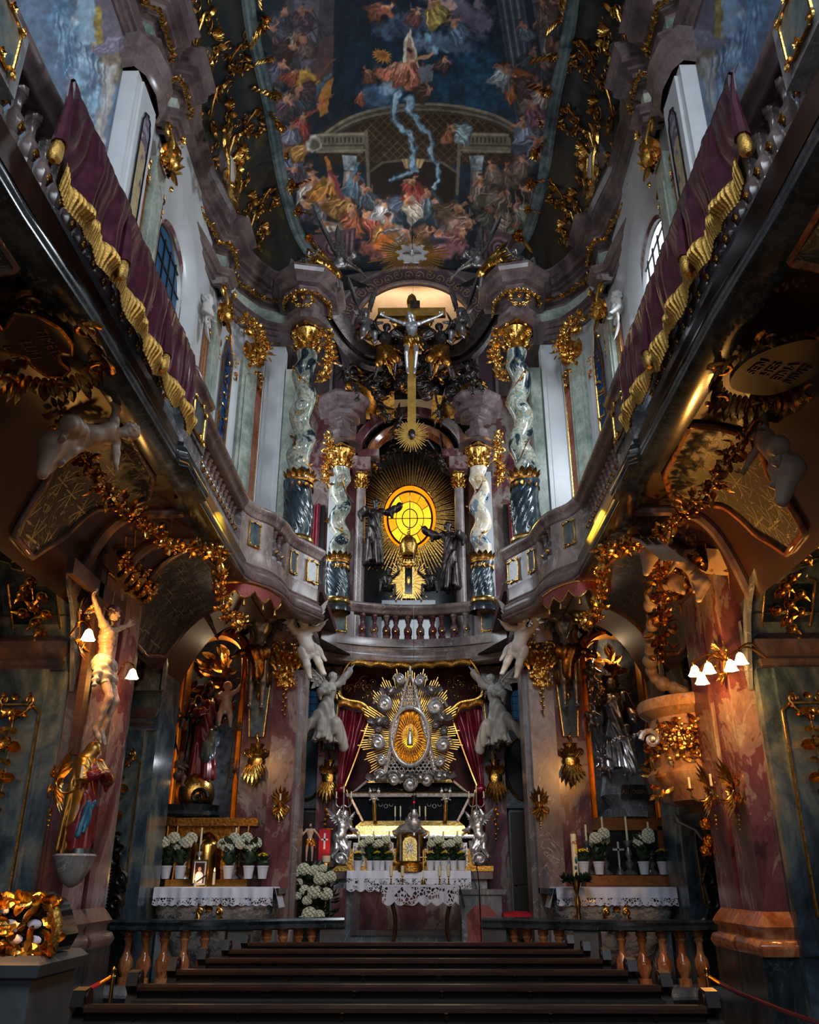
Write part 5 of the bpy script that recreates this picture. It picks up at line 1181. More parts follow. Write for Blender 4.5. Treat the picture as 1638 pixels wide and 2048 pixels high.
for i in range(46):
    sd = i % 2; body(CVR.uniform(536, 612) if sd else CVR.uniform(1048, 1135), CVR.uniform(-5, 380), CVR.uniform(46, 70), CVR.choice(('4a4650', '5d4a48', '39404a', '6a4a40', '54606a', '4a3a40', '6f6a5e')), CVR.uniform(-80, 80), skin='8a6450', arm=i % 3 == 0)
for i, (x, y, s, c) in enumerate(L1): body(x, y, s*1.35, c, CVR.uniform(-75, 75), arm=i % 2 == 0, skin=SK if i % 3 else '9a6a56')
stroke([(655, 320), (668, 392)], 12, 'a86a3a', 5, .4, wob=3); stroke([(660, 345), (684, 400)], 8, '7a3a44'); stroke([(715, 325), (690, 395)], 9, '54727e', 5, .4, wob=3)
for i in range(9): stroke([(1010+7*i, 380+CVR.uniform(-8, 8)), (1013+6.5*i, 455)], 1.8, '9a9486' if i % 2 else '2a2c2e', 1.2)
blob(628, 287, 20, 18, 'a3a094', 0, .25, .2); blob(628, 288, 13, 12, '5f5c50', 0, .3, .3)
blob(810, 500, 90, 20, '7d8378', 0, .6, .5); blob(745, 500, 40, 20, '8a5048', 10, .5, .7); blob(895, 498, 44, 22, '8d5f66', -10, .5, .7); blob(960, 512, 40, 18, '9a9a92', 0, .6, .5); blob(680, 520, 40, 14, '84766c', 0, .6, .5); blob(770, 478, 30, 12, 'b0622e', -30, .5, .8); blob(870, 480, 30, 9, '23283a', 0, .4, .4)
warp(0)
for sx in (-1, 1):
    fx = lambda d: 832+sx*d
    poly([(fx(120), 455), (fx(205), 470), (fx(215), 540), (fx(125), 540)], '4c3b42', 2)
    for i in range(5): stroke([(fx(122+5*i), 458+i*3), (fx(126+5*i), 538)], 3, '6d565c' if i % 2 else '30252a')
    for rr, c in ((24, '6f5760'), (18, '3a2c32'), (13, '7d646a'), (8, '3a2c32'), (4, '8a7076')): blob(fx(165), 496, rr, rr, c, 0, .2, .15)
lin = finish()
def painted(name, P, colors, mat, kind='structure', flip=False):
    me = bpy.data.meshes.new(name); a, b = P.shape[:2]; idx = np.arange(a*b).reshape(a, b)
    q = np.stack([idx[:-1, :-1], idx[1:, :-1], idx[1:, 1:], idx[:-1, 1:]], -1).reshape(-1, 4)
    if flip: q = q[:, ::-1]
    me.vertices.add(a*b); me.vertices.foreach_set('co', P.reshape(-1)); me.loops.add(q.size); me.loops.foreach_set('vertex_index', np.ascontiguousarray(q).reshape(-1).astype(np.int32))
    me.polygons.add(len(q)); me.polygons.foreach_set('loop_start', np.arange(0, q.size, 4, dtype=np.int32)); me.polygons.foreach_set('use_smooth', np.ones(len(q), bool)); me.update(); me.validate()
    ca = me.color_attributes.new('paint', 'FLOAT_COLOR', 'POINT'); ca.data.foreach_set('color', np.concatenate([colors.reshape(-1, 3), np.ones((a*b, 1))], 1).astype(np.float32).reshape(-1))
    me.materials.append(mat); o = bpy.data.objects.new(name, me); COL.objects.link(o); o['kind'] = kind; return o
m, nt, b = nm('fresco'); at = N(nt, 'ShaderNodeVertexColor', layer_name='paint'); nt.links.new(at.outputs[0], b.inputs['Base Color']); b.inputs['Roughness'].default_value = .55; M['fresco'] = m
ceil = painted('ceiling', np.stack([XX, YY, ZZ], -1), lin*FRESCO_GAIN, m, flip=True)
g = MB(); g.grid(np.array([[(x, y, vault_z(x, 9)) for x in np.linspace(-2.95, 2.95, 9)] for y in (YB, 9.6)])); struct('ceiling_nave', g, plain('fresco_dark', '2a3844', .6, 0, .4, 1.2))
# frame of the vault painting
fp = [(-2.88, YB), (-2.88, 8.0), (-2.84, 9.8), (-2.9, 11.0), (-2.86, 12.6), (-2.9, 14.2), (-2.86, 15.4), (-2.76, 16.4), (-2.5, 17.2), (-2.2, 17.55)]
VFM = marble('vault_frame', ['#38464a', '#5a6d70', '#7c8c8c'], 2.0, .3, hard=False)
FR = [(-.12, 0), (0, -.03), (.03, -.09), (.10, -.11), (.14, -.06), (.20, -.07), (.26, -.02), (.26, .08), (-.12, .08)]
for s in (-1, 1):
    m_ = MB().sweep([(a-.18, b_+16.0) for a, b_ in FR], [tuple(p) for p in bez([(*p, 0) for p in fp], 5)], side=-1); (m_ if s < 0 else mirror(m_)).build('fresco_border', VFM, None, smooth=30)
for o in list(COL.objects):
    if o.name.startswith('fresco_border'): tag(o, 'grey-green moulded border along the %s edge of the ceiling fresco' % ('left' if o.name == 'fresco_border' else 'right'), 'moulding')
def spray(t, c, nn, r, seed, n=26, mat='gold'):
    rg = random.Random(seed); g = MB(); c = V3(c)
    for i in range(n):
        d = nrm([rg.gauss(0, 1) for _ in range(3)]); g.leaf(c+d*r*.2, nrm(d+V3(nn)*.4), nn, r*rg.uniform(.7, 1.2), r*.45, .6, 3, .3)
        if i % 2: g.sph(c+d*r*rg.uniform(.3, .7)+V3(nn)*r*.2, r*.15, 6, 4)
    for i in range(3): g.rosette(c+V3(nn)*r*.35+V3([rg.uniform(-.5, .5)*r for _ in range(3)]), nn, r*.4)
    return g.build('leaves', mat, t)
sp0 = thing('gilt_spray', '', 'ornament', (-2.70, 9.9, 15.93)); spray(sp0, (-2.70, 9.9, 15.93), (.5, -.4, -.7), .17, 4)
g = MB()
for i in range(5): g.leaf((-2.70, 9.9+.12*i-.1, 15.95), (.3, .8, -.1*i), (0, 0, -1), .26, .09, .4)
g.build('trailing_leaves', 'gold', sp0)
k = 0
for s in (-1, 1):
    for y in (10.0, 10.75, 11.5, 12.3, 13.1, 13.9, 14.8, 15.6, 16.5):
        o = sp0 if k == 0 else dup(sp0); x = 2.70 if y < 16 else 2.56; o.location = (s*x, y, 15.93); o.rotation_euler.z = k*.7; o.scale = (.8+.25*math.sin(k*2.3),)*3
        o['label'] = 'gilt flower spray on the %s fresco frame, %s counted from the altar' % ('left' if s < 0 else 'right', ('ninth', 'eighth', 'seventh', 'sixth', 'fifth', 'fourth', 'third', 'second', 'first')[k % 9]); o['group'] = 'gilt sprays on the %s fresco frame' % LR(s); k += 1
# cove ornament
def cove_n(t, y, s): a = cove_pt(t, y, s); b_ = cove_pt(t+.02, y, s); c = cove_pt(t, y+.05, s); n = nrm(np.cross(b_-a, c-a)); return n if n[0]*s < 0 else -n
CO = [(12.0, .45, .8, 'gold_dark'), (10.6, .5, .8, 'gold'), (9.6, .35, .7, 'gold_dark'), (13.2, .5, .7, 'gold'), (14.4, .45, .8, 'gold_dark'), (15.5, .5, .8, 'gold'), (11.3, .2, .5, 'gold_dark'), (12.6, .22, .5, 'gold_dark'), (13.9, .2, .55, 'gold_dark'), (15.0, .75, .5, 'gold_dark'), (12.9, .78, .5, 'gold_dark'), (11.4, .78, .5, 'gold_dark')]
for s in (-1, 1):
    for i, (y, tt, sz, mt) in enumerate(CO):
        c = cove_pt(tt, y, s)+cove_n(tt, y, s)*.05; n = cove_n(tt, y, s); W = nrm(cove_pt(tt+.1, y, s)-cove_pt(tt-.1, y, s)); Uc = np.cross(W, n)
        g = MB(); cartouche_mb(g, c, Uc, W, sz, sz*1.1, .028); rg = random.Random(i)
        for j in range(10): g.scroll(c+Uc*rg.uniform(-.9, .9)*sz+W*rg.uniform(-.7, .7)*sz, Uc*rg.choice((-1, 1)), W, rg.uniform(.06, .16), 1.2, .014, start=rg.uniform(0, 6))
        o = g.build('cove_rocaille', mt, loc=c); tag(o, 'gilt shell scrollwork on the dark %s cove, %s, %s' % ('left' if s < 0 else 'right', ('third from nave', 'second from nave', 'nearest the nave', 'fourth from nave', 'fifth from nave', 'nearest the altar')[i % 6], 'mid height' if i < 6 else 'by the cornice' if tt < .3 else 'by the fresco'), 'ornament', 'gilt rocaille on the %s cove' % LR(s))
    for y, lab in ((10.9, 'nearer the nave'), (13.0, 'nearer the choir')):
        c = cove_pt(.42, y, s); n = cove_n(.42, y, s); W = nrm(cove_pt(.5, y, s)-cove_pt(.3, y, s)); Uc = np.cross(W, n)
        if s > 0: Uc = -Uc; Uc, W_ = Uc, W
        o = MB(); oo = [(.24*math.cos(a)*(1+.1*math.cos(3*a)), .38*math.sin(a)) for a in np.linspace(0, 2*PI, 18)[:-1]]
        o.prism(oo, c, Uc, W, .06 if np.dot(np.cross(Uc, W), n) > 0 else -.06); q = o.build('silvered_oval', 'silver_dark', loc=c); tag(q, 'worn silvered oval plaque on the %s cove, %s' % ('left' if s < 0 else 'right', lab), 'plaque')
    t = thing('gilt_coat_of_arms', 'white and gilt cartouche with putto head crowning the %s window cornice' % LR(s), 'cartouche', (s*3.5, 11.7, 13.1))
    Uc = V3((0, -1, 0)) if s > 0 else V3((0, 1, 0)); c = V3((s*3.22, 11.5, 13.1)); g = MB(); cartouche_mb(g, c, Uc, (0, 0, 1), 1.0, 1.1, .05); g.build('gilt_scrolls', 'gold', t)
    MB().sph(c, (.08, .24, .3), 12, 8).build('shield', 'cloth_white', t); MB().tube([c+V3((-s*.1, y_, z_)) for y_, z_ in ((-.12, .1), (0, -.06), (.12, .1))], .015, 5).build('gilt_sign', 'gold', t)

# painted wall beyond the wall pier: grey-blue draped figures between feigned columns
for s in (-1, 1):
    YW, ZW = np.meshgrid(np.linspace(5.2, 8.1, 150), np.linspace(8.0, 14.2, 200), indexing='ij'); canvas(np.full(YW.shape, -3.83), YW, ZW); warp(1)
    lay(np.ones(U.shape), '5d6f84', .2); poly([(185, -20), (260, -20), (265, 60), (200, 90)], '6e6470', 2); poly([(196, 100), (245, 90), (250, 150), (205, 200)], '7b6f5e', 3, .5); poly([(178, 20), (200, 10), (202, 95), (184, 100)], 'a08c4e', 2, .4); poly([(150, -20), (185, -20), (190, 80), (160, 90)], '8fa5b5', 3)
    poly([(212, 130), (236, 128), (205, 300), (180, 300)], '9a9490', 3); stroke([(226, 132), (192, 290)], 8, 'b5afa8'); poly([(185, 85), (250, 70), (252, 100), (190, 112)], '70687a', 2); [stroke([(186, 88+8*i), (250, 74+8*i)], 2.5, '8d8894') for i in range(3)]
    for x, y, rx, ry, r_, c in ((140, 70, 30, 75, 10, '6c8ba4'), (160, 150, 24, 60, 8, '7f9bb0'), (120, 20, 28, 60, 5, '5f7f9a'), (188, 215, 16, 50, 12, '7d9ab0'), (150, 40, 12, 16, 0, 'a9b6be'), (172, 105, 9, 12, 0, 'a3afb6'), (135, 120, 14, 50, 12, '45617c')): blob(x, y, rx, ry, c, r_, .5, .8)
    for i in range(26): x = 112+4*i; stroke([(x, 30+i*4), (x+4+CVR.uniform(-4, 4), 70+i*4), (x+CVR.uniform(-6, 10), 120+i*5)], 4, ('a4bac9', '38506a', '86a0b4')[i % 3], 1, op=.55, soft=2, wob=2)
    c = finish(); P = np.stack([np.full(YW.shape, -3.83), YW, ZW], -1)
    if s > 0: P = P*np.array([-1, 1, 1]); c = c*np.array([.62, .66, .74])  # right copy dimmed and cooled: shade put into its colours
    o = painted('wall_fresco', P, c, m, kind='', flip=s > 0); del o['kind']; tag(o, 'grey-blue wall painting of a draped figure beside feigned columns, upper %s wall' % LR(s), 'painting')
# ================================================================ lower nave: jambs, pilasters, rail, pews
def rocaille_panel(root, c, U, W, w_, h, seed, top=True):
    """dark inset panel with gilt edge and a relief of flowers and discs"""
    c = V3(c); U = nrm(U); W = nrm(W); nn = np.cross(U, W); k = .18*w_
    p = [(w_/2, h*.28), (w_/2-k, h*.33), (w_/2-k, h*.42), (w_*.12, h*.46), (0, h*.5)]
    q = p+[(-a, b) for a, b in p[::-1][1:]]; q = q+[(-a, -b) for a, b in q[:-0 or None]]; pts = [(a, b) for a, b in q]
    o = MB().prism(pts, c, U, W, .02).build('dark_panel', 'marble_dark', root)
    MB().tube([c+nn*.03+U*a+W*b for a, b in pts+[pts[0]]], .014, 5).build('gilt_edge', 'gold', o)
    g = MB(); rg = random.Random(seed)
    for i, (a, b) in enumerate(((0, .30), (-.2, .14), (.2, .12), (0, 0), (-.24, -.08), (.24, -.1), (0, -.2), (-.12, .22), (.1, -.3))):
        q_ = c+nn*.05+U*a*w_+W*b*h; g.rosette(q_, nn, w_*.12); g.tube([q_+w_*.11*(U*math.cos(x)+W*math.sin(x)) for x in np.linspace(0, 2*PI, 9)], w_*.022, 4, cap=False)
        for s in (-1, 1): g.leaf(q_, U*s*.8+W*rg.uniform(-1, 1), nn, w_*.24, w_*.11, .5, 3)
    g.tube([c+nn*.04+W*h*.4, c+nn*.04-W*h*.42], .008, 4); g.build('gilt_relief', 'gold', o); return o
IMP = [(0, 0), (.05, .0), (.09, .05), (.06, .12), (.10, .16), (.04, .24), (.02, .34), (.08, .38), (.14, .46), (.12, .50), (.18, .56), (.18, .62), (0, .64)]
for s in (-1, 1):
    for k, (yj, xa, zt, nm2) in enumerate(((9.58, WX, 3.70, 'nearer'), (13.28, WX, 3.6, 'farther'))):
        t = thing('arch_pier', 'grey marble arch pier with gilt floral panels, the %s one on the %s' % (nm2, LR(s)), 'pier', (s*(abs(xa)+.4), yj, 0)); X = lambda x: x
        x0, x1 = xa, RX-.05; w_ = abs(x1-x0); cx = (x0+x1)/2
        bd = MB(); bd.bb(x1, x0+.005, yj-.02, yj+.1, 0, zt); bd.bb(x1, x0-.16, yj-.10, yj-.02, 0.5, zt); 
        im = MB().sweep(IMP, [(x0-.0, yj+.3, zt), (x0+.0, yj-.06, zt), (x1, yj-.06, zt)], side=-1)
        bs = MB().sweep([(0, 0), (.14, 0), (.14, .55), (.10, .6), (.12, .7), (.05, .8), (0, .82)], [(x0, yj+.3, 0), (x0, yj-.06, 0), (x1, yj-.06, 0)], side=-1)
        # the archivolt band rising above, with panels
        ab = MB(); A_ = (4.0, 9.68, 3.95, 1.45) if k == 0 else (11.95, 13.3, 4.7, 1.0)
        ol = arch_outline(*A_, 24)+[(A_[1], zt+.6)]; ab.sweep([(0, 0), (.10, 0), (.16, .03), (.16, .08), (.05, .06), (0, .06)], [(xa-.01, y, z) for y, z in ol], B=(1, 0, 0), side=-1)
        for q, nm_, mt in ((bd, 'jamb', 'marble_blue'), (im, 'impost', 'marble_plum'), (bs, 'base', 'marble_grey'), (ab, 'archivolt', 'marble_grey')): (q if s < 0 else mirror(q)).build(nm_, mt, t, smooth=50)
        Us = (1, 0, 0)
        sx = s*-1
        c0 = (s*abs(cx), yj-.12, (zt+1.35)/2+.05)
        o = panel(t, (s*abs(cx), yj-.1, zt*.5+.35), (1, 0, 0), (0, 0, 1), w_*.62, zt-1.5, mat='marble_blue', rw=.018, horn=False)
        drop(t, (s*abs(cx), yj-.14, zt-.5), (1, 0, 0), (0, 0, 1), 1.35, .30, seed=k)
        g = MB(); cartouche_mb(g, (s*abs(cx), yj-.13, zt-.42), (1, 0, 0), (0, 0, 1), .34, .3, .016); g.build('gilt_shell', 'gold', t)
        if k == 0:
            for th in (.36, .82):
                cs, sn = math.cos(th), math.sin(th); Wp = nrm((0, -2.84*sn, 1.45*cs)); rocaille_panel(t, V3((s*4.36, 6.84+2.84*cs, 3.95+1.45*sn))+V3((0, -1.45*cs, -2.84*sn))*.012, (1, 0, 0), Wp, .56, .98, 5+int(th*10))
            sf = MB(); sf.grid(np.array([[(xx, 6.84+2.825*math.cos(a), 3.95+1.435*math.sin(a)) for a in np.linspace(0, PI, 30)] for xx in (WX-.03, RX)])); (sf if s < 0 else mirror(sf)).build('soffit', 'marble_blue', t)
            pass
        else:
            for z in (4.55, 5.25): rocaille_panel(t, (s*(abs(cx)+.02), yj-.13, z), (1, 0, 0), (0, 0, 1), .38, .68, 9)
            bq = MB(); bq.bb(x1, x0-.02, yj-.1, yj, zt+.6, 5.6); (bq if s < 0 else mirror(bq)).build('upper_jamb', 'marble_grey', t)
def wall_pil(t, s, y0, y1, x0=WX, d=.26, z0=.45, z1=4.95, mat='marble_red'):
    """pilaster with its broad face towards the nave"""
    m = MB(); m.bb(x0-.05, x0+d, y0, y1, z0+.75, z1); pl = MB(); pl.bb(x0-.1, x0+d+.10, y0-.06, y1+.06, 0, z0+.35)
    b = MB().sweep([(-.05, z0+.35), (.10, z0+.35), (.13, z0+.42), (.10, z0+.49), (.05, z0+.51), (.05, z0+.56), (.09, z0+.62), (.05, z0+.69), (.0, z0+.76)], [(x0, y1, 0), (x0+d, y1, 0), (x0+d, y0, 0), (x0, y0, 0)], side=1)
    cp = MB().sweep([(0, z1-.04), (.03, z1-.02), (.03, z1+.02), (0, z1+.04)], [(x0, y1, 0), (x0+d, y1, 0), (x0+d, y0, 0), (x0, y0, 0)], side=1)
    for q, nm_, mt in ((m, 'shaft', mat), (pl, 'plinth', 'marble_dark'), (b, 'base_moulding', 'marble_orange' if s > 0 else 'marble_plum'), (cp, 'gilt_necking', 'gold')): (q if s < 0 else mirror(q)).build(nm_, mt, t, smooth=50)
    g = MB(); rg = random.Random(int(y0*10)); h = .5
    g.bb(x0, x0+d+.01, y0+.02, y1-.02, z1+.03, z1+h+.02); g2 = MB()
    for yy in (y0+.05, (y0+y1)/2, y1-.05): acanthus(g2, (x0+d+.03, yy, z1+.02), (0, 0, 1), (.6, 0, 0), h*.5, .4, 4)
    for yy, sg in ((y0, -1), (y1, 1)): g2.scroll((x0+d+.06, yy+sg*.04, z1+h*.8), (0, sg, 0), (0, 0, 1), .14, 1.4, .035, start=2.4, dirn=-1); g2.leaf((x0+d, yy, z1+.1), (0, sg*.5, 1), (0, sg, .2), .4, .2, .5)
    for i in range(80): q_ = (x0+d+.02+rg.uniform(0, .12), rg.uniform(y0-.02, y1+.02), z1+h*rg.uniform(.3, 1.2)); g2.sph(q_, rg.uniform(.02, .045), 5, 4); g2.leaf(q_, (rg.uniform(.2, 1), rg.uniform(-1, 1), rg.uniform(-1, 1)), (1, 0, rg.gauss(0, 1)), .11, .07, .6, 3)
    for i in range(5): g2.rosette((x0+d+.12, y0+(y1-y0)*(i+.5)/5, z1+h*(.5+.3*(i % 2))), (1, 0, -.3), .09)
    for q, nm_ in ((g, 'capital_block'), (g2, 'gilt_acanthus')): (q if s < 0 else mirror(q)).build(nm_, 'gold', t)
    im = MB(); im.bb(x0-.05, x0+d+.05, y0-.02, y1+.02, z1+h+.02, z1+h+.12); (im if s < 0 else mirror(im)).build('abacus', 'gold_dark', t)
for s in (-1, 1):
    for (y0, y1, nm2) in ((9.75, 10.36, 'nearer'), (10.5, 11.12, 'farther')):
        t = thing('marble_pilaster', 'tall red marble pilaster with gilt capital, %s of the %s-hand pair by the wall' % (nm2, LR(s)), 'pilaster', (s*3.7, (y0+y1)/2, 0)); wall_pil(t, s, y0, y1)
    t = thing('marble_pilaster', 'mottled marble pilaster on the %s between arch recess and side altar' % LR(s), 'pilaster', (s*4, 14, 0))
    m = MB(); m.bb(-4.7, -3.99, 13.55, 14.4, .5, 5.2); (m if s < 0 else mirror(m)).build('shaft', 'marble_blue', t); m = MB(); m.bb(-4.7, -3.93, 13.5, 14.45, 0, .5); (m if s < 0 else mirror(m)).build('base', 'marble_grey', t)
    m = MB(); m.tube([(-4.3, 13.52, .7), (-4.3, 13.52, 3.3), (-4.2, 13.52, 3.45), (-4.1, 13.52, 3.3), (-4.1, 13.52, .7)], .016, 5); (m if s < 0 else mirror(m)).build('gilt_fillet', 'gold', t); drop(t, (s*4.2, 13.50, 3.25), (1, 0, 0), (0, 0, 1), .9, .2, seed=3)
# communion rail
RP = [(-4.62, 12.95), (-4.1, 12.85), (-3.3, 12.7), (-2.5, 12.85), (-1.7, 13.2), (-.98, 13.5)]
RPs = [(p[0], p[1]) for p in bez([(*p, 0) for p in RP], 6)]
for s in (-1, 1):
    t = thing('communion_rail', 'dark marble communion rail on veined balusters, %s half' % LR(s), 'rail', (s*2.8, 12.8, 0)); p3 = [(x, y, 0) for x, y in RPs]
    top = MB().sweep([(-.42, .86), (-.02, .86), (.02, .88), (.02, .91), (-.03, .93), (0, .97), (-.02, 1.0), (-.42, 1.0), (-.44, .94)], p3, side=-1); b0 = MB().sweep([(-.40, 0), (.02, 0), (.02, .12), (-.02, .16), (-.02, .20), (-.40, .20)], p3, side=-1)
    st_ = MB().sweep([(-.3, 0), (.30, 0), (.30, .10), (-.3, .10)], p3, side=-1)
    for q, nm_, mt in ((top, 'handrail', 'marble_dark'), (b0, 'plinth', 'marble_grey'), (st_, 'step', 'marble_dark')): (q if s < 0 else mirror(q)).build(nm_, mt, t, smooth=50)
    R_ = resample(RPs, 100)
    for a, b in ((0, 13), (56, 66), (90, 100)):
        m = MB().sweep([(-.34, .2), (-.04, .2), (-.04, .86), (-.34, .86)], [(x, y, 0) for x, y in R_[a:b]], side=-1); (m if s < 0 else mirror(m)).build('pedestal', 'stone', t)
    for i in (19, 26, 33, 40, 47, 69, 75, 81, 86):
        c = R_[i]; m = MB().lathe([(r*1.4, z*1.28) for r, z in BAL], 8, (s*abs(c[0]), c[1]+.2, .2), a0=.4, a1=2*PI+.4); m.build('baluster', 'marble_orange', t)
# pews
def pew(y, hw):
    t = thing('pew', 'dark wooden pew', 'pew', (-.03, y, 0)); c = -.03; hw -= .06
    MB().sweep([(-.03, .86), (-.03, .895), (-.015, .905), (.035, .905), (.05, .89), (.05, .87), (.035, .86)], [(c-hw, y, 0), (c+hw, y, 0)], side=-1).build('top_rail', 'wood_pew', t)
    MB().bb(c-hw, c+hw, y+.0, y+.02, .40, .87).build('back_panel', 'pew_back', t); MB().bb(c-hw, c+hw, y-.14, y, .80, .825).build('book_shelf', 'pew_back', t)
    MB().bb(c-hw, c+hw, y+.02, y+.42, .42, .45).build('seat', 'wood_pew', t)
    for s in (-1, 1):
        m = MB(); x = c+s*(hw+.03)
        pr = [(y-.20, 0), (y+.42, 0), (y+.44, .4), (y+.30, .52), (y+.16, .62), (y+.10, .80), (y+.08, .94), (y+.03, .985), (y-.05, .975), (y-.08, .90), (y-.02, .85), (y-.10, .74), (y-.18, .6)]
        m.prism(pr, (x-.035, 0, 0), (0, 1, 0), (0, 0, 1), .07); o = m.build('bench_end', 'wood_black', t)
        MB().cyl((x-.04, y+.02, .93), (x+.04, y+.02, .93), .05, n=10).build('scroll_boss', 'wood_pew', o)
    for i in range(6):
        x = c-hw+(i+.5)*hw/3; MB().tube([(x, y-.02, .845), (x, y-.045, .84), (x, y-.05, .85)], [.006, .008, .012], 6).build('brass_hook', 'brass', t)
    return t
PY = [5.33, 6.28, 7.23, 8.18, 9.13, 10.08]
_pw = ['nearest', 'second', 'third', 'fourth', 'fifth', 'sixth and farthest']
for i, y in enumerate(PY):
    o = pew(y, 1.75); o['label'] = 'dark wooden pew with scrolled ends and brass hooks, %s row from the camera' % _pw[i]; o['group'] = 'pews'
# ================================================================ piers, canopy, high altar
def box_t(name, lab, cat, mat, *b): o = MB().bb(*b).build(name, mat, loc=((b[0]+b[1])/2, (b[2]+b[3])/2, b[4])); return tag(o, lab, cat)
def vase_ornament(t, c, h, w_, nm_='gilt_vase'):
    """gilt shell-vase appliqué"""
    c = V3(c); g = MB(); g.lathe([(w_*.04, -h*.42), (w_*.16, -h*.33), (w_*.3, -h*.12), (w_*.42, 0), (w_*.34, h*.05), (w_*.46, h*.10), (w_*.3, h*.13), (w_*.18, h*.22), (w_*.34, h*.3)], 14, c, sy=.5)
    for i in range(7):
        a = (i-3)*.16; g.leaf(c+V3(((i-3)*w_*.09, -w_*.2, -h*.08)), (math.sin(a), -.1, -math.cos(a)), (0, -1, 0), h*(.40-.05*abs(i-3)), w_*.22, .35)
        g.leaf(c+V3(((i-3)*w_*.08, -w_*.16, h*.06)), (math.sin(a*1.6), -.2, math.cos(a)), (0, -1, 0), h*(.26-.03*abs(i-3)), w_*.2, .5)
    for s in (-1, 1): g.scroll(c+V3((s*w_*.42, -w_*.1, h*.16)), (s, 0, 0), (0, 0, 1), w_*.17, 1.2, w_*.05, start=-1.5); g.scroll(c+V3((s*w_*.3, -w_*.12, -h*.12)), (s, 0, 0), (0, 0, -1), w_*.15, 1.2, w_*.045, start=-1.5)
    g.tube([c+V3((.05*w_*math.sin(k), -.02, h*(.3+.028*k))) for k in range(8)], .018*h, 5); g.sph(c+V3((0, -.02, h*.42)), .06*w_, 6, 5); g.build(nm_, 'gold', t)
for s in (-1, 1):
    t = thing('altar_pier', 'clustered red marble pier with gilt capital between side altar and high altar, %s' % LR(s), 'pier', (s*2.45, 15, 0))
    bld = lambda q, nm_, mt: (q if s < 0 else mirror(q)).build(nm_, mt, t, smooth=50)
    bld(MB().bb(-2.92, -2.38, 14.78, 15.4, .5, 5.62), 'shaft', 'marble_red'); bld(MB().bb(-2.40, -1.98, 14.6, 15.3, .5, 4.78), 'shaft', 'marble_mauve' if s > 0 else 'marble_red'); bld(MB().bb(-2.30, -1.90, 14.9, 15.5, .5, 4.9), 'shaft', 'marble_mauve')
    bld(MB().sweep([(0, 0), (.1, 0), (.1, .36), (.06, .4), (.08, .46), (.02, .52), (0, .52)], [(-2.92, 15.4, 0), (-2.92, 14.78, 0), (-2.40, 14.78, 0), (-2.40, 14.6, 0), (-1.98, 14.6, 0), (-1.98, 15.3, 0)], side=-1), 'base', 'marble_grey')
    bld(MB().bb(-2.44, -1.92, 14.56, 15.4, 5.30, 5.62), 'entablature_block', 'marble_mauve')
    c = V3((s*2.19, 14.6, 4.78)); g = MB()
    for i in range(5): acanthus(g, c+V3(((i-2)*.09, -.02, .05)), (0, 0, 1), ((i-2)*.3, -1, 0), .42, .2, 2)
    for q in (-1, 1): g.scroll(c+V3((q*.2, -.08, .42)), (q, 0, 0), (0, 0, 1), .11, 1.4, .028, start=2.4, dirn=-1)
    rg = random.Random(4)
    for i in range(60): p = c+V3((rg.uniform(-.2, .2), -.06-rg.uniform(0, .08), rg.uniform(-.25, .5))); g.sph(p, rg.uniform(.018, .035), 5, 4); g.leaf(p, (rg.gauss(0, 1), -1, rg.gauss(0, 1)), (0, -1, .3), .1, .06, .5, 3)
    g2 = MB(); g2.tube([c+V3((0, -.06, -.25)), c+V3((0, -.06, -.75))], .01, 4); [g2.sph(c+V3((.02*(-1)**k, -.07, -.3-.07*k)), .03-.002*k, 6, 5) for k in range(7)]; g2.build('gilt_bead_drop', 'gold', t)
    g.box(c+V3((0, .0, .06)), (.12, .03, .3)); g.build('gilt_capital', 'gold', t)
    o = MB().prism([(-.12, 3.72), (.12, 3.72), (.19, 4.75), (-.19, 4.75)], (s*2.66, 14.77, 0), (1, 0, 0), (0, 0, 1), .05).build('herm_shaft', 'marble_blue', t)
    MB().tube([(s*2.66+a, 14.71, z) for a, z in ((-.12, 3.72), (-.19, 4.75))], .016, 5).tube([(s*2.66+a, 14.71, z) for a, z in ((.12, 3.72), (.19, 4.75))], .016, 5).build('gilt_edge', 'gold', o)
    g = MB(); g.lathe([(.01, -.1), (.04, -.05), (.05, 0), (.03, .05), (.06, .12)], 8, (s*2.66, 14.66, 4.42)); g.tube([(s*2.66, 14.68, 4.5), (s*2.66, 14.70, 4.75)], .006, 4)
    for q in (-1, 1): g.leaf((s*2.66+q*.12, 14.68, 4.85), (q*.2, 0, -1), (0, -1, 0), .3, .14, .3); g.leaf((s*2.66, 14.66, 4.85), (0, 0, -1), (0, -1, 0), .32, .16, .3)
    g.build('gilt_lambrequin', 'gold', t); vase_ornament(t, (s*2.64, 14.72, 3.32), .95, .36)
    # wall beside the high altar: door, oval painting, small window
    dn = 1 if s < 0 else 2; xc = s*2.24
    d = MB().bb(xc-.30, xc+.30, 18.40, 18.46, .42, 2.75); do = struct('door_%d' % dn, d, 'wood_dark')
    for z0, z1 in ((.6, 1.3), (1.4, 2.55)): MB().bb(xc-.2, xc+.2, 18.37, 18.41, z0, z1).build('door_panel', 'wood_dark', do)
    MB().sph((xc+s*-.24, 18.36, 1.4), .03, 6, 5).build('door_handle', 'brass', do)
    fr = MB().sweep([(0, 0), (.11, 0), (.14, -.05), (.10, -.09), (0, -.09)], [(xc-.32, 18.5, .42), (xc-.32, 18.5, 2.8), (xc+.32, 18.5, 2.8), (xc+.32, 18.5, .42)], B=(0, 1, 0), side=1); fr.bb(xc-.5, xc+.5, 18.32, 18.5, 2.82, 2.92); fr.build('door_frame', 'marble_grey', do)
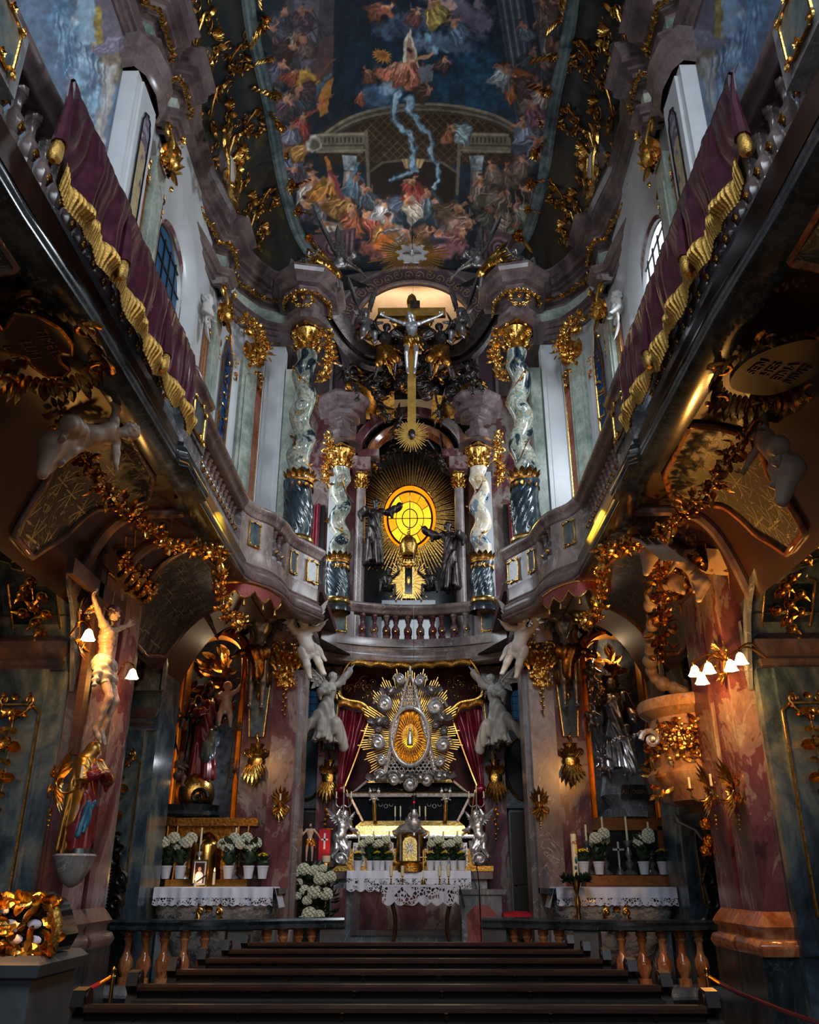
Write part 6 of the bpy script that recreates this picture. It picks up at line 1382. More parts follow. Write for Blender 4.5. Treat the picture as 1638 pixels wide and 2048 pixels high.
    t = thing('oval_painting', 'oval picture in a gilt frame above the %s choir door' % LR(s), 'painting', (xc, 18.45, 3.0)); P = [(.34*math.cos(a), .60*math.sin(a)) for a in np.linspace(0, 2*PI, 33)[:-1]]
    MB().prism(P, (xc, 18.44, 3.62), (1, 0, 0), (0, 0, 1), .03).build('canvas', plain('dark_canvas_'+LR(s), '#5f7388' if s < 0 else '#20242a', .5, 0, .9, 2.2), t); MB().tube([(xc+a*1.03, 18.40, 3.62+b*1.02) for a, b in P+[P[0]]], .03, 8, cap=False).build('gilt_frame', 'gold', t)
    w_ = MB().bb(xc-.28, xc+.28, 18.42, 18.46, 4.5, 5.25); wo2 = struct('window_%d' % (7+dn), w_, 'day_glass' if s > 0 and False else 'blue_glass')
    b = MB(); [b.bb(xc-.28+.14*i-.006, xc-.28+.14*i+.006, 18.40, 18.42, 4.5, 5.25) for i in range(5)]; [b.bb(xc-.28, xc+.28, 18.40, 18.42, 4.5+.15*i-.006, 4.5+.15*i+.006) for i in range(6)]; b.build('glazing_bars', 'marble_grey', wo2)
    MB().sweep([(0, 0), (.12, 0), (.12, -.1), (0, -.1)], [(xc-.28, 18.5, 4.5), (xc-.28, 18.5, 5.2), (xc-.15, 18.5, 5.33), (xc, 18.5, 5.36), (xc+.15, 18.5, 5.33), (xc+.28, 18.5, 5.2), (xc+.28, 18.5, 4.5), (xc-.28, 18.5, 4.5)], B=(0, 1, 0), side=1).build('window_frame', 'marble_grey', wo2)
    m = MB(); m.bb(s*1.95, s*2.62, 18.46, 18.6, .42, 5.7); struct('trim_%d' % (9+dn), m, 'marble_grey')
    # pilasters that carry the canopy
    t = thing('canopy_pilaster', 'slim marble pilaster with gilt pendant ornament, %s of the draped canopy' % LR(s), 'pilaster', (s*1.66, 17.8, .42))
    xa = s*1.66-.07; MB().bb(xa-.22, xa+.22, 17.7, 18.2, .42, 5.6).build('shaft', 'marble_red', t); MB().bb(xa-.28, xa+.28, 17.62, 18.2, .42, .9).build('base', 'marble_grey', t)
    o = MB().prism([(-.10, 3.9), (.10, 3.9), (.17, 5.0), (-.17, 5.0)], (xa, 17.69, 0), (1, 0, 0), (0, 0, 1), .04).build('blue_panel', 'marble_blue', t)
    g = MB(); g.tube([(xa-.10, 17.64, 3.9), (xa-.17, 17.64, 5.0)], .014, 5); g.tube([(xa+.10, 17.64, 3.9), (xa+.17, 17.64, 5.0)], .014, 5); g.lathe([(.01, 0), (.05, .05), (.04, .16), (.02, .2)], 8, (xa, 17.62, 4.3)); g.tube([(xa, 17.62, 4.5), (xa, 17.63, 4.9)], .008, 4)
    for q in (-2, -1, 0, 1, 2): g.leaf((xa+q*.07, 17.62, 5.0), (q*.1, -.1, -1), (0, -1, 0), .22, .09, .4)
    g.build('gilt_tassel', 'gold', t); vase_ornament(t, (xa+.02, 17.64, 3.35), 1.15, .34); g = MB()
    for i in range(7): g.rosette((xa+.03*math.sin(i*2), 17.63, 2.75-.09*i), (0, -1, 0), .06-.005*i)
    g.build('gilt_drop', 'gold', t)
# sanctuary vault panel behind the canopy and gilt diaper
for s in (-1, 1):
    g = MB(); g.grid(np.array([[(-2.6, y, 5.66-.0*y) for y in (15.4, 16.2, 17, 18.4)], [(-1.9, y, 5.70) for y in (15.4, 16.2, 17, 18.4)], [(-1.3, y, 5.70) for y in (15.4+1.6, 17.2, 17.5, 18.4)]])); q = g if s < 0 else mirror(g); struct('trim_%d' % (12 if s < 0 else 13), q, 'vault')
# canopy of state
t = thing('altar_canopy', 'crimson stucco canopy with gilt fringed valance and parted curtains behind the silver glory', 'canopy', (-.07, 17.6, 2.3)); cx = -.07
n = 17; bk = [[(cx+1.5*math.cos(a)*k1, 17.75+.55*math.sin(a), z) for a in np.linspace(PI, 0, n)] for z, k1 in ((2.3, .92), (3.6, .95), (4.8, 1), (5.3, .98), (5.68, .7))]
MB().grid(np.array(bk)).build('lining', 'velvet', t)
def fringe(path, h, name, amp=.05, per=.34, mat='gold_flat'):
    P = resample(path, 260); L = np.r_[0, np.cumsum(np.linalg.norm(np.diff(P, axis=0), axis=1))]; rows = []
    for i, p in enumerate(P):
        dz = amp*abs(math.sin(PI*L[i]/per)); r = .012*(1 if i % 3 else 0); y = -.02-.02*math.sin(2*PI*L[i]/per)
        rows.append([V3(p)+(0, y, dz-amp), V3(p)+(0, y-.02-r, dz-amp-h*.3), V3(p)+(0, y-.03-r, dz-amp-h*.7), V3(p)+(0, y-.015, dz-amp-h)])
    return MB().grid(np.array(rows)).build(name, mat, t, smooth=30)
front = [(cx-1.22, 17.15, 5.62), (cx-.6, 17.34, 5.62), (cx, 17.40, 5.60), (cx+.6, 17.34, 5.62), (cx+1.22, 17.15, 5.62)]; fringe(front, .10, 'front_fringe', per=.42)
MB().tube(front, .02, 6).build('front_rod', 'gold', t)
for s in (-1, 1):
    e = bez([(cx+s*1.22, 17.15, 5.6), (cx+s*1.38, 17.2, 5.35), (cx+s*1.48, 17.3, 5.05), (cx+s*1.35, 17.3, 4.85), (cx+s*1.0, 17.35, 4.78), (cx+s*.75, 17.4, 4.62), (cx+s*.5, 17.5, 4.8), (cx+s*.15, 17.6, 4.85)], 6)
    MB().tube(e, .035, 8).build('gilt_rim', 'gold', t); MB().tube([p+V3((0, -.03, -.04)) for p in e[12:]], .014, 6).build('gilt_rim', 'gold', t)
    lo = bez([(cx+s*1.46, 17.25, 4.85), (cx+s*1.15, 17.3, 4.80), (cx+s*.98, 17.3, 4.72), (cx+s*.85, 17.3, 4.55), (cx+s*.66, 17.4, 4.55), (cx+s*.45, 17.5, 4.55)], 6); fringe(lo, .13, 'side_fringe', per=.3)
    g = MB(); rg = random.Random(3)
    for i in range(9): g.scroll((cx+s*(.75+.6*rg.random()), 17.72, 4.95+.42*rg.random()), (rg.choice((-1, 1)), 0, 0), (0, 0, 1), rg.uniform(.06, .14), 1.2, .010, start=rg.uniform(0, 6))
    g.build('gilt_arabesque', 'gold', t)
    # curtain: gathered at a knot
    rows = []; nz, nu = 60, 70
    for i in range(nz):
        u = i/(nz-1); z = 4.72-2.4*u; kn = math.exp(-((u-.67)/.07)**2); row = []
        xo = cx+s*(1.45-.02*u); xi = cx+s*((.78+.52*min(1, u/.64)**1.1) if u < .67 else (1.26-.42*(u-.67)))
        for j in range(nu):
            v = j/(nu-1); fo = (.05+.035*u)*(.5+.5*math.sin(v*26+3*u+1.6*math.sin(2.2*u+v*5)))**1.5*(1-.5*kn)+.04*math.sin(v*7+u*9)
            row.append((xo+(xi-xo)*v, 17.45+.15*v-fo-.05*kn, z-.10*math.sin(v*3)*(1-u)))
        rows.append(row)
    MB().grid(np.array(rows)[::(1 if s < 0 else -1)]).build('curtain', 'drape_red', t, smooth=180)
    g = MB(); rr = [V3(r[-1]) for r in rows]; g.tube(rr, .022, 6); g.build('gold_braid', 'gold_flat', t); MB().sph((cx+s*1.36, 17.3, 3.1), (.11, .08, .1), 8, 6).build('knot', 'drape_red', t)
    tl = MB(); rw = [[V3(p)+V3((0, -.03, 0)) for p in rows[-1]], [V3(p)+V3((0, -.06-.02*(k % 2), -.16)) for k, p in enumerate(rows[-1])]]; tl.grid(np.array(rw)); tl.build('tail_fringe', 'gold_flat', t)
# the glory: silver openwork frame, clouds and rays
C0 = V3((-.08, 16.95, 4.04)); t = thing('silver_glory', 'silver openwork glory with oval golden image, clouds and bundled gold rays', 'reliquary', tuple(C0-V3((0, 0, .9))))
for k in range(22):
    a = 2*PI*(k+.5)/22; R0 = (.62, .78); R1 = (.98+.06*(k % 2), 1.42 if math.sin(a) > .3 else 1.0); ex = lambda r: V3((r[0]*math.cos(a), .12, r[1]*math.sin(a)))
    if math.sin(a) < -.8: continue
    p0, p1 = C0+ex((.35, .5)), C0+ex(R1); d = nrm(p1-p0); e = nrm(np.cross(d, (0, 1, 0)))
    for j in range(5):
        o = e*(j-2)*.034; L = 1-.07*abs(j-2)-.03*(j % 2); MB().beam(p0+o, p0+(p1-p0)*L+o*1.3, .015, .014, up=(0, 1, 0)).build('gold_ray', 'gold_flat', t, smooth=0)
fr = MB()
tri = [(-.52, -.80), (-.24, .35), (-.10, .95), (-.03, 1.15), (.03, 1.15), (.10, .95), (.24, .35), (.52, -.80)]
fr.tube([C0+V3((x, -.04, z)) for x, z in tri], [.05, .045, .035, .03, .03, .035, .045, .05], 8); fr.lathe([(.02, 0), (.035, .03), (.02, .06), (.04, .1), (.025, .16), (.01, .24)], 8, C0+V3((0, -.04, 1.15))); rg = random.Random(9)
for i in range(120):
    sg = rg.choice((-1, 1)); u = rg.random(); z = -.8+1.75*u; x = sg*np.interp(z, [-.8, .35, .95], [.52, .24, .10]); fr.sph(C0+V3((x, -.09, z)), (.02, .015, .025), 5, 4)
fr.build('openwork_frame', 'silver', t)
lt = MB(); r = .042
for row in range(-14, 20):
    for col in range(-8, 9):
        x = (col+(.5 if row % 2 else 0))*.082; z = row*.062+.02
        if z > 1.0 or z < -.72: continue
        lim = np.interp(z, [-.8, .35, 1.0], [.50, .24, .08])-.03
        if abs(x) > lim or (x/.37)**2+(z/.55)**2 < 1: continue
        lt.tube([C0+V3((x+r*math.cos(a), -.02, z+r*1.1*math.sin(a))) for a in np.linspace(0, 2*PI, 7)], .010, 4, cap=False)
lt.build('lattice', 'silver', t, kind='stuff')
MB().tube([C0+V3((.37*math.cos(a), -.1, .55*math.sin(a))) for a in np.linspace(0, 2*PI, 41)], .04, 8, cap=False).build('oval_frame', 'silver', t)
P = [(.36*math.cos(a), .54*math.sin(a)) for a in np.linspace(0, 2*PI, 33)[:-1]]; MB().prism(P, C0+V3((0, .02, 0)), (1, 0, 0), (0, 0, 1), .02).build('gilt_ground', 'gold_dark', t)
for k in range(36):
    a = 2*PI*k/36; d = V3((math.cos(a)*.345, 0, math.sin(a)*.52)); p0 = C0+V3((0, -.03, 0))+d*.48; p1 = C0+V3((0, -.05, 0))+d*(1 if k % 2 else .9); w_ = .034; e = nrm(np.cross(d, (0, 1, 0)))*w_*.5
    MB().add([p0-e*.5, p0+e*.5, p1+e, p1-e, p0+V3((0, -.02, 0)), p1+V3((0, -.02, 0))], [(0, 1, 2, 3), (0, 4, 1), (1, 4, 5, 2), (2, 5, 3), (3, 5, 4, 0)]).build('inner_ray', 'gold_ray', t, smooth=0)
for k in range(28):
    a = 2*PI*k/28; d = V3((math.cos(a)*.13, 0, math.sin(a)*.2)); MB().beam(C0+V3((0, -.08, -.02))+d*.4, C0+V3((0, -.09, -.02))+d, .012, .01, up=(0, 1, 0)).build('small_ray', 'gold_ray', t, smooth=0)
g = MB(); g.lathe([(.06, -.14), (.065, -.08), (.055, .02), (.035, .09), (.03, .11)], 10, C0+V3((0, -.1, -.02))); g.sph(C0+V3((0, -.1, .12)), .032, 8, 6); g.sph(C0+V3((0, -.1, .15)), (.03, .03, .015), 6, 4); g.build('figurine', 'silver', t)
cl = [(-.50, .62, .19), (.50, .56, .20), (-.20, 1.10, .13), (.20, 1.08, .13), (-.62, -.12, .17), (.64, -.16, .17), (-.47, .28, .1), (.5, .22, .1), (-.36, .86, .1), (.38, .84, .1), (-.55, -.45, .12), (.58, -.48, .12), (-.3, -.78, .15), (0, -.88, .17), (.32, -.8, .15), (-.56, -.72, .12), (.56, -.74, .12), (.66, .1, .1), (-.62, .14, .1)]
for i, (x, z, r) in enumerate(cl):
    g = MB(); c = C0+V3((x, -.08, z)); g.sph(c, (r*.8, r*.5, r*.85), 10, 8); sg = 1 if x > 0 else -1
    for q in range(3): g.scroll(c+V3((0, -r*(.35+.12*q), 0)), (sg*math.cos(q), 0, math.sin(q)), (-math.sin(q)*sg, 0, math.cos(q)), r*(1.15-.3*q), 1.0, r*.13, start=q*2, n=6)
    g.build('silver_cloud', 'silver' if r > .11 else 'silver_dark', t)
for i, (x, z) in enumerate(((-.60, .28), (.62, .34), (-.38, .86), (.42, .88), (-.62, -.78), (.66, -.74), (-.15, -.75), (.2, -.78))):
    hc = C0+V3((x, -.16, z)); pr = [('e', (0, 0, 0), (.075, .08, .09), None, .02), ('e', (0, -.065, -.01), (.012, .02, .012), None, .01), ('e', (-.04, -.04, -.03), (.03, .03, .03), None, .02), ('e', (.04, -.04, -.03), (.03, .03, .03), None, .02), ('s', (-.028, -.085, .015), .014), ('s', (.028, -.085, .015), .014)]+[('e', (.07*math.cos(q*2.4), .01+.03*math.sin(q), .05+.04*math.sin(q*1.7)), (.03, .03, .03), None, .01) for q in range(9)]
    fig_part('cherub_head', pr, 'silver_dark', t, (hc, .95, rotm(.4*(1 if x < 0 else -1))), .012)
    g = MB(); [g.leaf(hc+V3((q*.05, .03, -.03)), (q*1.0, 0, .2+.3*j), (0, -1, 0), .2, .07, .3) for q in (-1, 1) for j in range(3)]; g.build('cherub_wings', 'silver_dark', t)
# shrine
t = thing('glass_shrine', 'gilt and silver glass shrine with sloping sides on the high altar', 'shrine', (-.08, 17.3, 1.62)); cx = -.08
def ring(mat, nm_, hw0, d0, z0, hw1, d1, z1, yc=17.35, **k):
    m = MB(); a = [(cx+sx*hw0, yc+sy*d0, z0) for sx, sy in ((-1, -1), (1, -1), (1, 1), (-1, 1))]; b = [(cx+sx*hw1, yc+sy*d1, z1) for sx, sy in ((-1, -1), (1, -1), (1, 1), (-1, 1))]
    m.add(a+b, [(0, 1, 5, 4), (1, 2, 6, 5), (2, 3, 7, 6), (3, 0, 4, 7), (4, 5, 6, 7), (3, 2, 1, 0)]); return m.build(nm_, mat, t, smooth=0)
ring('gold', 'gradine', 1.18, .35, 1.64, 1.18, .35, 2.02); ring('silver', 'gradine_moulding', 1.26, .4, 2.20, 1.22, .38, 2.26); ring('gold_bright', 'upper_gradine', 1.08, .34, 2.26, 1.02, .32, 2.42); ring('gold_bright', 'base_step', 1.02, .33, 2.42, .92, .3, 2.50)
ring('glass_dark', 'glass_body', .88, .27, 2.50, 1.12, .36, 2.93); ring('silver', 'cornice', 1.20, .42, 2.93, 1.22, .43, 2.99); ring('gold', 'cornice_fillet', 1.17, .4, 2.99, 1.10, .38, 3.02); ring('glass_dark', 'glass_lid', 1.08, .36, 3.02, .80, .22, 3.2); ring('gold_bright', 'lid_top', .82, .24, 3.2, .78, .22, 3.27)
for s in (-1, 1):
    for (xa, za, xb, zb) in ((.90, 2.50, 1.14, 2.93), (1.10, 3.0, .82, 3.22)): MB().beam((cx+s*xa, 17.35-.3, za), (cx+s*xb, 17.35-.38, zb), .05, .04).build('corner_bar', 'silver', t)
    MB().cyl((cx+s*.66, 16.98, 2.5), (cx+s*.68, 16.95, 2.93), .045, .05, 10).build('fluted_column', 'gold_bright', t); g = MB(); cartouche_mb(g, (cx+s*.68, 16.92, 2.97), (1, 0, 0), (0, 0, 1), .18, .26, .015); g.build('silver_bracket', 'silver', t)
    g = MB(); g.tube(bez([(cx+s*1.12, 16.98, 2.15), (cx+s*1.14, 16.95, 1.98), (cx+s*1.2, 16.93, 1.85), (cx+s*1.34, 16.92, 1.78)], 6), .035, 6); g.scroll((cx+s*1.38, 16.92, 1.86), (0, 0, 1), (s, 0, 0), .13, 1.4, .035, start=PI); g.build('silver_volute', 'silver', t)
    for k, xk in enumerate((.42, .68, .95)):
        MB().bb(cx+s*xk-.11, cx+s*xk+.11, 16.98, 17.0, 1.72, 2.12).build('relief_panel', 'silver', t); g = MB(); cartouche_mb(g, (cx+s*xk, 16.97, 1.92), (1, 0, 0), (0, 0, 1), .16, .3, .010); g.build('relief_scroll', 'silver', t)
    g = MB(); [g.sph((cx+s*(.3+.03*i), 16.94, 2.22), .016, 5, 4) for i in range(30)]; g.build('silver_beading', 'silver', t)
    for k, xk in enumerate((.28, .42)): pass
    g = MB(); [g.tube([(cx+s*(.36+.1*i)+.035*math.cos(a), 17.02, 2.80-.03*(i == 1)+.035*math.sin(a)) for a in np.linspace(0, 2*PI, 11)], .007, 4, cap=False) for i in range(3)]; g.build('silver_ring_ornament', 'silver', t)
tb = thing('tabernacle', 'round golden tabernacle with a radiant silver door at the centre of the high altar', 'tabernacle', (cx, 16.9, 1.62)); TC = (cx, 16.98, 1.62)
MB().lathe([(.36, 0), (.36, .1), (.32, .12), (.34, .16), (.27, .18)], 20, TC).build('base', 'gold', tb); MB().lathe([(.27, .16), (.26, .62), (.28, .66)], 20, TC).build('drum', 'gold', tb); MB().lathe([(.28, .64), (.33, .67), (.34, .71), (.28, .74), (.2, .80), (.10, .84), (.1, .9), (.05, .92), (.04, 1.0), (.0, 1.04)], 20, TC).build('canopy', 'silver', tb)
MB().prism([(-.13, -.2), (.13, -.2), (.13, .12), (.09, .19), (0, .22), (-.09, .19), (-.13, .12)], (cx, 16.70, 2.0), (1, 0, 0), (0, 0, 1), .03).build('door', 'gold_bright', tb); rays(tb, (cx, 16.66, 2.02), (1, 0, 0), (0, 0, 1), 26, .02, lambda a, i: .07+.08*abs(math.sin(a)), .012, 'silver', t=-.005, single=True, name='silver_rays')
for s in (-1, 1): MB().tube([(cx+s*.17, 16.72, 1.8), (cx+s*.17, 16.72, 2.25)], .02, 6).build('pilaster_strip', 'silver', tb)
def dome_crown(): pass
ln = thing('sanctuary_lamp', 'hanging silver sanctuary lamp with a red glass in front of the shrine', 'lamp', (.0, 16.3, 2.65)); LP_ = (.0, 16.3, 2.42)
MB().lathe([(.0, -.22), (.03, -.2), (.02, -.16), (.08, -.12), (.13, -.03), (.12, .04), (.07, .08), (.09, .14), (.05, .2), (.05, .24)], 14, LP_).build('bowl', 'silver', ln); MB().lathe([(.045, .24), (.05, .48)], 10, LP_).build('red_glass', 'glass_dark', ln); MB().sph((.0, 16.25, 2.78), .018, 6, 4).build('ember', 'red_glass', ln)
g = MB(); [g.tube([(.0+.11*math.cos(a), 16.3+.11*math.sin(a), 2.46), (.0, 16.3, 3.15)], .005, 4) for a in (0, 2.1, 4.2)]; g.tube([(0, 16.3, 3.15), (0, 16.3, 16.5)], .003, 4); g.build('chains', 'black', ln)
# mensa, cloths
t = thing('high_altar_table', 'stepped marble altar block with purple-grey inlaid front', 'altar', (cx, 17.2, .42))
MB().bb(cx-1.55, cx+1.5, 16.75, 18.2, 1.50, 1.62).build('table_slab', 'marble_plum', t); MB().bb(cx-1.45, cx+1.4, 16.86, 18.2, .42, 1.5).build('block', 'marble_grey', t); MB().bb(cx-1.05, cx+1.0, 16.80, 16.9, .58, 1.40).build('front_frame', 'marble_plum', t); MB().bb(cx-.9, cx+.85, 16.78, 16.82, .68, 1.3).build('inlay', 'marble_red', t)
for s in (-1, 1): MB().bb(cx+s*1.27-.12, cx+s*1.27+.12, 16.82, 16.88, .7, 1.35).build('inlay', 'marble_red', t); MB().bb(cx+s*1.32-.2, cx+s*1.32+.2, 16.82, 17.3, 1.63, 1.72).build('gilt_block', 'gold', t)
MB().tube([(cx+.15*math.cos(a), 16.76, 1.15+.09*math.sin(a)) for a in np.linspace(PI, 2*PI, 12)], .012, 5).build('gilt_medallion', 'gold', t)
def cloth(name, lab, x0, x1, y0, y1, z, hang, lace_h, sc_=.14, lace='lace', side=.0, cat='altar cloth'):
    t = thing(name, lab, cat, ((x0+x1)/2, (y0+y1)/2, z-.0)); n = int((x1-x0)/.02)+1; xs_ = np.linspace(x0, x1, n); wav = lambda x: .012*math.sin(x*17)+.008*math.sin(x*41+1)
    rows = [[(x, y1, z+.012) for x in xs_], [(x, y0+.01, z+.012) for x in xs_], [(x, y0-.012+wav(x)*.3, z+.004) for x in xs_], [(x, y0-.02+wav(x), z-(hang-lace_h)*.6) for x in xs_], [(x, y0-.024+wav(x)*1.5, z-(hang-lace_h)) for x in xs_]]
    MB().grid(np.array(rows)).build('linen', 'linen', t, smooth=60)
    r2 = [[(x, y0-.024+wav(x)*(1.5+.3*k), z-(hang-lace_h)-(lace_h*k/3)*(1-(.22*(1-abs(math.sin(PI*(x-x0)/sc_))) if k == 3 else 0))) for x in xs_] for k in range(4)]
    MB().grid(np.array(r2)).build('lace_border', lace, t, smooth=60)
    m = MB(); m.tube([V3(p) for p in r2[3]], .006, 4); m.tube([V3(p) for p in r2[0]], .004, 4); m.build('lace_hem', 'linen', t)
    for s, xe in ((-1, x0), (1, x1)):
        m = MB(); e = [[(xe, y, z+.012) for y in np.linspace(y1, y0, 8)], [(xe+s*.03, y, z-.02) for y in np.linspace(y1, y0, 8)], [(xe+s*(.05+side), y, z-hang-side*.6) for y in np.linspace(y1, y0, 8)]]; m.grid(np.array(e)); m.build('side_fall', 'linen', t, smooth=60)
    return t
cloth('altar_cloth', 'white lace-edged cloth on the high altar', -1.22, 1.02, 16.70, 17.0, 1.63, .34, .22, .17, side=.1)
t = thing('altar_table', 'small dark wooden table with curved legs before the high altar', 'table', (.1, 15.6, .42))
MB().bb(-.48, .70, 15.35, 15.9, 1.34, 1.40).build('table_top', 'wood_dark', t)
for i, (x, y) in enumerate(((-.34, 15.42), (.58, 15.42), (-.34, 15.85), (.58, 15.85))): sg = -1 if x < 0 else 1; MB().tube(bez([(x+sg*.0, y, 1.34), (x+sg*.02, y-.02, 1.15), (x-sg*.03, y, .9), (x-sg*.02, y, .65), (x+sg*.05, y-.02, .43)], 6), [.04]*7+[.028]*18, 8).build('leg', 'wood_dark', t)
MB().bb(-.34, .58, 15.42, 15.45, 1.24, 1.34).build('apron', 'wood_dark', t)
cloth('table_cloth', 'white cloth with a deep grape-pattern lace border on the small front table', -.52, .74, 15.33, 15.9, 1.405, .30, .28, .2, lace='lace_big', side=.06, cat='tablecloth')
t = thing('credence', 'low marble credence with a salmon inlaid front, right of the small table', 'credence', (1.1, 15.9, .42)); MB().bb(.72, 1.56, 15.75, 16.4, 1.26, 1.34).build('slab', 'marble_grey', t); MB().bb(.80, 1.48, 15.8, 16.4, .42, 1.26).build('block', 'marble_grey', t)
MB().prism([(-.24, .5), (.24, .5), (.26, .95), (.18, 1.03), (.1, 1.1), (-.1, 1.1), (-.18, 1.03), (-.26, .95)], (1.14, 15.80, 0), (1, 0, 0), (0, 0, 1), .02).build('inlay', marble('salmon_inlay', ['#7a3436', '#9c5450', '#a8736a'], 1.6, .3), t)
t = thing('microphone_stand', 'thin black microphone stand beside the credence', 'microphone', (1.1, 15.5, .42)); MB().tube([(1.1, 15.5, .44), (1.09, 15.5, 1.4), (1.05, 15.4, 1.72)], .010, 6).build('pole', 'black', t); MB().lathe([(.12, 0), (.12, .02), (.02, .04)], 12, (1.1, 15.5, .42)).build('foot', 'black', t); MB().sph((1.04, 15.38, 1.75), .022, 6, 5).build('microphone_head', 'black', t)
t = thing('stool', 'gilt stool with a red velvet cushion at the right of the altar steps', 'stool', (1.72, 15.5, .42)); MB().box((1.72, 15.5, .92), (.26, .22, .06)).sph((1.72, 15.5, .97), (.26, .22, .05), 12, 6).build('cushion', 'red_cloth', t)
for i, (a, b) in enumerate(((-1, -1), (1, -1), (-1, 1), (1, 1))): MB().tube(bez([(1.72+a*.22, 15.5+b*.18, .86), (1.72+a*.25, 15.5+b*.2, .72), (1.72+a*.16, 15.5+b*.15, .58), (1.72+a*.22, 15.5+b*.18, .44)], 5), [.035]*6+[.025]*10, 7).build('leg', 'gold', t)
MB().bb(1.48, 1.96, 15.3, 15.7, .82, .87).build('rail', 'gold', t)
# ---- plants
def hydrangea_mb(fl, lf, c, r, seed):
    rg = random.Random(seed); c = V3(c)
    for i in range(44):
        z = 1-1.5*i/44; a = i*2.4; q = math.sqrt(max(0, 1-z*z)); d = V3((q*math.cos(a), q*math.sin(a), z)); fl.rosette(c+d*r*.8, d, r*.34, 4)
    fl.sph(c, r*.8, 8, 6)
def pot_plant(name, lab, c, nh, seed, yellow=False, group=None, k=1.0):
    c = V3(c); t = thing(name, lab, 'potted plant', tuple(c), group); rg = random.Random(seed); r = .075*k
    MB().lathe([(r*.72, 0), (r, .14*k), (r*1.08, .145*k), (r*1.08, .165*k), (r*.95, .165*k), (r*.9, .12*k)], 14, c).build('pot', 'pot', t); lf = MB(); st = MB(); H = (.10 if yellow else .30)*k
    for i in range(18 if yellow else 34):
        a = rg.uniform(0, 6.3); h = rg.uniform(.1, 1)*H; d = V3((math.cos(a), math.sin(a), rg.uniform(-.1, .6))); lf.leaf(c+V3((0, 0, .15*k+h))+d*.03, d, (0, 0, 1), (.09 if yellow else .15)*k, (.05 if yellow else .09)*k, .5, 3)
    lf.sph(c+V3((0, 0, .15*k+H*.5)), (r*1.1, r*1.1, H*.5), 8, 6); lf.build('foliage', 'leaf', t)
    if yellow:
        f = MB()
        for i in range(22): a = i*2.4; q = .075*k*math.sqrt(i/22); f.rosette(c+V3((q*math.cos(a), q*math.sin(a)-.01, .15*k+H+.03+.035*(1-i/22))), (math.cos(a)*.4, math.sin(a)*.4-.3, 1), .022*k, 5)
        f.build('blossoms', 'petal_yellow', t)
    else:
        for i in range(nh):
            a = 6.3*i/nh+seed; q = (.12 if nh > 1 else 0)*k; f = MB(); hydrangea_mb(f, None, c+V3((q*math.cos(a), q*math.sin(a)*.6-.04, .15*k+H+.06*k*math.sin(i*1.7))), .085*k, seed+i); f.build('flower_head', 'petal', t, smooth=0)
    return t
PLN = [('left', [(-1.04, 1), (-.82, 0), (-.69, 1), (-.60, 0), (-.46, 1)]), ('right', [(.29, 1), (.42, 0), (.55, 1), (.72, 0), (.87, 1)])]
_o = ['outermost', 'second', 'middle', 'fourth', 'innermost']; hyd0 = None; yel0 = None
for side, lst in PLN:
    if side == 'right': names = _o[::-1]
    else: names = _o
    for i, (x, ye) in enumerate(lst):
        if ye:
            lab = 'pot of yellow kalanchoe on the high altar, %s in the %s row of pots' % (names[i], side); c = (x, 16.84, 1.645)
            if yel0 is None: yel0 = pot_plant('yellow_pot_plant', lab, c, 0, 3, True, 'pots on the high altar')
            else: dup(yel0, lab, loc=c, rz=i)
        else:
            lab = 'white hydrangea in a pot on the high altar, %s in the %s row of pots' % (names[i], side); c = (x, 16.92, 1.645)
            if hyd0 is None: hyd0 = pot_plant('white_hydrangea', lab, c, 4, 3, False, 'pots on the high altar', 1.0)
            else: dup(hyd0, lab, loc=c, rz=.3*i)
# big bank of hydrangeas on the left
t = thing('hydrangea_bank', 'tall bank of white hydrangeas and ferns left of the high altar', 'flowers', (-1.66, 15.3, .42)); lf = MB(); rg = random.Random(6)
for i in range(300): a = rg.uniform(0, 6.3); z = rg.uniform(.5, 1.7); q = rg.uniform(.05, .36); d = V3((math.cos(a), math.sin(a)-.4, rg.uniform(-.3, .6))); lf.leaf(V3((-1.66+q*math.cos(a), 15.3+q*.6*math.sin(a), z)), d, (0, -.3, 1), .17, .09, .5, 3)
for i in range(120): a = rg.uniform(2.6, 6.9); lf.leaf((-1.62+.2*math.cos(a), 15.25, rg.uniform(.42, .6)), (math.cos(a), math.sin(a)*.5, rg.uniform(.1, .9)), (0, 0, 1), .34, .035, .7, 3)
lf.build('foliage', 'leaf', t)
for i, (x, z, r) in enumerate(((-1.96, 1.60, .10), (-1.80, 1.64, .11), (-1.63, 1.62, .10), (-1.52, 1.50, .11), (-1.36, 1.53, .10), (-1.78, 1.33, .09), (-1.60, 1.30, .12), (-1.42, 1.27, .11), (-1.90, 1.25, .08), (-1.72, 1.18, .08), (-1.68, .98, .12), (-1.53, .95, .10), (-1.80, .88, .08), (-1.49, 1.66, .07), (-1.88, 1.45, .07))):
    f = MB(); hydrangea_mb(f, None, (x, 15.05+.04*(i % 3), z), r, i); f.build('flower_head', 'petal', t, smooth=0)
MB().lathe([(.2, 0), (.26, .3), (.28, .32)], 14, (-1.66, 15.35, .42)).build('tub', 'marble_dark', t)
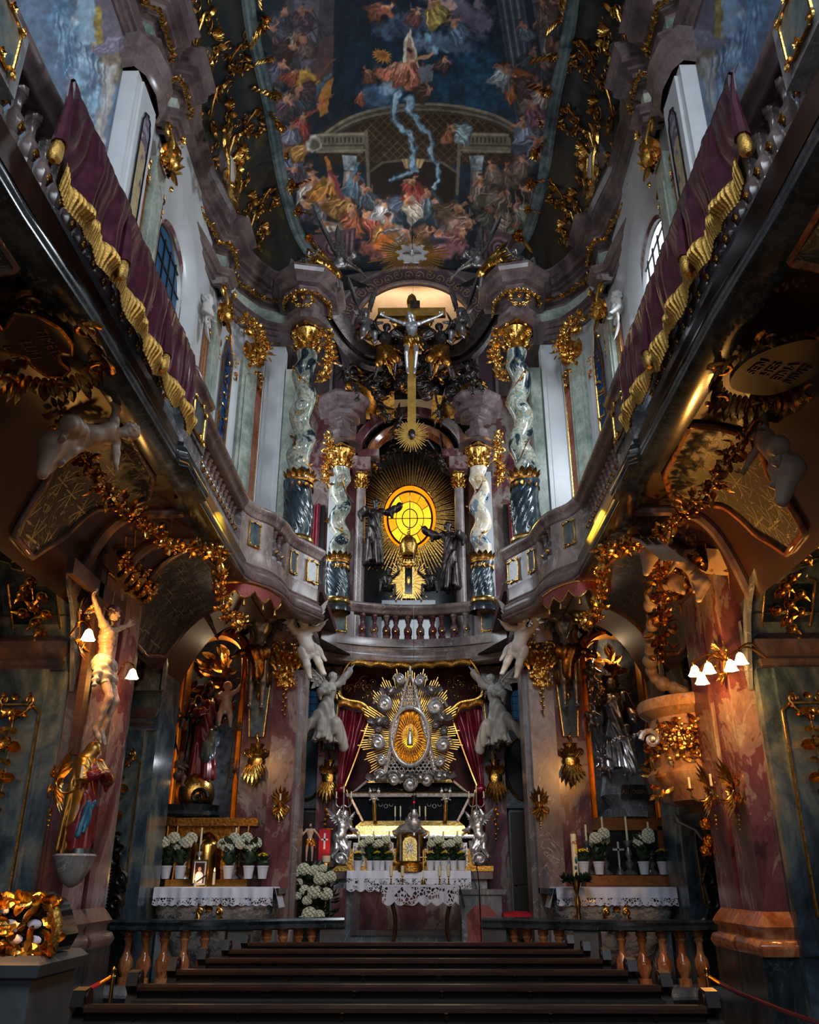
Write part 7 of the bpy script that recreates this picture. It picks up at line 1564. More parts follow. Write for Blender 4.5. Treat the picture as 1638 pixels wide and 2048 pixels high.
# ---- candles
def candle(name, lab, c, h, r=.012, lit=False, stick=None, sh=.2, group=None, glass=False):
    c = V3(c); t = thing(name, lab, 'candle', tuple(c), group)
    if stick:
        k = sh; MB().lathe([(.0, 0), (.06*k*4, 0), (.055*k*4, .04*k), (.02*k*4, .15*k), (.035*k*4, .3*k), (.015*k*4, .45*k), (.03*k*4, .6*k), (.014*k*4, .8*k), (.04*k*4, .95*k), (.04*k*4, k)], 12, c).build('candlestick', stick, t)
    else: sh = 0
    MB().cyl(c+V3((0, 0, sh)), c+V3((0, 0, sh+h)), r, r*.95, 10).build('wax', 'wax', t)
    if glass: MB().lathe([(r*2, 0), (r*3, .02), (r*3.4, .12)], 12, c+V3((0, 0, sh+h-.02))).build('glass_cup', 'wax', t)
    if lit:
        MB().lathe([(.001, 0), (.012, .012), (.010, .03), (.001, .06)], 8, c+V3((0, 0, sh+h+.008))).build('flame', 'flame', t); point('candle_light', c+V3((0, 0, sh+h+.05)), 1.2, (1, .55, .2), .02)
    return t
k0 = None
for x, q in ((-1.03, 'outermost left'), (-.76, 'middle left'), (-.47, 'inner left'), (.27, 'inner right'), (.54, 'middle right'), (.80, 'outermost right')): candle('altar_candle', 'slim white candle before the golden gradine, %s of six' % q, (x, 16.9, 1.98), .24, .016, stick='gold', sh=.10)
for x, q in ((-.36, 'first'), (-.26, 'second'), (.10, 'third'), (.21, 'fourth')): candle('shrine_candle', 'short candle in front of the shrine glass, %s from the left' % q, (x, 16.92, 2.50), .18, .014, stick='silver', sh=.08)
for x, q in ((-.38, 'first'), (-.19, 'second'), (.43, 'third'), (.58, 'fourth')): candle('table_candlestick', 'brass candlestick with a thick white candle on the small lace table, %s from the left' % q, (x, 15.45, 1.42), .16, .03, stick='brass', sh=.13)
t = thing('standing_cross', 'thin brass standing cross on the small lace table', 'cross', (.16, 15.45, 1.42)); MB().lathe([(.05, 0), (.04, .02), (.02, .08), (.01, .12)], 10, (.16, 15.45, 1.42)).build('foot', 'brass', t); MB().beam((.16, 15.45, 1.5), (.16, 15.45, 1.95), .012, .012).beam((.10, 15.45, 1.84), (.22, 15.45, 1.84), .012, .012).build('cross_bars', 'brass', t)
for s, x in ((-1, -1.38), (1, 1.25)): pass
# ================================================================ figures
def setmat(o, mp):
    if o.type == 'MESH':
        k = o.name.split('.')[0]
        if k in mp: o.material_slots[0].link = 'OBJECT'; o.material_slots[0].material = M[mp[k]]
    for c in KID.get(o.name, []): setmat(c, mp)
def statue(name, lab, cat, loc, s, rz, body='silver_dark', hairm=None, robe=None, rmat='gold_dark', vox=.02, wings=None, wmat=None, rx=0, ry=0, group=None, loin=None, base=None, fold=.014, fdir=None, extra=None, **pose):
    """loc = pelvis position in the world; robe: function J -> prims"""
    A, H, J = human(pelvis=(0, 0, 0), **pose); T = (loc, s, rotm(rz, rx, ry)); t = thing(name, lab, cat, tuple(loc), group)
    if hairm: fig_part('body', A, body, t, T, vox); fig_part('hair', H, hairm, t, T, vox, curls())
    else: fig_part('body', A+H, body, t, T, vox, lambda X, Y, Z: .007*np.sin(70*X)*np.sin(70*Y+1)*np.sin(70*Z)*(np.sqrt((X-J['HC'][0]+J['fc'][0]*.05)**2+(Y-J['HC'][1]+J['fc'][1]*.05)**2+(Z-J['HC'][2]-.04)**2) < .125))
    if robe: fig_part('robe', robe(J), rmat, t, T, vox, flow(fold, fdir or (1, .3, .25), 40))
    if extra:
        for nm_, fn, mt, am in extra: fig_part(nm_, fn(J), mt, t, T, vox, flow(am, (1, .4, .2), 38))
    if wings:
        for b_, o_, u_, L in wings(J): wing('wing', t, T, b_, o_, u_, L, wmat or body, nrm_=(0, 1, 0))
    return t
up = V3((0, 0, 1))
def r_long(J, w_=.2, cloak=True):
    P, C, kL, kR, aL, aR = J['P'], J['C'], J['knL'], J['knR'], J['anL'], J['anR']; m = (aL+aR)/2; d = nrm(m-P); L = np.linalg.norm(m-P); a = nrm(np.cross(d, J['f2'])); b = np.cross(d, a)
    p = [('c', C, P, .15, .14, .05), ('c', P, P+d*.12, .15, .16, .05), ('c', kL, kL+d*.15, .10, .11, .05), ('c', kR, kR+d*.15, .10, .11, .05)]
    for i in range(11):
        t = 2*PI*i/11; r0, r1 = .10, w_*(.78+.22*math.sin(i*2.7)); e = a*math.cos(t)+b*math.sin(t)*.8; p.append(('c', P+e*r0, P+d*(L-.05+.05*math.sin(i*1.9))+e*r1, .065, .058, .022))
    p.append(('c', P, P+d*(L-.16), .10, w_*.62, .03))
    for q in 'LR': p += [('c', J['sh'+q], J['el'+q], .085, .085, .03), ('c', J['el'+q], (J['el'+q]+J['ha'+q]*2)/3, .08, .085, .03), ('c', J['el'+q], J['el'+q]-V3((0, 0, .16)), .06, .03, .03)]
    return p
def r_loin(J, side=1):
    P, u, f = J['P'], J['u'], J['f2']; w_ = J['w']
    return [('c', P-u*.10, P+u*.10, .125, .125, .03), ('c', P-u*.12-w_*.06, J['hiL']*.7+J['knL']*.3, .10, .105, .03), ('c', P+u*.12-w_*.06, J['hiR']*.7+J['knR']*.3, .10, .105, .03), ('c', P+u*side*.15, P+u*side*.30-w_*.30, .06, .03, .03), ('c', P+u*side*.14+V3((0, -.06, .02)), P+u*side*.24-w_*.12, .07, .05, .03)]
def r_fly(J, d=(-1, .3, -.2), n=5):
    P, C = J['P'], J['C']; d = nrm(d); p = r_loin(J)+[('c', P, J['knL'], .15, .12, .05), ('c', P, J['knR'], .15, .12, .05)]
    for i in range(n): q = P+V3((.05*i-.1, .05, .07*i-.14)); p += [('c', q, q+d*.35+V3((0, 0, .07*i)), .08, .06, .025), ('c', q+d*.35+V3((0, 0, .07*i)), q+d*.62+V3((0, .05, -.12+.14*i)), .06, .02, .025)]
    return p
def r_veil(J):
    HC, hd, fc = J['HC'], J['hd'], J['fc']; return [('e', HC+hd*.03-fc*.045, (.11, .12, .125), None, .03), ('c', HC-fc*.05, J['NK']-fc*.09-hd*.05, .10, .16, .05), ('c', J['shL'], J['elL'], .10, .11, .05), ('c', J['shR'], J['elR'], .10, .11, .05), ('c', J['C']-fc*.1, J['P']-fc*.09, .19, .17, .06), ('c', J['P']-fc*.1, (J['knL']+J['knR'])/2-fc*.12, .17, .19, .06), ('c', (J['knL']+J['knR'])/2-fc*.12, (J['anL']+J['anR'])/2-fc*.10, .15, .13, .04)]+[('c', J['C']-fc*.12+V3((.05*q, 0, 0)), (J['anL']+J['anR'])/2-fc*.14+V3((.075*q, 0, .05*(q % 2))), .06, .05, .02) for q in (-3, -2, -1, 0, 1, 2, 3)]
def W2(L=.95, dx=.9, dz=.35): return lambda J: [(J['C']-J['f2']*.08+J['w2']*.05+J['u2']*.06*q, V3((q*dx, .25, dz)), up, L) for q in (-1, 1)]
CRU = dict(aL=((-.95, 0, .42), (-.93, -.05, .40), (-.8, -.2, .6), (0, -1, 0)), aR=((.95, 0, .42), (.93, -.05, .40), (.8, -.2, .6), (0, -1, 0)), lL=((-.08, -.42, -1), (.06, .30, -1), (.1, -.5, -1)), lR=((.06, -.42, -1), (-.10, .28, -1), (-.1, -.5, -1)), spine=(0, .05, 1), head=(-.35, -.5, 1), face=(-.35, -.8, -.45), hair='long', slim=.88, grip=(.6, .6), beard=True)
# large crucifix on the left wall (faces the nave: figure -y turned to +x)
t = thing('wall_crucifix', 'life-size painted crucifix hanging on the left red marble pilasters', 'crucifix', (-3.6, 9.42, 2.7))
MB().bb(-3.66, -3.58, 9.34, 9.48, 2.75, 5.1).build('upright', 'wood_cross', t); MB().bb(-3.66, -3.58, 8.55, 10.28, 4.52, 4.70).build('crossbar', 'wood_cross', t)
MB().prism([(-.2, -.1), (.2, -.12), (.22, .0), (.17, .02), (.22, .12), (-.2, .14), (-.17, .03), (-.22, .02)], (-3.55, 9.45, 4.98), (0, 1, 0), (0, 0, 1), .03).build('titulus', 'wood_cross', t)
A, H, J = human(pelvis=(0, 0, 0), **CRU); T = ((-3.42, 9.40, 3.72), .86, rotm(PI/2))
fig_part('corpus', A, 'skin_pale', t, T, .0135, lambda X, Y, Z: .006*np.sin(95*Z+12*np.abs(X))*(np.sqrt((X-J['C'][0])**2+(Z-J['C'][2]+.04)**2) < .15)+.004*np.sin(60*X+1)*np.sin(50*Z)); fig_part('hair', H, 'hair', t, T, .014, curls(.008)); fig_part('loincloth', r_loin(J, -1), 'cloth_white', t, T, .013, flow(.016, (.5, .4, 1), 75))
g = MB(); hc = (V3(J['HC'])*.86)@rotm(PI/2).T+V3((-3.42, 9.40, 3.72)); g.tube([hc+V3((.075*math.cos(a), .085*math.sin(a), .05+.012*math.sin(7*a))) for a in np.linspace(0, 2*PI, 25)], .014, 5, cap=False); g.build('crown_of_thorns', 'wood_cross', t)
g = MB(); [g.beam(hc+V3((-.03, 0, .03))+V3(d)*.08, hc+V3((-.03, 0, .03))+V3(d)*.26, .03, .006) for d in ((0, -1, -.1), (0, 1, -.1), (0, .1, 1))]; g.build('halo_rays', 'gold', t)
# sorrowing Mary on her console
t = statue('mourning_statue', 'painted statue of a mourning woman in gold veil and crimson dress below the wall crucifix', 'statue', (-3.42, 9.42, 2.33), .66, 1.05, body='skin', robe=lambda J: r_long(J, .2), rmat='robe_red', vox=.018, fold=.012, aL=((-.3, -.5, -.8), (.8, -.7, .3)), aR=((.3, -.5, -.8), (-.8, -.7, .35)), head=(.25, -.2, 1), face=(.5, -.8, -.2), fem=True, hair='none',
    extra=[('veil_mantle', r_veil, 'robe_gold', .012), ('blue_lining', lambda J: [('c', J['P']+V3((.04, -.12, -.1)), J['P']+V3((-.08, -.14, -.55)), .05, .035, .02), ('c', J['P']+V3((-.04, -.12, -.1)), J['P']+V3((-.16, -.12, -.6)), .05, .04, .02)], 'robe_blue', .012)])
MB().lathe([(.02, -.30), (.10, -.25), (.17, -.12), (.20, -.03), (.22, 0), (.20, .02)], 14, (-3.45, 9.42, 1.74)).build('console', 'marble_grey', t); MB().lathe([(.17, .0), (.15, .06)], 12, (-3.42, 9.42, 1.75)).build('plinth', 'black', t)
# altar glory group
t = thing('gilt_cross', 'tall golden cross rising before the broken pediment', 'cross', (-.03, 16, 9.9)); MB().bb(-.12, .06, 15.96, 16.06, 10.25, 13.55).build('upright', 'gold_flat', t); MB().bb(-.80, .74, 15.95, 16.06, 13.22, 13.44).build('crossbar', 'gold_flat', t); MB().bb(-.06, .16, 15.90, 15.94, 13.38, 13.6).build('titulus', 'bronze', t)
rays(t, (-.03, 15.93, 10.15), (1, 0, 0), (0, 0, 1), 40, .08, lambda a, i: .30+.06*(i % 2)+.05*abs(math.sin(a)), .035, 'gold_flat', t=-.008); MB().sph((-.03, 15.88, 10.15), (.08, .04, .12), 8, 6).build('oval_boss', 'bronze', t)
statue('crucified_figure', 'silvered crucified figure with gilt loincloth on the golden cross', 'statue', (-.03, 15.82, 12.46), .92, 0, body='silver', robe=lambda J: r_loin(J, 1), rmat='gold', vox=.018, **CRU)
t = statue('bearded_figure', 'bearded figure with tall gilt tiara and gold mantle rising behind the cross', 'statue', (-.03, 16.55, 13.15), .95, 0, body='silver', robe=lambda J: [('c', J['C'], J['P'], .18, .22, .05), ('c', J['shL'], J['elL'], .12, .14, .05), ('c', J['shR'], J['elR'], .12, .14, .05), ('c', J['P'], J['P']-up*.5, .26, .3, .05)], rmat='gold', vox=.022, aL=((-.7, -.2, -.7), (-.3, -.6, -.3)), aR=((.7, -.2, -.7), (.3, -.6, -.3)), beard=True, hair='long', head=(0, -.2, 1), face=(0, -1, -.3))
MB().lathe([(.10, 0), (.115, .06), (.12, .16), (.09, .27), (.03, .34), (.0, .35)], 12, (-.03, 16.46, 13.86)).build('tiara', 'gold', t)
for q in (-1, 1): pass
d1 = statue('dark_angel', 'dark silvered angel steadying the golden cross from the left', 'statue', (-.62, 15.95, 12.3), .85, .3, body='bronze', robe=lambda J: r_fly(J, (.6, .3, -.5)), rmat='gold_dark', vox=.024, aL=((-.5, -.1, .9), (.4, -.1, 1)), aR=((.7, -.3, -.4), (.6, -.3, .3)), lL=((-.2, -.2, -1), (-.2, .5, -1)), lR=((.3, -.5, -.7), (.0, .4, -1)), wings=W2(.8), head=(.2, -.2, 1))
dup(d1, 'dark silvered angel steadying the golden cross from the right', mirror=True)
dv = thing('dove_glory', 'silver dove in an oval burst of gilt rays hung below the ceiling', 'glory', (-.02, 16.4, 15.35)); Ud, Wd = (1, 0, 0), nrm((0, .3, .95))*1.2; rg = random.Random(12)
for k in range(46):
    a = 2*PI*k/46; d = V3(Ud)*math.cos(a)+Wd*math.sin(a); L = .60+.28*abs(math.cos(a))+rg.uniform(-.2, .14)+(.12 if k % 5 == 0 else 0); r0 = .36+.06*math.sin(9*a); e = nrm(np.cross(d, np.cross(Ud, Wd)))
    for j in range(2): MB().beam(V3((-.02, 16.4, 15.35))+d*r0+e*.03*j, V3((-.02, 16.4, 15.35))+d*(L-.08*j)+e*.04*j, .015, .014, up=(0, 1, 0)).build('ray', 'gold_flat', dv, smooth=0)
g = MB(); P = [(.40*math.cos(a)*(1+.08*math.sin(7*a)), .34*math.sin(a)*(1+.08*math.sin(5*a))) for a in np.linspace(0, 2*PI, 31)[:-1]]; g.prism(P, (-.02, 16.44, 15.37), Ud, Wd, .02); g.build('cloud_disc', 'plaster', dv)
g = MB(); g.sph((-.02, 16.3, 15.28), (.05, .12, .05), 8, 6); g.sph((-.02, 16.18, 15.26), .035, 6, 5); [g.leaf((-.02, 16.32, 15.30), (q, .1, .35+.12*k), (0, -1, .2), .36-.03*k, .09, -.5) for q in (-1, 1) for k in range(4)]; g.build('dove', 'silver', dv)
MB().cyl((-.02, 16.4, 15.4), (-.02, 16.4, 16.6), .006, n=5).build('hanger', 'black', dv)
a1 = statue('reclining_angel', 'silver angel in gold drapery leaning over the left column entablature', 'statue', (-1.75, 14.5, 13.38), .85, .5, body='silver_dark', robe=lambda J: r_fly(J, (-.8, .2, .3)), rmat='gold', vox=.022, spine=(.7, -.25, .6), head=(.6, -.5, .5), face=(.5, -.6, -.6), aL=((.3, -.4, -.8), (.5, -.3, -.6)), aR=((.7, -.4, -.4), (.4, -.3, -.7)), lL=((-.5, -.4, -.3), (-.1, .1, -1)), lR=((.1, -.6, -.5), (.2, .1, -1)), wings=lambda J: [(J['C']-J['f2']*.06, V3((-.2, .3, .9)), V3((-.6, 0, .8)), 1.0), (J['C']-J['f2']*.08, V3((.3, .3, .9)), V3((-.5, 0, .8)), .9)])
a2 = dup(a1, 'silver angel in gold drapery leaning over the right column entablature', mirror=True); a2.location = (1.62, 14.5, 13.38)
s1 = statue('seated_figure', 'dark seated figure with raised knee on the left column entablature', 'statue', (-2.3, 14.5, 13.35), .7, -.3, body='silver_dark', robe=r_loin, rmat='bronze', vox=.024, spine=(.15, .2, 1), aL=((-.5, -.4, -.7), (.3, -.8, -.2)), aR=((.6, -.3, .5), (-.3, -.2, 1)), lL=((-.3, -.9, .3), (-.1, -.1, -1)), lR=((.4, -.9, .1), (.1, 0, -1)), head=(.2, -.2, 1))
dup(s1, 'dark seated figure with raised knee on the right column entablature', mirror=True)
p1 = statue('winged_putto', 'dark winged boy sitting on the broken pediment left of the cross', 'statue', (-1.08, 15.9, 12.72), .88, .5, body='silver_dark', vox=.022, robe=r_loin, rmat='gold_dark', putto=True, aL=((-.4, -.4, -.7), (.3, -.8, -.4)), aR=((.5, -.6, -.5), (.3, -.8, -.3)), lL=((-.2, -1, -.1), (-.1, .1, -1)), lR=((.3, -1, -.2), (.1, .1, -1)), wings=lambda J: [(J['C']-J['f2']*.05, V3((-.25, .3, 1)), V3((-.3, 0, 1)), .95), (J['C']-J['f2']*.05, V3((.35, .3, 1)), V3((.2, 0, 1)), .95)])
dup(p1, 'dark winged boy sitting on the broken pediment right of the cross', mirror=True)
p2 = statue('flying_putto', 'stucco putto with bent knees under the left gallery, nearer the camera', 'statue', (-2.88, 6.75, 5.2), .66, .9, body='stucco_warm', putto=True, vox=.016, robe=lambda J: [('c', J['P'], J['knL'], .12, .15, .05), ('c', J['P']-up*.05, J['P']+V3((-.35, .1, -.25)), .12, .2, .06), ('c', J['P']+V3((-.35, .1, -.25)), J['P']+V3((-.45, .1, -.7)), .2, .08, .06)], rmat='stucco_warm', spine=(.85, -.2, .45), head=(.9, -.3, .2), face=(.6, -.5, -.6), aL=((-.1, -.3, .9), (-.7, 0, .7)), aR=((.1, -.2, -1), (.1, -.1, -1)), lL=((-.7, -.4, -.2), (-.3, .2, -.9)), lR=((-.6, -.2, -.7), (-.4, .2, -.8)), fold=.008)
q_ = dup(p2, 'stucco putto clinging under the right gallery beside the carved tablet', mirror=True); q_.location = (3.35, 6.9, 5.1); q_.rotation_euler = (.2, .5, -.4)
for lab, lc, rr, ss in (('stucco putto holding the inscribed ribbon above the pulpit, leftmost of three', (2.95, 9.5, 5.15), (.3, .1, .3), .75), ('stucco putto among gilt garlands above the pulpit, middle of three', (3.25, 10.3, 4.95), (-.2, .4, 1.2), .7), ('stucco putto with outstretched legs above the pulpit, rightmost of three', (3.35, 9.6, 4.9), (.4, -.3, 2.2), .7)):
    q_ = dup(p2, lab, loc=lc, scale=ss); q_.rotation_euler = rr
f1 = statue('white_putto', 'white stucco putto with a gilt garland flying left of the canopy', 'statue', (-1.80, 14.35, 5.12), .85, .3, body='stucco', putto=True, vox=.02, robe=r_loin, rmat='stucco', spine=(-.35, 0, 1), head=(.2, -.4, 1), face=(.5, -.7, -.5), aL=((-.6, -.3, .5), (.4, -.4, .9)), aR=((.8, -.3, .1), (.4, -.5, .4)), lL=((.2, -.3, -1), (.3, .1, -1)), lR=((.5, -.2, -1), (.5, .1, -.9)), wings=W2(.6, .7, .6))
dup(f1, 'white stucco putto flying right of the canopy, wings raised', mirror=True)
w1 = statue('white_angel', 'white stucco angel holding up the canopy curtain on the left', 'statue', (-1.72, 16.9, 4.65), .82, .5, body='stucco', robe=lambda J: r_long(J, .24)+[('c', J['knR'], J['anR']+V3((.25, 0, -.1)), .16, .12, .06), ('c', J['P'], J['anL']+V3((-.25, .1, .15)), .14, .1, .06)], rmat='cloth_white', vox=.018, fold=.016, fem=True, spine=(.15, 0, 1), head=(.35, -.1, 1), face=(.7, -.6, -.1), aL=((-.5, -.3, -.8), (.8, -.6, .1)), aR=((.65, -.2, .7), (.55, -.3, .9)), lL=((-.2, -.2, -1), (-.3, .3, -.9)), lR=((.2, -.4, -.9), (.1, .3, -1)), wings=lambda J: [(J['C']-J['f2']*.07, V3((-1, .3, .5)), V3((-.3, 0, 1)), .85), (J['C']-J['f2']*.07, V3((-.5, .5, .9)), V3((-.2, 0, 1)), .6)])
w2 = dup(w1, 'white stucco angel in billowing robe pulling the canopy curtain on the right', mirror=True); w2.location = (1.62, 16.9, 4.6)
c1 = statue('silver_candle_angel', 'polished silver boy angel lifting a branched candlestick, left end of the high altar', 'candlestick', (-1.38, 16.9, 2.2), .66, .5, body='silver', vox=.016, putto=True, robe=lambda J: r_loin(J, 1)+[('c', J['P'], J['knR'], .11, .12, .04), ('c', J['knR'], J['knR']+V3((.1, .1, -.35)), .12, .05, .05)], rmat='silver', spine=(.25, 0, 1), head=(0, -.1, 1), aL=((-.5, -.1, .9), (.5, -.1, .9)), aR=((.5, -.4, -.6), (.1, -.8, -.1)), lL=((-.1, -.2, -1), (-.5, .3, -.9)), lR=((.1, -.4, -.9), (-.2, .4, -.9)), wings=W2(.42, .8, .3))
g = MB(); b0 = V3((-1.33, 16.85, 2.72)); g.tube([b0-V3((0, 0, .12)), b0+V3((0, 0, .1)), b0+V3((0, 0, .28))], .014, 6)
for q in (-1, 1): g.tube(bez([b0+V3((0, 0, .06)), b0+V3((q*.08, 0, .02)), b0+V3((q*.14, 0, .07)), b0+V3((q*.14, 0, .16))], 5), .010, 6); g.lathe([(.01, 0), (.03, .02), (.03, .03)], 8, b0+V3((q*.14, 0, .16)))
g.build('branches', 'silver', c1)
for q, z in ((-1, .18), (0, .28), (1, .18)): MB().cyl(b0+V3((q*.14, 0, z)), b0+V3((q*.14, 0, z+.12)), .012, n=8).build('candle', 'wax', c1)
g = MB(); g.sph((-1.36, 16.85, 1.83), (.13, .1, .11), 10, 8); g.scroll((-1.36, 16.76, 1.83), (1, 0, 0), (0, 0, 1), .13, 1.3, .02); g.build('globe', 'silver', c1)
c2 = dup(c1, 'polished silver boy angel lifting a branched candlestick, right end of the high altar', mirror=True); c2.location.x = 1.22
# carved saints beside the amber window
sa = statue('dark_saint', 'dark bronze robed saint standing left of the amber window', 'statue', (-.92, 18.2, 8.9), .95, .4, body='bronze', robe=lambda J: r_long(J, .26), rmat='bronze', vox=.03, fold=.03, aL=((-.6, -.3, -.5), (.2, -.8, .2)), aR=((.8, -.3, .1), (.6, -.3, .6)), head=(.2, -.3, 1), beard=True, wings=None)
sb = dup(sa, 'dark bronze robed saint reaching towards the amber window from the right', mirror=True); sb.location = (.82, 18.2, 8.3)
sc_ = dup(s1, 'small dark seated figure left of the gilt reliquary', loc=(-.60, 17.75, 7.35), rz=.4, scale=.85); sd_ = dup(s1, 'small dark seated figure right of the gilt reliquary', loc=(.36, 17.75, 7.35), rz=-.4); sd_.scale = (-.85, .85, .85)
for o in (sc_, sd_): setmat(o, dict(body='bronze'))
k = 0
for x, y, z, r, rr in ((-.75, 17.0, 11.3, .7, .5), (-.45, 17.1, 10.9, .55, 2), (.95, 16.9, 11.5, .7, -.6), (-1.45, 16.4, 11.6, .8, 1), (1.4, 16.4, 11.7, .8, -1), (.6, 17.1, 11.2, .5, 3), (-.95, 18.3, 10.6, .5, 1), (.75, 18.3, 10.6, .5, -1)):
    q_ = dup(p1, 'small dark putto clinging to the shadowed altar attic, %s' % ('upper left under the pediment', 'left beside the cross foot', 'upper right under the pediment', 'far left behind the twisted column', 'far right behind the twisted column', 'right beside the cross foot', 'left over the window rays', 'right over the window rays')[k], loc=(x, y, z), rz=rr, scale=r); q_.rotation_euler.x = .5*math.sin(k*2); setmat(q_, dict(body='bronze', wing='bronze')); k += 1
# angels over the side altars
h1 = statue('herm_angel', 'silvered half-length angel with spread wings crowning the left altar pier', 'statue', (-2.66, 14.4, 5.14), 1.08, .1, body='silver_dark', robe=lambda J: [('c', J['P']-V3((.08, 0, .05)), J['P']+V3((.08, 0, -.05)), .15, .15, .04), ('c', J['P']-up*.05, J['P']-up*.42, .14, .09, .04), ('c', J['P']+V3((-.12, 0, 0)), J['P']+V3((-.4, 0, -.12)), .09, .05, .05)], rmat='gold_dark', vox=.018, spine=(.05, -.05, 1), head=(.2, -.2, 1), face=(.3, -1, .1), aL=((-1, -.2, -.1), (-1, -.3, -.1)), aR=((.6, -.1, .8), (-.2, -.2, 1)), lL=((0, .2, -1), (0, .2, -1)), lR=((0, .2, -1), (0, .2, -1)), wings=W2(.85, .8, .1))
dup(h1, 'silvered half-length angel with spread wings crowning the right altar pier', mirror=True)
l1 = statue('swooping_angel', 'dark angel swooping over the left altar frame, arm stretched down', 'statue', (-3.72, 14.1, 5.78), .9, .3, body='silver_dark', robe=lambda J: r_fly(J, (-.8, 0, -.5)), rmat='gold_dark', vox=.022, spine=(.5, -.5, -.15), head=(.7, -.5, -.1), face=(.5, -.4, -.7), aL=((.1, -.3, -1), (.4, -.2, -.8)), aR=((.6, -.3, -.7), (.4, -.2, -1)), lL=((-.6, .2, -.4), (-.7, .3, -.3)), lR=((-.7, .2, -.1), (-.7, .3, -.5)), wings=lambda J: [(J['C'], V3((-.6, .2, .7)), V3((-.3, 0, 1)), .8), (J['C'], V3((.7, .2, .8)), V3((.2, 0, 1)), .8)])
l2 = dup(l1, 'dark angel swooping over the right altar frame, face turned down', mirror=True); l2.location = (3.35, 14.1, 5.75)
# busts and heads on the upper walls
for s in (-1, 1):
    t = thing('putto_bust', 'pale putto bust on the wall beyond the %s arched window' % LR(s), 'bust', (s*3.75, 12.75, 11.0)); T = ((s*3.72, 12.75, 10.75), .8, rotm(PI/2 if s < 0 else -PI/2)); A, H, J = human(pelvis=(0, 0, 0), putto=True, aL=((-.3, 0, -1), (.3, -.6, -.4)), aR=((.3, 0, -1), (-.3, -.6, -.4)), face=(.6*s*-1, -.9, -.2))
    fig_part('bust', [a for a in A+H if a[1][2] > .12], 'stucco', t, T, .018); g = MB(); g.scroll((s*3.7, 12.75, 10.75), (0, 1, 0), (0, 0, 1), .16, 1.3, .03); g.leaf((s*3.72, 12.75, 10.8), (0, 0, -1), (-s, 0, 0), .5, .2, .3); g.build('foliate_end', 'stucco', t)
# ================================================================ side altars
def text(root, body, c, U, W, size, mat, ext=.006, name='lettering', sx=1):
    cu = bpy.data.curves.new('t', 'FONT'); cu.body = body; cu.size = size; cu.extrude = ext; cu.align_x = 'CENTER'; cu.align_y = 'CENTER'; o = bpy.data.objects.new('t', cu); COL.objects.link(o)
    me = bpy.data.meshes.new_from_object(o.evaluated_get(bpy.context.evaluated_depsgraph_get())); bpy.data.objects.remove(o); c = V3(c); U = nrm(U); W = nrm(W); nn = np.cross(U, W)
    mb = MB(); mb.add([c+U*v.co.x*sx+W*v.co.y+nn*v.co.z for v in me.vertices], [tuple(p.vertices) for p in me.polygons]); return mb.build(name, mat, root, smooth=0)
def frame_path(x0, x1, zs, zt, y, z0, n=18):
    xc = (x0+x1)/2; w_ = (x1-x0)/2; return [(x0, y, z0), (x0, y, zs-.05)]+[(xc-w_*math.cos(PI*i/n)*(1+.06*math.sin(PI*i/n*2)**2), y, zs+(zt-zs)*math.sin(PI*i/n)**.9) for i in range(n+1)]+[(x1, y, zs-.05), (x1, y, z0)]
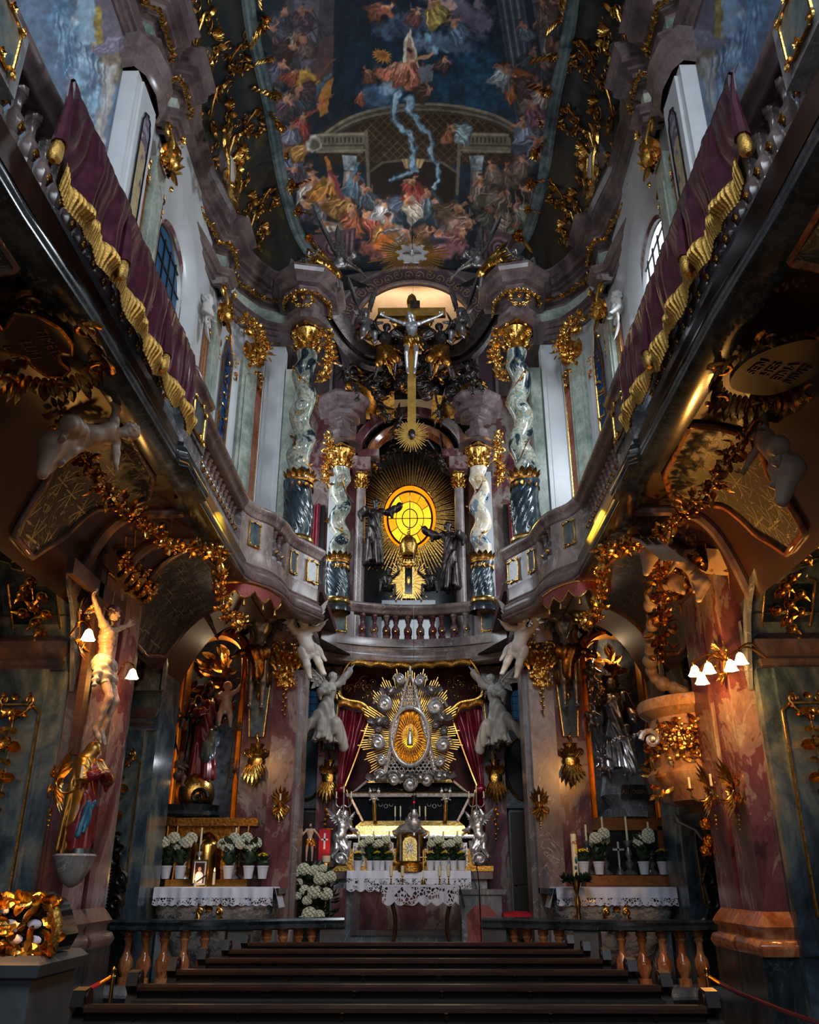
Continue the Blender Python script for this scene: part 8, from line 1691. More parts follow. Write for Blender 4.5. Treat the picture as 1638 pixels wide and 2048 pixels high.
for s in (-1, 1):
    nm2 = LR(s); xc = s*3.58; t = thing('side_altar', 'side altar on the %s with gilt arched frame and deep statue niche' % nm2, 'altar', (xc, 15.3, 0)); Y0 = 15.3
    P = frame_path(xc-.66, xc+.66, 5.02, 5.78, Y0, 2.45); PR = [(-.02, 0), (-.02, -.10), (.03, -.14), (.06, -.09), (.10, -.13), (.14, -.10), (.17, -.15), (.20, -.02), (.20, .1), (-.02, .1)]
    MB().sweep(PR, P, B=(0, 1, 0), side=1).build('gilt_frame', metal('gold_orange_'+nm2, '#f0a84a', .35, 9, .08, .75), t, smooth=40)
    MB().bb(xc-.95, xc+.85, Y0-.2, Y0+.1, 2.30, 2.45).build('frame_sill', 'gold' if s < 0 else 'wood_honey', t)
    bk = [[(xc+.66*math.cos(a), Y0+.1+.85*math.sin(a), z) for a in np.linspace(PI, 0, 14)] for z in (2.4, 3.6, 4.8, 5.3)]+[[(xc+.5*math.cos(a), Y0+.1+.7*math.sin(a), 5.8) for a in np.linspace(PI, 0, 14)]]
    MB().grid(np.array(bk)).build('niche', metal('niche_silver_'+nm2, '#6c7078', .42, 9, .8, .3, .35), t); MB().bb(xc-.9, xc+.9, Y0-.02, Y0+.05, 5.1, 5.7) 
    MB().bb(xc-.98, xc-.68, Y0, Y0+.3, .4, 5.6).build('side_wall', 'marble_red', t); MB().bb(xc+.68, xc+1.0, Y0, Y0+.3, .4, 5.6).build('side_wall', 'marble_red', t)
    g = MB(); rg = random.Random(2)
    for i in range(34): a = rg.uniform(0, 6.3); g.leaf((xc+rg.uniform(-.45, .15), Y0+.3, rg.uniform(4.6, 5.35)), (math.cos(a), -.3, math.sin(a)), (0, -1, 0), .3, .12, .5)
    g.build('gilt_acanthus', 'gold_dark', t); g = MB(); cartouche_mb(g, (xc, Y0-.15, 5.86), (1, 0, 0), (0, 0, 1), .8, .5, .04)
    for i in range(22): g.leaf((xc+rg.uniform(-.7, .7), Y0-.2, 5.75+rg.uniform(-.1, .25)), (rg.gauss(0, 1), -.3, rg.gauss(0, 1)), (0, -1, 0), .2, .09, .5)
    g.build('gilt_crest', 'gold_dark', t); g = MB()
    for z in (2.7, 3.2, 3.6, 4.0): g.scroll((xc-s*.0+(-.80 if s < 0 else .80), Y0-.14, z+.1), (1, 0, 0), (0, 0, 1), .13, 1.3, .03, start=z*3); g.leaf((xc+(-.8 if s < 0 else .8), Y0-.13, z), (.1, 0, -1), (0, -1, 0), .4, .14, .5)
    g.build('gilt_scrolls', 'gold', t); MB().bb(xc-.62, xc+.62, Y0-.05, Y0+.8, 2.38, 2.46).build('niche_floor', 'marble_dark', t)
    point('niche_light', (s*3.45, Y0+.12, 5.25), 16, (1, .72, .42), .05); point('niche_light', (s*3.1, Y0+.2, 3.4), 7, (.85, .9, 1), .05)
    # mensa: bombe marble chest altar
    mx = -3.0 if s < 0 else 2.98; m = thing('altar_chest', 'swelling veined marble altar chest with gilt mount on the %s' % nm2, 'altar', (mx, 14.2, .2)); rows = []
    for z, hw, dd in ((.14, .50, .22), (.35, .52, .24), (.6, .62, .30), (.85, .80, .38), (1.05, .90, .42), (1.2, .88, .40), (1.3, .80, .36)): rows.append([(mx+hw*np.sign(math.cos(a))*abs(math.cos(a))**.45, 14.25+dd*np.sign(math.sin(a))*abs(math.sin(a))**.6, z) for a in np.linspace(0, 2*PI, 41)[:-1]])
    MB().grid(np.array(rows)[::-1], cv=True).build('chest', 'marble_altar', m); MB().bb(mx-1.0, mx+1.0, 13.85, 14.75, 1.30, 1.38).build('table_slab', 'marble_dark', m); MB().bb(mx-.9, mx+.9, 14.3, 14.75, .1, 1.3).build('block', 'marble_grey', m); MB().bb(mx-1.1, mx+1.1, 13.7, 14.75, 0, .14).build('step', 'marble_dark', m)
    g = MB(); cartouche_mb(g, (mx, 13.80, .98), (1, 0, 0), (0, 0, 1), .34, .4, .022); g.build('gilt_mount', 'gold', m)
    cloth('side_altar_cloth', 'white lace-hemmed cloth on the %s side altar' % nm2, mx-.86, mx+.92, 13.82, 14.4, 1.385, .24, .11, .115, side=.05)
# left retable shelf
t = thing('brass_predella', 'brass predella with arched tabernacle niche under the left altar frame', 'predella', (-3.4, 14.7, 1.38)); X0 = -3.35
MB().bb(X0-.75, X0+.75, 14.45, 14.75, 1.39, 1.50).build('shelf', 'brass', t); MB().bb(X0-.72, X0+.72, 14.8, 15.2, 1.5, 2.3).build('back_case', 'gold_dark', t); MB().bb(X0-.82, X0+.82, 14.7, 15.2, 2.3, 2.42).build('cornice', 'gold_dark', t); MB().lathe([(.26, 0), (.26, .5), (.24, .55), (.15, .66), (.03, .72), (0, .75)], 16, (X0, 14.85, 1.5)).build('tabernacle', 'brass', t)
for q in (-.66, -.5, .5, .66): MB().cyl((X0+q, 14.74, 1.5), (X0+q, 14.74, 2.3), .035, n=10).build('colonnette', 'brass', t)
for q in (-.38, .38): panel(t, (X0+q, 14.78, 1.9), (1, 0, 0), (0, 0, 1), .34, .5, mat='gold', rw=.01, horn=False)
t = thing('drawer_shelf', 'honey-coloured wooden drawer shelf on the right side altar', 'shelf', (3.35, 14.6, 1.38)); MB().bb(2.68, 4.05, 14.4, 14.75, 1.39, 1.56).build('case', 'wood_honey', t)
for q in (-.34, .34): o = MB().bb(3.36+q-.32, 3.36+q+.32, 14.385, 14.41, 1.41, 1.545).build('drawer', 'wood_honey', t); MB().sph((3.36+q, 14.37, 1.48), .014, 6, 5).build('knob', 'brass', o)
t = thing('easel_frame', 'tall gilt wooden display frame with a dark panel on the right altar', 'frame', (3.4, 15.0, 1.56)); MB().bb(2.8, 4.05, 14.95, 15.0, 1.56, 2.3).build('dark_panel', 'wood_black', t)
for a in ((2.76, 2.84, 1.5, 2.3), (4.0, 4.08, 1.5, 2.3), (2.7, 4.12, 2.24, 2.32)): MB().bb(a[0], a[1], 14.9, 15.0, a[2], a[3]).build('rail', 'wood_honey', t)
# Madonna group
t = statue('madonna_statue', 'statue of a woman in crimson gown and dark hooded mantle holding a child', 'statue', (-3.72, 15.45, 3.98), 1.0, .3, body='skin_dark', robe=lambda J: r_long(J, .24), rmat='robe_red', vox=.022, fem=True, hair='none', aL=((-.3, -.3, -.9), (.6, -.7, .1)), aR=((.5, -.3, -.8), (.4, -.8, .5)), head=(.1, -.2, 1), face=(.5, -.9, -.2), extra=[('hooded_mantle', r_veil, 'robe_dark', .014), ('blue_fold', lambda J: [('c', J['P']+V3((.15, -.05, -.1)), J['P']+V3((.05, -.15, -.5)), .14, .12, .05)], 'marble_blue', .016)])
statue('child_figure', 'bare child held on the arm of the crimson-gowned statue', 'statue', (-3.32, 15.15, 4.28), .62, .2, body='skin', putto=True, vox=.02, aL=((-.4, -.5, -.3), (0, -1, 0)), aR=((.7, -.3, .4), (.4, -.3, .8)), lL=((-.2, -.7, -.6), (0, .1, -1)), lR=((.2, -.6, -.7), (.1, .1, -1)))
g = thing('gilt_globe', 'gilt globe on a dark marble plinth with coiled serpent', 'globe', (-3.85, 15.45, 2.46)); MB().sph((-3.85, 15.5, 2.86), .38, 20, 14).build('globe', 'gold', g); MB().lathe([(.46, 0), (.5, .04), (.46, .10), (.48, .2)], 20, (-3.85, 15.5, 2.47)).build('plinth', 'marble_dark', g); MB().scroll((-3.65, 15.12, 2.78), (1, 0, 0), (0, 0, 1), .16, 1.4, .035).build('serpent', 'black', g)
MB().sph((0, 0, 0), 1, 4, 3); tag(MB().tube([(-3.15, 15.0, 2.95), (-3.02, 15.0, 5.0)], .014, 6).tube([(-3.13, 15.0, 4.78), (-2.93, 15.0, 4.8)], .012, 5).build('gilt_lance', 'gold', loc=(-3.15, 15.0, 2.95)), 'long thin gilt cross-staff slanting beside the crimson-gowned statue', 'staff')
for i, (x, z, r, q) in enumerate(((-3.02, 3.95, .55, 'middle right'), (-3.05, 3.25, .5, 'lower right'), (-4.05, 3.15, .6, 'lower left'), (-4.15, 4.1, .5, 'upper left'))):
    o = dup(p1, 'small brown putto in the left altar niche, %s' % q, loc=(x, 15.25, z), rz=.8*(1 if x < -3.6 else -1), scale=r, group='putti in the left altar niche'); setmat(o, dict(body='skin_dark', robe='skin_dark', wing='bronze'))
# Joseph group
t = statue('joseph_statue', 'bearded man in dark silvered mantle resting a hand on a boy', 'statue', (3.62, 15.5, 4.05), 1.0, -.2, body='skin_dark', hairm='hair', robe=lambda J: r_long(J, .22), rmat='silver_dark', vox=.022, beard=True, hair='long', aL=((-.5, -.3, -.6), (-.1, -.5, .8)), aR=((.4, -.2, -.9), (.1, -.6, -.7)), head=(-.1, -.2, 1), extra=[('dark_mantle', r_veil and (lambda J: r_veil(J)[2:]), 'robe_dark', .014)]); rays(t, (3.62, 15.75, 4.85), (1, 0, 0), (0, 0, 1), 22, .15, lambda a, i: .42+.06*(i % 2), .02, 'gold', single=True, name='halo_rays')
statue('boy_statue', 'silver-tunicked boy walking at the feet of the bearded statue', 'statue', (3.72, 15.1, 3.42), .68, -.5, body='silver_dark', robe=lambda J: [('c', J['C'], J['P'], .15, .14, .04), ('c', J['P'], J['P']-up*.28, .16, .21, .05), ('c', J['shL'], J['elL'], .07, .07), ('c', J['shR'], J['elR'], .07, .07)], rmat='silver', vox=.024, aL=((-.6, -.5, -.3), (-.3, -.6, .4)), aR=((.5, .1, .2), (.2, .1, 1)), lL=((-.1, -.4, -1), (0, .2, -1)), lR=((.3, .2, -1), (.2, .5, -1)), head=(-.2, 0, 1), face=(-.6, -.8, .3))
t = thing('statue_pedestal', 'grey marble pedestal with lettered plaque under the bearded statue', 'pedestal', (3.7, 15.3, 2.46)); MB().lathe([(.46, 0), (.46, .12), (.4, .16), (.40, .2), (.50, .36), (.44, .6), (.46, .68), (.50, .72), (.48, .76)], 8, (3.72, 15.45, 2.46), a0=PI/8, a1=2*PI+PI/8).build('block', 'marble_grey', t); MB().bb(3.42, 4.0, 15.1, 15.75, 3.20, 3.27).build('top_slab', 'marble_dark', t)
o = MB().prism([(-.24, -.1), (.24, -.1), (.2, .12), (-.2, .12)], (3.70, 14.99, 2.84), (1, 0, 0), (0, 0, 1), .02).build('plaque', 'marble_dark', t); text(o, 'AD JOSEPH', (3.70, 14.96, 2.84), (1, 0, 0), (0, 0, 1), .085, 'gold_dark')
for i, (x, z, r, q) in enumerate(((3.18, 4.75, .6, 'uppermost'), (3.12, 4.0, .55, 'middle'), (3.25, 3.25, .55, 'lowest, winged and seated'))):
    o = dup(p1, 'small putto at the left side of the right altar niche, %s' % q, loc=(x, 15.2, z), rz=-.5, scale=r, group='putti in the right altar niche'); setmat(o, dict(body='silver_dark', robe='silver_dark', wing='silver_dark'))
# risen figure, banner, lights on the left of the altar
t = statue('risen_figure', 'small painted risen figure with gilt loincloth behind the hydrangea bank', 'statue', (-1.82, 15.9, 2.12), .36, .1, body='skin', hairm='hair', robe=lambda J: r_loin(J, 1), rmat='gold', vox=.022, hair='long', beard=True, aL=((-.5, -.2, -.6), (-.2, -.4, 1)), aR=((.6, -.1, -.6), (.3, -.5, -.5)))
MB().tube([(-2.0, 15.85, 1.5), (-1.98, 15.85, 2.9)], .012, 6).build('staff', 'wax', t); MB().bb(-1.95, -1.7, 15.75, 16.0, 1.3, 1.75).build('pedestal', 'wood_dark', t)
t = thing('red_banner', 'small red hanging banner with a white cross beside the risen figure', 'banner', (-1.56, 15.9, 1.7)); MB().bb(-1.66, -1.46, 15.88, 15.90, 1.80, 2.30).build('cloth', 'red_cloth', t); MB().bb(-1.575, -1.545, 15.87, 15.88, 1.98, 2.24).bb(-1.62, -1.50, 15.87, 15.88, 2.12, 2.15).build('white_cross', 'linen', t); MB().cyl((-1.70, 15.89, 2.31), (-1.42, 15.89, 2.31), .008, n=6).build('crossbar', 'gold', t)
for x, q in ((-2.10, 'left'), (-1.50, 'right')): candle('floor_candle', 'lit candle with glass cup on a tall white pole, %s of the risen figure' % q, (x, 15.7, .42), 1.35, .022, lit=True, glass=True)
# right altar: silver candlesticks, cross, plants; left altar: candlesticks, plants, portrait
for i, (x, h) in enumerate(((2.76, .24), (3.03, .36), (3.41, .36), (3.76, .28))): candle('silver_candlestick', 'tall silver candlestick with white candle on the right altar, %s from the left' % ('first', 'second', 'third', 'fourth')[i], (x, 14.55, 1.57), h, .018, stick='silver_dark', sh=.50, group='silver candlesticks on the right altar')
t = thing('altar_crucifix', 'small silver altar cross between the right altar candlesticks', 'cross', (3.24, 14.5, 1.57)); MB().lathe([(.08, 0), (.06, .05), (.02, .12), (.015, .16)], 10, (3.24, 14.5, 1.57)).build('foot', 'silver_dark', t); MB().bb(3.225, 3.255, 14.49, 14.51, 1.7, 2.05).bb(3.15, 3.33, 14.49, 14.51, 1.92, 1.95).build('cross_bars', 'silver', t)
for i, (x, ye, q) in enumerate(((2.66, 1, 'leftmost'), (2.90, 0, 'left of the silver cross'), (3.60, 0, 'right of the silver cross'), (3.90, 1, 'rightmost'))): dup(yel0 if ye else hyd0, '%s on the right side altar, %s' % ('pot of yellow kalanchoe' if ye else 'white hydrangea in a pot', q), loc=(x, 14.42, 1.57), rz=i, scale=1.15)
for i, (x, h) in enumerate(((-3.66, .24), (-3.42, .36), (-2.86, .36), (-2.62, .22))): candle('silver_candlestick', 'small silver candlestick with white candle on the left altar, %s from the left' % ('first', 'second', 'third', 'fourth')[i], (x, 14.62, 1.51), h, .018, stick='silver', sh=.40, group='silver candlesticks on the left altar')
for i, (x, ye, q) in enumerate(((-4.04, 1, 'leftmost'), (-3.88, 0, 'second from the left'), (-3.66, 0, 'left of the portrait'), (-2.90, 0, 'right of the portrait'), (-2.58, 0, 'second from the right'), (-2.36, 1, 'rightmost'))): dup(yel0 if ye else hyd0, '%s on the left side altar, %s' % ('pot of yellow kalanchoe' if ye else 'white hydrangea in a pot', q), loc=(x, 14.42, 1.51), rz=i, scale=1.15)
t = thing('framed_portrait', 'small framed portrait of a person in white with black mourning ribbon on the left altar', 'portrait', (-3.24, 14.0, 1.39)); MB().bb(-3.36, -3.13, 14.0, 14.02, 1.40, 1.78).build('gilt_frame', 'gold_bright', t); MB().bb(-3.335, -3.155, 13.99, 14.005, 1.425, 1.755).build('mat_board', 'pot', t); MB().bb(-3.315, -3.175, 13.985, 13.995, 1.45, 1.735).build('picture', 'wood_dark', t)
P = [(-.05, -.14), (.05, -.14), (.06, -.02), (.03, .02), (-.03, .02), (-.06, -.02)]; MB().prism(P, (-3.245, 13.986, 1.59), (1, 0, 0), (0, 0, 1), .003).build('white_garment', 'linen', t); MB().prism([(.025*math.cos(a), .033*math.sin(a)) for a in np.linspace(0, 6.0, 14)], (-3.245, 13.983, 1.645), (1, 0, 0), (0, 0, 1), .004).build('face', 'skin', t); MB().beam((-3.35, 13.98, 1.42), (-3.14, 13.98, 1.56), .02, .004, up=(0, 1, 0)).build('ribbon', 'black', t)
candle('votive_candle', 'lit white candle beside the framed portrait', (-3.02, 14.0, 1.40), .17, .02, lit=True, stick='brass', sh=.03); candle('votive_candle', 'lit short candle in front of the framed portrait', (-3.28, 13.92, 1.40), .08, .02, lit=True)
t = thing('paschal_candle', 'tall decorated paschal candle in a leafy wreath on a turned brass stand', 'candle', (2.36, 13.4, .1)); MB().lathe([(.16, 0), (.14, .04), (.04, .08), (.05, .2), (.03, .3), (.05, .5), (.03, .6), (.045, .8), (.03, 1.0), (.05, 1.1), (.02, 1.2), (.07, 1.36), (.09, 1.40)], 14, (2.36, 13.4, .1)).build('stand', 'brass', t); MB().cyl((2.36, 13.4, 1.5), (2.36, 13.4, 2.12), .042, n=14).build('wax', 'wax', t)
g = MB(); text(t, 'A', (2.345, 13.352, 2.0), (1, 0, 0), (0, 0, 1), .06, 'red_cloth', .002); text(t, 'Ω', (2.375, 13.352, 2.0), (1, 0, 0), (0, 0, 1), .06, 'red_cloth', .002); MB().bb(2.37, 2.395, 13.35, 13.36, 1.85, 1.97).build('yellow_mark', 'petal_yellow', t); MB().sph((2.37, 13.355, 1.76), (.02, .01, .05), 6, 5).sph((2.36, 13.355, 1.66), (.02, .01, .03), 6, 5).build('blue_mark', 'robe_blue', t)
g = MB(); rg = random.Random(1); [g.leaf((2.36+.15*math.cos(a), 13.4+.15*math.sin(a), 1.5), (math.cos(a)+rg.gauss(0, .6), math.sin(a)+rg.gauss(0, .6), rg.gauss(0, .6)), (0, 0, 1), .12, .06, .5, 3) for a in np.linspace(0, 6.28, 110)]; g.build('wreath', 'leaf', t)
# ================================================================ lamps, sconces, pulpit, gallery underside
def lamp_arm(t, a, b, n_=1):
    """curled brass arm from wall point a to bulb point b with a tulip glass"""
    a, b = V3(a), V3(b); m = (a+b)/2+V3((0, 0, .16)); MB().tube(bez([a, m, b+V3((0, 0, .10)), b+V3((0, 0, .06))], 6), .012, 6).build('arm', 'brass', t)
    g = MB(); rows = [[b+V3((r*(1+(.12*math.cos(6*x) if k > 2 else 0))*math.cos(x), r*(1+(.12*math.cos(6*x) if k > 2 else 0))*math.sin(x), z)) for x in np.linspace(0, 2*PI, 25)[:-1]] for k, (r, z) in enumerate(((.012, .06), (.035, .04), (.05, 0), (.062, -.04), (.075, -.06)))]
    g.grid(np.array(rows)[::-1], cv=True).sph(b+V3((0, 0, -.01)), .035, 8, 6); g.build('tulip_glass', 'lamp_glass', t)
WARM = (1, .43, .08)
t = thing('wall_lamp', 'brass wall lamp with one glowing tulip glass left of the wall crucifix', 'wall lamp', (-3.66, 8.75, 3.95)); lamp_arm(t, (-3.7, 9.0, 3.95), (-3.46, 8.92, 3.95)); g = MB(); cartouche_mb(g, (-3.64, 9.15, 4.1), (0, 1, 0), (0, 0, 1), .3, .6, .02); g.build('back_plate', 'gold', t); point('lamp_light', (-3.36, 8.92, 3.84), 42, WARM, .05)
t = thing('wall_lamp', 'brass wall lamp with one glowing tulip glass right of the wall crucifix', 'wall lamp', (-3.7, 10.4, 3.8)); lamp_arm(t, (-3.66, 10.45, 3.8), (-3.42, 10.36, 3.84)); point('lamp_light', (-3.32, 10.36, 3.74), 14, WARM, .05)
t = thing('wall_lamp', 'brass two-armed wall lamp with glowing tulip glasses on the right pilaster, nearer the pulpit', 'wall lamp', (3.66, 9.65, 3.8))
for b in ((3.28, 9.74, 3.72), (3.36, 9.5, 3.70), (3.30, 9.6, 3.60)): lamp_arm(t, (3.68, 9.72, 3.78), b)
g = MB(); cartouche_mb(g, (3.64, 9.82, 3.85), (0, -1, 0), (0, 0, 1), .3, .5, .02); g.build('back_plate', 'gold', t); point('lamp_light', (3.22, 9.6, 3.62), 140, WARM, .06)
t = thing('wall_lamp', 'brass two-armed wall lamp with glowing tulip glasses on the right pilaster, nearer the camera', 'wall lamp', (3.8, 9.3, 3.7))
for b in ((3.50, 9.2, 3.66), (3.56, 9.05, 3.70)): lamp_arm(t, (3.90, 9.2, 3.74), b)
point('lamp_light', (3.42, 9.1, 3.55), 45, WARM, .06)
def sconce(lab, c, n, k=1.0):
    """gilt leafy sconce with a single unlit candle"""
    c = V3(c); n = nrm(n); U = np.cross((0, 0, 1), n); t = thing('gilt_sconce', lab, 'sconce', tuple(c)); g = MB()
    for i in range(7):
        a = (i-3)*.28; g.leaf(c+n*.03, U*math.sin(a)+V3((0, 0, math.cos(a)))+n*.15, n, .42*k*(1-.1*abs(i-3)), .09*k, .3); g.leaf(c+n*.03, U*math.sin(a)-V3((0, 0, math.cos(a)))+n*.1, n, .34*k*(1-.1*abs(i-3)), .08*k, .3)
    for q in (-1, 1):
        for z in (-.08, .10): g.scroll(c+U*q*.12*k+V3((0, 0, z*k))+n*.03, U*q, (0, 0, 1), .08*k, 1.2, .014*k, start=z*20)
    g.rosette(c+n*.06, n, .08*k); [g.sph(c-V3((0, 0, (.28+.05*i)*k))+n*.03, .025*k*(1-.15*i), 6, 4) for i in range(4)]; g.build('leaf_plate', 'gold', t)
    e = c+n*.30*k+V3((0, 0, .02)); MB().tube(bez([c+n*.04, c+n*.14*k-V3((0, 0, .10)), c+n*.28*k-V3((0, 0, .06)), e], 6), .014*k, 6).build('arm', 'gold', t); MB().lathe([(.01, 0), (.045*k, .01), (.05*k, .02), (.015, .03)], 10, e).build('drip_pan', 'gold', t); MB().cyl(e+V3((0, 0, .02)), e+V3((0, 0, .16*k)), .014, n=8).build('candle', 'wax', t)
sconce('gilt leafy sconce with unlit candle left of the mourning statue', (-3.62, 8.95, 2.42), (1, .1, 0), .95); sconce('gilt leafy sconce on the left red pier beside the open choir door', (-2.17, 14.58, 2.62), (.15, -1, 0), .8); sconce('gilt leafy sconce on the right pier beside the dark choir door', (2.05, 14.58, 2.60), (-.15, -1, 0), .8)
sconce('gilt leafy sconce on the right wall pilasters, the one nearer the pulpit', (3.60, 10.6, 2.46), (-1, 0, 0), .95); sconce('gilt leafy sconce on the right wall pilasters, the one nearer the camera', (3.62, 9.9, 2.42), (-1, -.1, 0), .95)
# pulpit
t = thing('pulpit', 'bulging marble pulpit with gilt relief between the right pilasters and side altar', 'pulpit', (3.95, 11.75, 2.3)); PC = (3.98, 11.85, 0)
MB().lathe([(.0, 2.28), (.28, 2.3), (.34, 2.36), (.62, 2.44), (.66, 2.5), (.72, 2.62), (.80, 2.70), (.82, 2.78), (.76, 2.84), (.70, 2.88), (.72, 3.0), (.72, 3.42), (.70, 3.5), (.76, 3.54), (.84, 3.60), (.86, 3.68), (.84, 3.74), (.78, 3.76), (.7, 3.7), (.66, 3.2), (.0, 3.1)], 40, PC).build('body', 'marble_pulpit', t, smooth=35)
g = MB(); rg = random.Random(17)
for i in range(90):
    a = PI+rg.uniform(.25, 1.25); z = 3.2+rg.gauss(0, .12); c = V3((PC[0]+.74*math.cos(a), PC[1]+.74*math.sin(a), min(3.45, max(2.95, z)))); n = V3((math.cos(a), math.sin(a), 0)); g.leaf(c, (rg.gauss(0, 1), rg.gauss(0, 1), rg.gauss(0, 1)), n, .16, .07, .6); g.sph(c, rg.uniform(.015, .035), 5, 4)
    if i % 6 == 0: g.scroll(c+n*.02, np.cross((0, 0, 1), n), (0, 0, 1), .08, 1.2, .014, start=i)
for i in range(30): a = PI+rg.uniform(-.1, .5); c = V3((PC[0]+.80*math.cos(a), PC[1]+.80*math.sin(a), rg.uniform(2.5, 3.3))); g.leaf(c, (rg.gauss(0, 1), rg.gauss(0, 1), rg.gauss(0, 1)), (math.cos(a), math.sin(a), 0), .16, .07, .6)
g.build('gilt_relief', 'gold', t); g = MB(); g.scroll((3.16, 11.5, 3.2), (-1, 0, 0), (0, 0, 1), .14, 1.4, .04); g.build('volute', 'silver', t); MB().lathe([(.05, 1.9), (.2, 1.96), (.30, 2.1), (.52, 2.2), (.56, 2.28)], 24, PC).build('corbel', 'marble_dark', t)
g = MB(); [g.rosette((3.75+rg.uniform(-.15, .15), 11.3, 1.75+.1*i), (-.3, -1, 0), .11) for i in range(5)]; [g.leaf((3.75, 11.32, rg.uniform(1.6, 2.2)), (rg.gauss(0, 1), -1, rg.gauss(0, 1)), (0, -1, 0), .22, .09, .5) for i in range(20)]; g.build('gilt_drop', 'gold', t)
# confessionals, reliquary chest, stanchions
for s in (-1, 1):
    t = thing('confessional', 'black carved confessional top with scrolls and %s lattice behind the rail on the %s' % (('a bright', 'left') if s < 0 else ('dark', 'right')), 'confessional', (s*4.35, 13.1, 0)); x = s*4.38
    P = [(-.36, .0), (.36, .0), (.38, .9), (.30, 1.2), (.34, 1.5), (.2, 1.75), (.24, 1.95), (.1, 2.06), (-.14, 2.02), (-.2, 1.8), (-.3, 1.5), (-.26, 1.2), (-.38, .9)]; MB().prism([(s*a, b) for a, b in P][::(1 if s > 0 else 1)], (x, 13.12, 0), (1, 0, 0), (0, 0, 1), .12).build('body', 'wood_black', t)
    g = MB(); rg = random.Random(5)
    for a, b in P[2:]: g.scroll((x+s*a*.9, 12.98, b), (rg.choice((-1, 1)), 0, 0), (0, 0, 1), .11, 1.3, .03, start=rg.uniform(0, 6)); g.leaf((x+s*a*.8, 12.98, b-.1), (rg.gauss(0, 1), -.4, rg.gauss(0, 1)), (0, -1, 0), .25, .1, .5)
    g.build('carving', 'wood_black', t); g = MB(); [g.beam((x-.14, 12.96, 1.15+.045*i), (x+.14, 12.96, 1.29+.045*i), .010, .008).beam((x+.14, 12.96, 1.15+.045*i), (x-.14, 12.96, 1.29+.045*i), .010, .008) for i in range(9)]; g.build('lattice', 'silver' if s < 0 else 'wood_black', t, kind='stuff')
t = thing('reliquary_chest', 'gilded glass casket lying on a rough grey stone block at the lower left', 'casket', (-2.75, 6.5, 0)); MB().bb(-3.4, -2.32, 6.0, 6.75, 0, 1.02).build('stone_block', 'stone', t); MB().sweep([(0, .95), (.06, .97), (.08, 1.04), (.02, 1.08), (-.3, 1.08), (-.3, .95)], [(-2.32, 6.75, 0), (-2.32, 6.0, 0), (-3.4, 6.0, 0)], side=1).build('slab_edge', 'stone', t)
MB().prism([(-.5, 0), (.35, 0), (.40, .10), (.30, .30), (.18, .36), (-.5, .36)], (-2.64, 6.5, 1.09), (1, 0, 0), (0, 0, 1), .3).build('glass_box', 'glass_dark', t)
g = MB(); rg = random.Random(9)
for z in (1.10, 1.40): g.tube([(-3.14+.88*i/12, 6.15, z+.025*math.sin(i*2)) for i in range(13)], .035, 6); [g.leaf((-3.14+.88*rg.random(), 6.12, z), (rg.gauss(0, 1), -.5, rg.gauss(0, .5)), (0, -1, 0), .14, .07, .5) for i in range(26)]
for x in (-3.1, -2.27): g.tube([(x, 6.13, 1.1), (x+.03, 6.12, 1.25), (x-.06, 6.14, 1.42)], .035, 6)
g.build('gilt_casing', 'gold', t); h_ = MB(); [h_.sph((-3.0+.65*rg.random(), 6.17, 1.15+.2*rg.random()), (.05, .02, .03), 6, 5) for i in range(16)]; h_.build('relics', 'linen', t, kind='stuff'); h_ = MB(); [h_.leaf((-3.1+.85*rg.random(), 6.15, 1.12+.26*rg.random()), (rg.gauss(0, 1), -.2, rg.gauss(0, 1)), (0, -1, 0), .13, .05, .5, 3) for i in range(60)]; h_.build('gilt_filigree', 'gold_bright', t, kind='stuff'); point('casket_lamp', (-2.6, 5.85, 1.7), 30, WARM, .03)
for x, y, lab in ((-2.93, 9.5, 'left'), (2.95, 9.6, 'right')):
    t = thing('brass_stanchion', 'brass rope stanchion beside the %s end of the pews' % lab, 'stanchion', (x, y, 0)); MB().lathe([(.12, 0), (.12, .02), (.03, .04), (.02, .06), (.02, .62), (.03, .64), (.02, .67), (.028, .70), (.0, .73)], 12, (x, y, 0)).build('post', 'brass', t); s = -1 if x < 0 else 1
    MB().tube([(x+s*.03, y, .62), (x+s*.2, y-.3, .52), (x+s*.4, y-.9, .44), (x+s*.55, y-1.6, .40), (x+s*.6, y-2.2, .44)], .022, 8).build('rope', 'red_cloth' if s < 0 else 'drape', t); MB().cyl((x+s*.01, y, .64), (x+s*.09, y-.12, .58), .018, n=8).build('hook', 'brass', t)
# underside of the galleries
def up_(x, y, s): return V3((s*abs(x), y, under(x)))
def un_(x, s): d = (under(abs(x)+.02)-under(abs(x)-.02))/.04; return nrm((s*d, 0, -1))
def upanel(t, pts, mat, s, name, th=.02, nseg=9):
    """inset vault panel following the curve, with moulded edge"""
    xs_ = [p[0] for p in pts]; P = [up_(x, y, s)+un_(x, s)*.012 for x, y in pts]; c = (min(xs_), max(xs_)); rows = []
    k = len(pts)//2; A = pts[:k]; B = pts[k:][::-1]; A = resample(A, 16); B = resample(B, 16)
    for a, b in zip(A, B): rows.append([up_(a[0]+(b[0]-a[0])*u, a[1]+(b[1]-a[1])*u, s)+un_(a[0]+(b[0]-a[0])*u, s)*th for u in np.linspace(0, 1, 14)])
    o = MB().grid(np.array(rows)[::s]).build(name, mat, t); e = MB(); L = [up_(*p, s)+un_(p[0], s)*.03 for p in resample(pts+[pts[0]], 70)]; e.tube(L, .035, 6, cap=False); e.build('panel_moulding', 'marble_plum' if s < 0 else 'marble_orange', o, smooth=60); return o
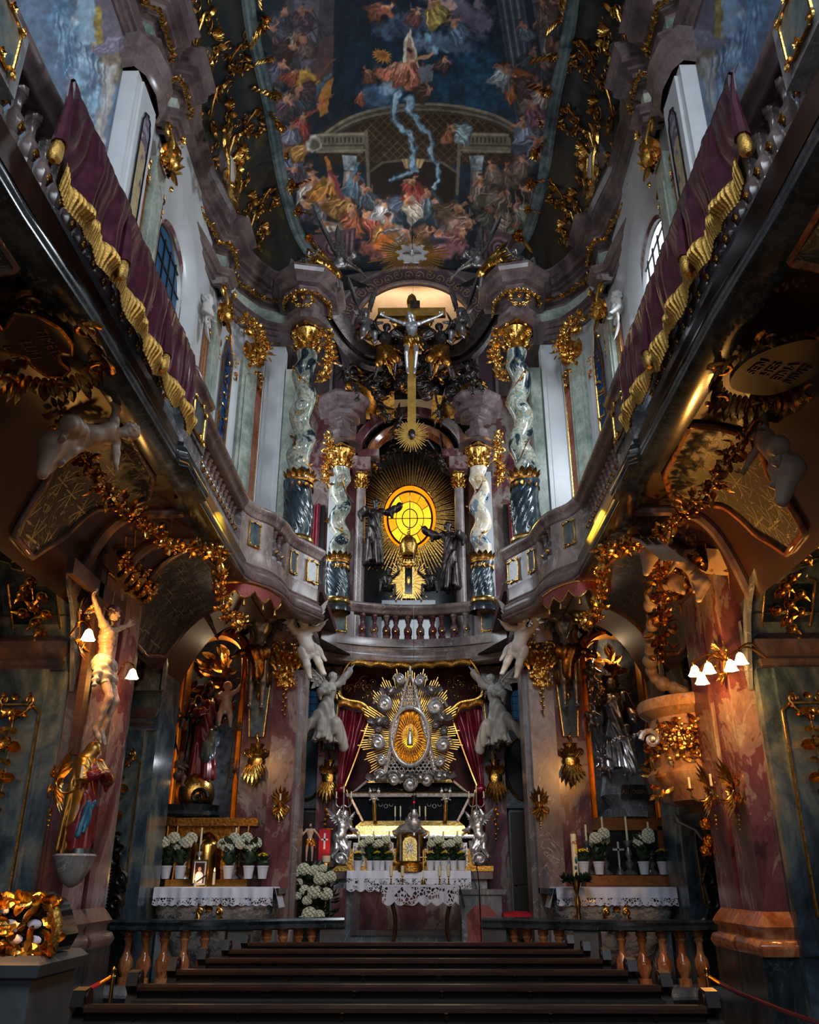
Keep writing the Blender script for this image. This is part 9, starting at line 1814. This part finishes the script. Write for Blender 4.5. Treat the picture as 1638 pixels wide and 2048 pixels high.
for s in (-1, 1):
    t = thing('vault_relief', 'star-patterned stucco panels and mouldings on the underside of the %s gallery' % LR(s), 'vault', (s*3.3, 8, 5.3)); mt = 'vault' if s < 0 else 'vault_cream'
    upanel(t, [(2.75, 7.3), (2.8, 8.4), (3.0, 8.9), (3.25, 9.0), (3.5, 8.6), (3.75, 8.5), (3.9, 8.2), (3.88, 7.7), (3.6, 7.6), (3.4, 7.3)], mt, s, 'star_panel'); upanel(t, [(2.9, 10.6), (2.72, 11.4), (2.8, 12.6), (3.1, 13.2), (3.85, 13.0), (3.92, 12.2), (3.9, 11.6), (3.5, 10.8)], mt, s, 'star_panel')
    upanel(t, [(2.75, 3.4), (2.75, 4.9), (3.3, 5.0), (3.8, 4.8), (3.9, 4.3), (3.8, 3.4)], mt, s, 'star_panel')
    for y in (9.25, 10.2): MB().tube([up_(x, y+.12*math.sin(x*5), s)+un_(x, s)*.03 for x in np.linspace(2.7, 3.93, 16)], .07, 8).build('rib', 'marble_plum', t)
    g = MB()
    for i in range(9): x = 2.9+.11*i; [g.beam(up_(x, 9.55, s)+un_(x, s)*.02, up_(x+q*.11, 9.9, s)+un_(x, s)*.02, .010, .01) for q in (-1, 1)]
    g.build('gilt_lattice', 'gold_dark', t, kind='stuff')
    for x, y in ((2.7, 5.1), (3.55, 5.15)): pass
t = thing('inscribed_cartouche', 'large brown cartouche with gilt rocaille frame reading TIMETE EUM under the left gallery', 'cartouche', (-3.0, 5.7, 5.5)); C_ = V3((-2.98, 5.72, 5.50)); Uc, Wc = V3((0, 1, 0)), nrm((1, 0, .12))
P = [(-.62, .05), (-.55, .32), (-.30, .50), (.0, .52), (.2, .42), (.12, .25), (.3, .2), (.45, .26), (.58, .1), (.55, -.12), (.30, -.22), (.12, -.2), (.05, -.36), (-.12, -.62), (-.4, -.72), (-.58, -.55), (-.55, -.3), (-.38, -.22), (-.5, -.08)]
P = [(p[0]*.74, p[1]*.56+.02) for p in P]; RP_ = resample([(a, b) for a, b in P+[P[0]]], 60)[:-1]; MB().prism([tuple(p) for p in RP_], C_, Uc, Wc, .06).build('tablet', 'vault_brown', t); nn_ = np.cross(Uc, Wc); MB().tube([C_+nn_*.06+Uc*a+Wc*b for a, b in RP_]+[C_+nn_*.06+Uc*RP_[0][0]+Wc*RP_[0][1]], .016, 6, cap=False).build('tablet_rim', 'gold_dark', t)
text(t, 'TIMETE', C_+nn_*.065+Uc*-.05+Wc*.15, Uc, Wc, .125, 'gold_dark', .008, sx=1.0); text(t, 'EUM', C_+nn_*.065+Uc*-.0+Wc*-.02, Uc, Wc, .125, 'gold_dark', .008); text(t, 'Luc.1', C_+nn_*.065+Uc*.02-Wc*.18, Uc, Wc, .09, 'gold_dark', .006)
def rocframe(C_, U_, W_, n_, sz, seed):
    g = MB(); rg = random.Random(seed)
    for i in range(46):
        a = 2*PI*i/46; d = U_*math.cos(a)+W_*math.sin(a); p = C_+U_*math.cos(a)*.52*sz+W_*math.sin(a)*.42*sz; g.leaf(p, d+U_*rg.uniform(-.3, .3)+n_*.3, n_, rg.uniform(.16, .3)*sz, .11*sz, .7, 4, .5)
    for i in range(7): a = i*.9; g.scroll(C_+U_*math.cos(a)*.62*sz+W_*math.sin(a)*.5*sz+n_*.05, U_*rg.choice((-1, 1)), W_, .12*sz, 1.3, .025*sz, start=a)
    return g
rocframe(C_, Uc, Wc, nn_, 1.0, 3).build('gilt_rocaille', 'gold_dark', t)
t = thing('inscribed_cartouche', 'shadowed carved tablet with lettering and gilt scrolls under the right gallery', 'cartouche', (3.0, 5.9, 5.5)); C2 = V3((3.08, 6.0, 5.42)); U2, W2_ = nrm((.3, -.95, 0)), nrm((-.95, -.3, 0)); n2 = np.cross(U2, W2_)
MB().prism([(.42*math.cos(a)*(1+.08*math.cos(3*a)), .34*math.sin(a)) for a in np.linspace(0, 2*PI, 28)[:-1]], C2, U2, W2_, .05).build('tablet', 'vault_brown', t)
for i, tx in enumerate(('SEN', 'HES', 'EINA', 'NIVIT')): text(t, tx, C2+n2*.055+W2_*(.2-.13*i), U2, W2_, .12, 'wood_dark', .006)
rocframe(C2, U2, W2_, n2, .95, 8).build('gilt_rocaille', 'gold_dark', t)
t = thing('inscribed_ribbon', 'curling stucco ribbon lettered POSUIT ILLIS CORAM above the pulpit', 'ribbon', (2.9, 9.6, 4.9)); rp = bez([(2.78, 8.85, 4.75), (2.62, 9.0, 5.0), (2.66, 9.4, 5.22), (2.85, 9.8, 5.28), (3.1, 10.0, 5.2), (3.4, 10.05, 5.05), (3.6, 9.8, 4.95), (3.55, 9.55, 5.15)], 8); wd = V3((.22, -.25, -.12))
MB().grid(np.array([rp, [p+wd*.5 for p in rp], [p+wd for p in rp]])).build('ribbon', 'stucco_warm', t, smooth=70)
k = 10
for j, word in enumerate(('POSUIT', 'ILLIS', 'CORAM', 'PRAE')):
    p = rp[k+j*7]; d = nrm(rp[k+j*7+2]-rp[k+j*7-2]); W_ = nrm(-wd-d*np.dot(-wd, d)); n_ = np.cross(d, W_); text(t, word, p+wd*.33+(n_ if n_[1] < 0 else -n_)*.012, d, W_, .085, 'wood_dark', .004)
    text(t, ('LEGEM', 'VITAE', 'ET', 'NAE V')[j], p+wd*.7+(n_ if n_[1] < 0 else -n_)*.012, d, W_, .085, 'wood_dark', .004)
# garlands
GL = [((-4.0, 10.3, 5.2), [(-3.25, 6.9, 5.45), (-3.05, 7.6, 5.15), (-3.0, 8.3, 5.15), (-3.05, 8.9, 5.3)], 'gilt garland hanging from the cartouche across the star panel', 'gold_dark'), (0, [(-3.05, 8.9, 5.3), (-2.9, 9.5, 5.2), (-2.65, 10.0, 5.35), (-2.5, 10.5, 5.5)], 'gilt garland swung between crucifix capital and gallery edge', 'gold'), (0, [(-2.55, 10.6, 5.5), (-2.6, 11.1, 5.2), (-2.65, 11.5, 4.95), (-2.55, 12.0, 5.0), (-2.6, 12.6, 5.05)], 'gilt garland hanging under the far end of the left gallery', 'gold')]
for _, p, lab, mt in GL:
    g_ = garland('gilt_garland', lab.replace('cartouche', 'left cartouche'), 'garland', p, .13, mat=mt, seed=len(lab), dens=.9)
    dup(g_, lab.replace('left', 'right').replace('crucifix', 'lamp-lit').replace('the cartouche', 'the right cartouche'), mirror=True)
garland('gilt_garland', 'dense gilt flower garland falling before the pulpit to the lamp', 'garland', [(3.0, 9.7, 5.2), (3.15, 10.3, 4.9), (3.3, 10.9, 4.5), (3.35, 11.3, 4.3)], .16, seed=4, mat='gold_dark')
wh = MB(); pth = bez([(3.12, 10.6, 4.9), (3.2, 11.0, 4.6), (3.25, 11.4, 4.35), (3.35, 11.7, 4.05), (3.7, 11.6, 3.85)], 6)
for i, p in enumerate(pth[::2]): wh.sph(p, (.09+.02*math.sin(i*2),)*3, 9, 7)
tag(wh.tube(pth, .07, 8).build('cloud_swag', 'stucco_warm', loc=pth[0]), 'string of rounded stucco clouds curling down behind the pulpit', 'cloud')
for i, (x, y, z, lab) in enumerate(((-2.15, 14.15, 11.6, 'beside the left outer twisted column'), (-1.85, 16.3, 10.4, 'between the left twisted columns'))):
    g_ = garland('gilt_garland', 'gilt hanging cluster '+lab, 'garland', [(x+(.45 if i == 0 else 0), y+.1, z), (x+(.5 if i == 0 else .05), y, z-.6), (x+(.42 if i == 0 else 0), y-.05, z-1.2)], .15, seed=i+20, dens=1.1); dup(g_, 'gilt hanging cluster '+lab.replace('left', 'right'), mirror=True)
g_ = garland('gilt_garland', 'gilt swag trailing from the left wall capital to the outer column', 'garland', [(-3.3, 14.2, 11.9), (-3.05, 14.3, 11.5), (-2.9, 14.3, 11.2), (-3.2, 14.2, 10.9)], .15, seed=31, dens=1.3); dup(g_, 'gilt swag trailing from the right wall capital to the outer column', mirror=True)
# lambrequin valances under the choir balustrade corners
for s in (-1, 1):
    t = thing('lambrequin_valance', 'small crimson and gilt tasselled valance under the %s gallery corner' % LR(s), 'valance', (s*2.4, 12.3, 5.5)); P = bez([(s*2.95, 12.0, 5.58), (s*2.5, 11.95, 5.58), (s*2.2, 12.25, 5.58), (s*2.04, 12.7, 5.58)], 10); rows = [P, [p-V3((0, 0, .10)) for p in P], [p-V3((0, 0, .14+.13*abs(math.sin(i*PI/7.5)))) for i, p in enumerate(P)]]
    MB().grid(np.array(rows)[::-s]).build('cloth', metal('valance_'+LR(s), '#9c4a44', .4, 60, .5, .3, .4), t); g = MB(); g.tube(rows[2], .014, 5); g.tube([p-V3((0, 0, .03)) for p in P], .018, 5); g.build('gilt_edge', 'gold', t)
    for i in (4, 11, 19, 26): MB().lathe([(.005, 0), (.02, -.03), (.012, -.05), (.028, -.10), (.02, -.12)], 8, rows[2][i]).build('tassel', 'gold', t)
# narrow amber spots added at the window for patches on the gallery edges
for s in (-1, 1): spot('amber_patch_spot', (-.12, 19.6, 9.9), (s*2.42, 11.0, 6.02), 1500, (1, .55, .03), 3.2, .02)
for o in list(COL.objects):
    if '_base' in o: del o['_base']
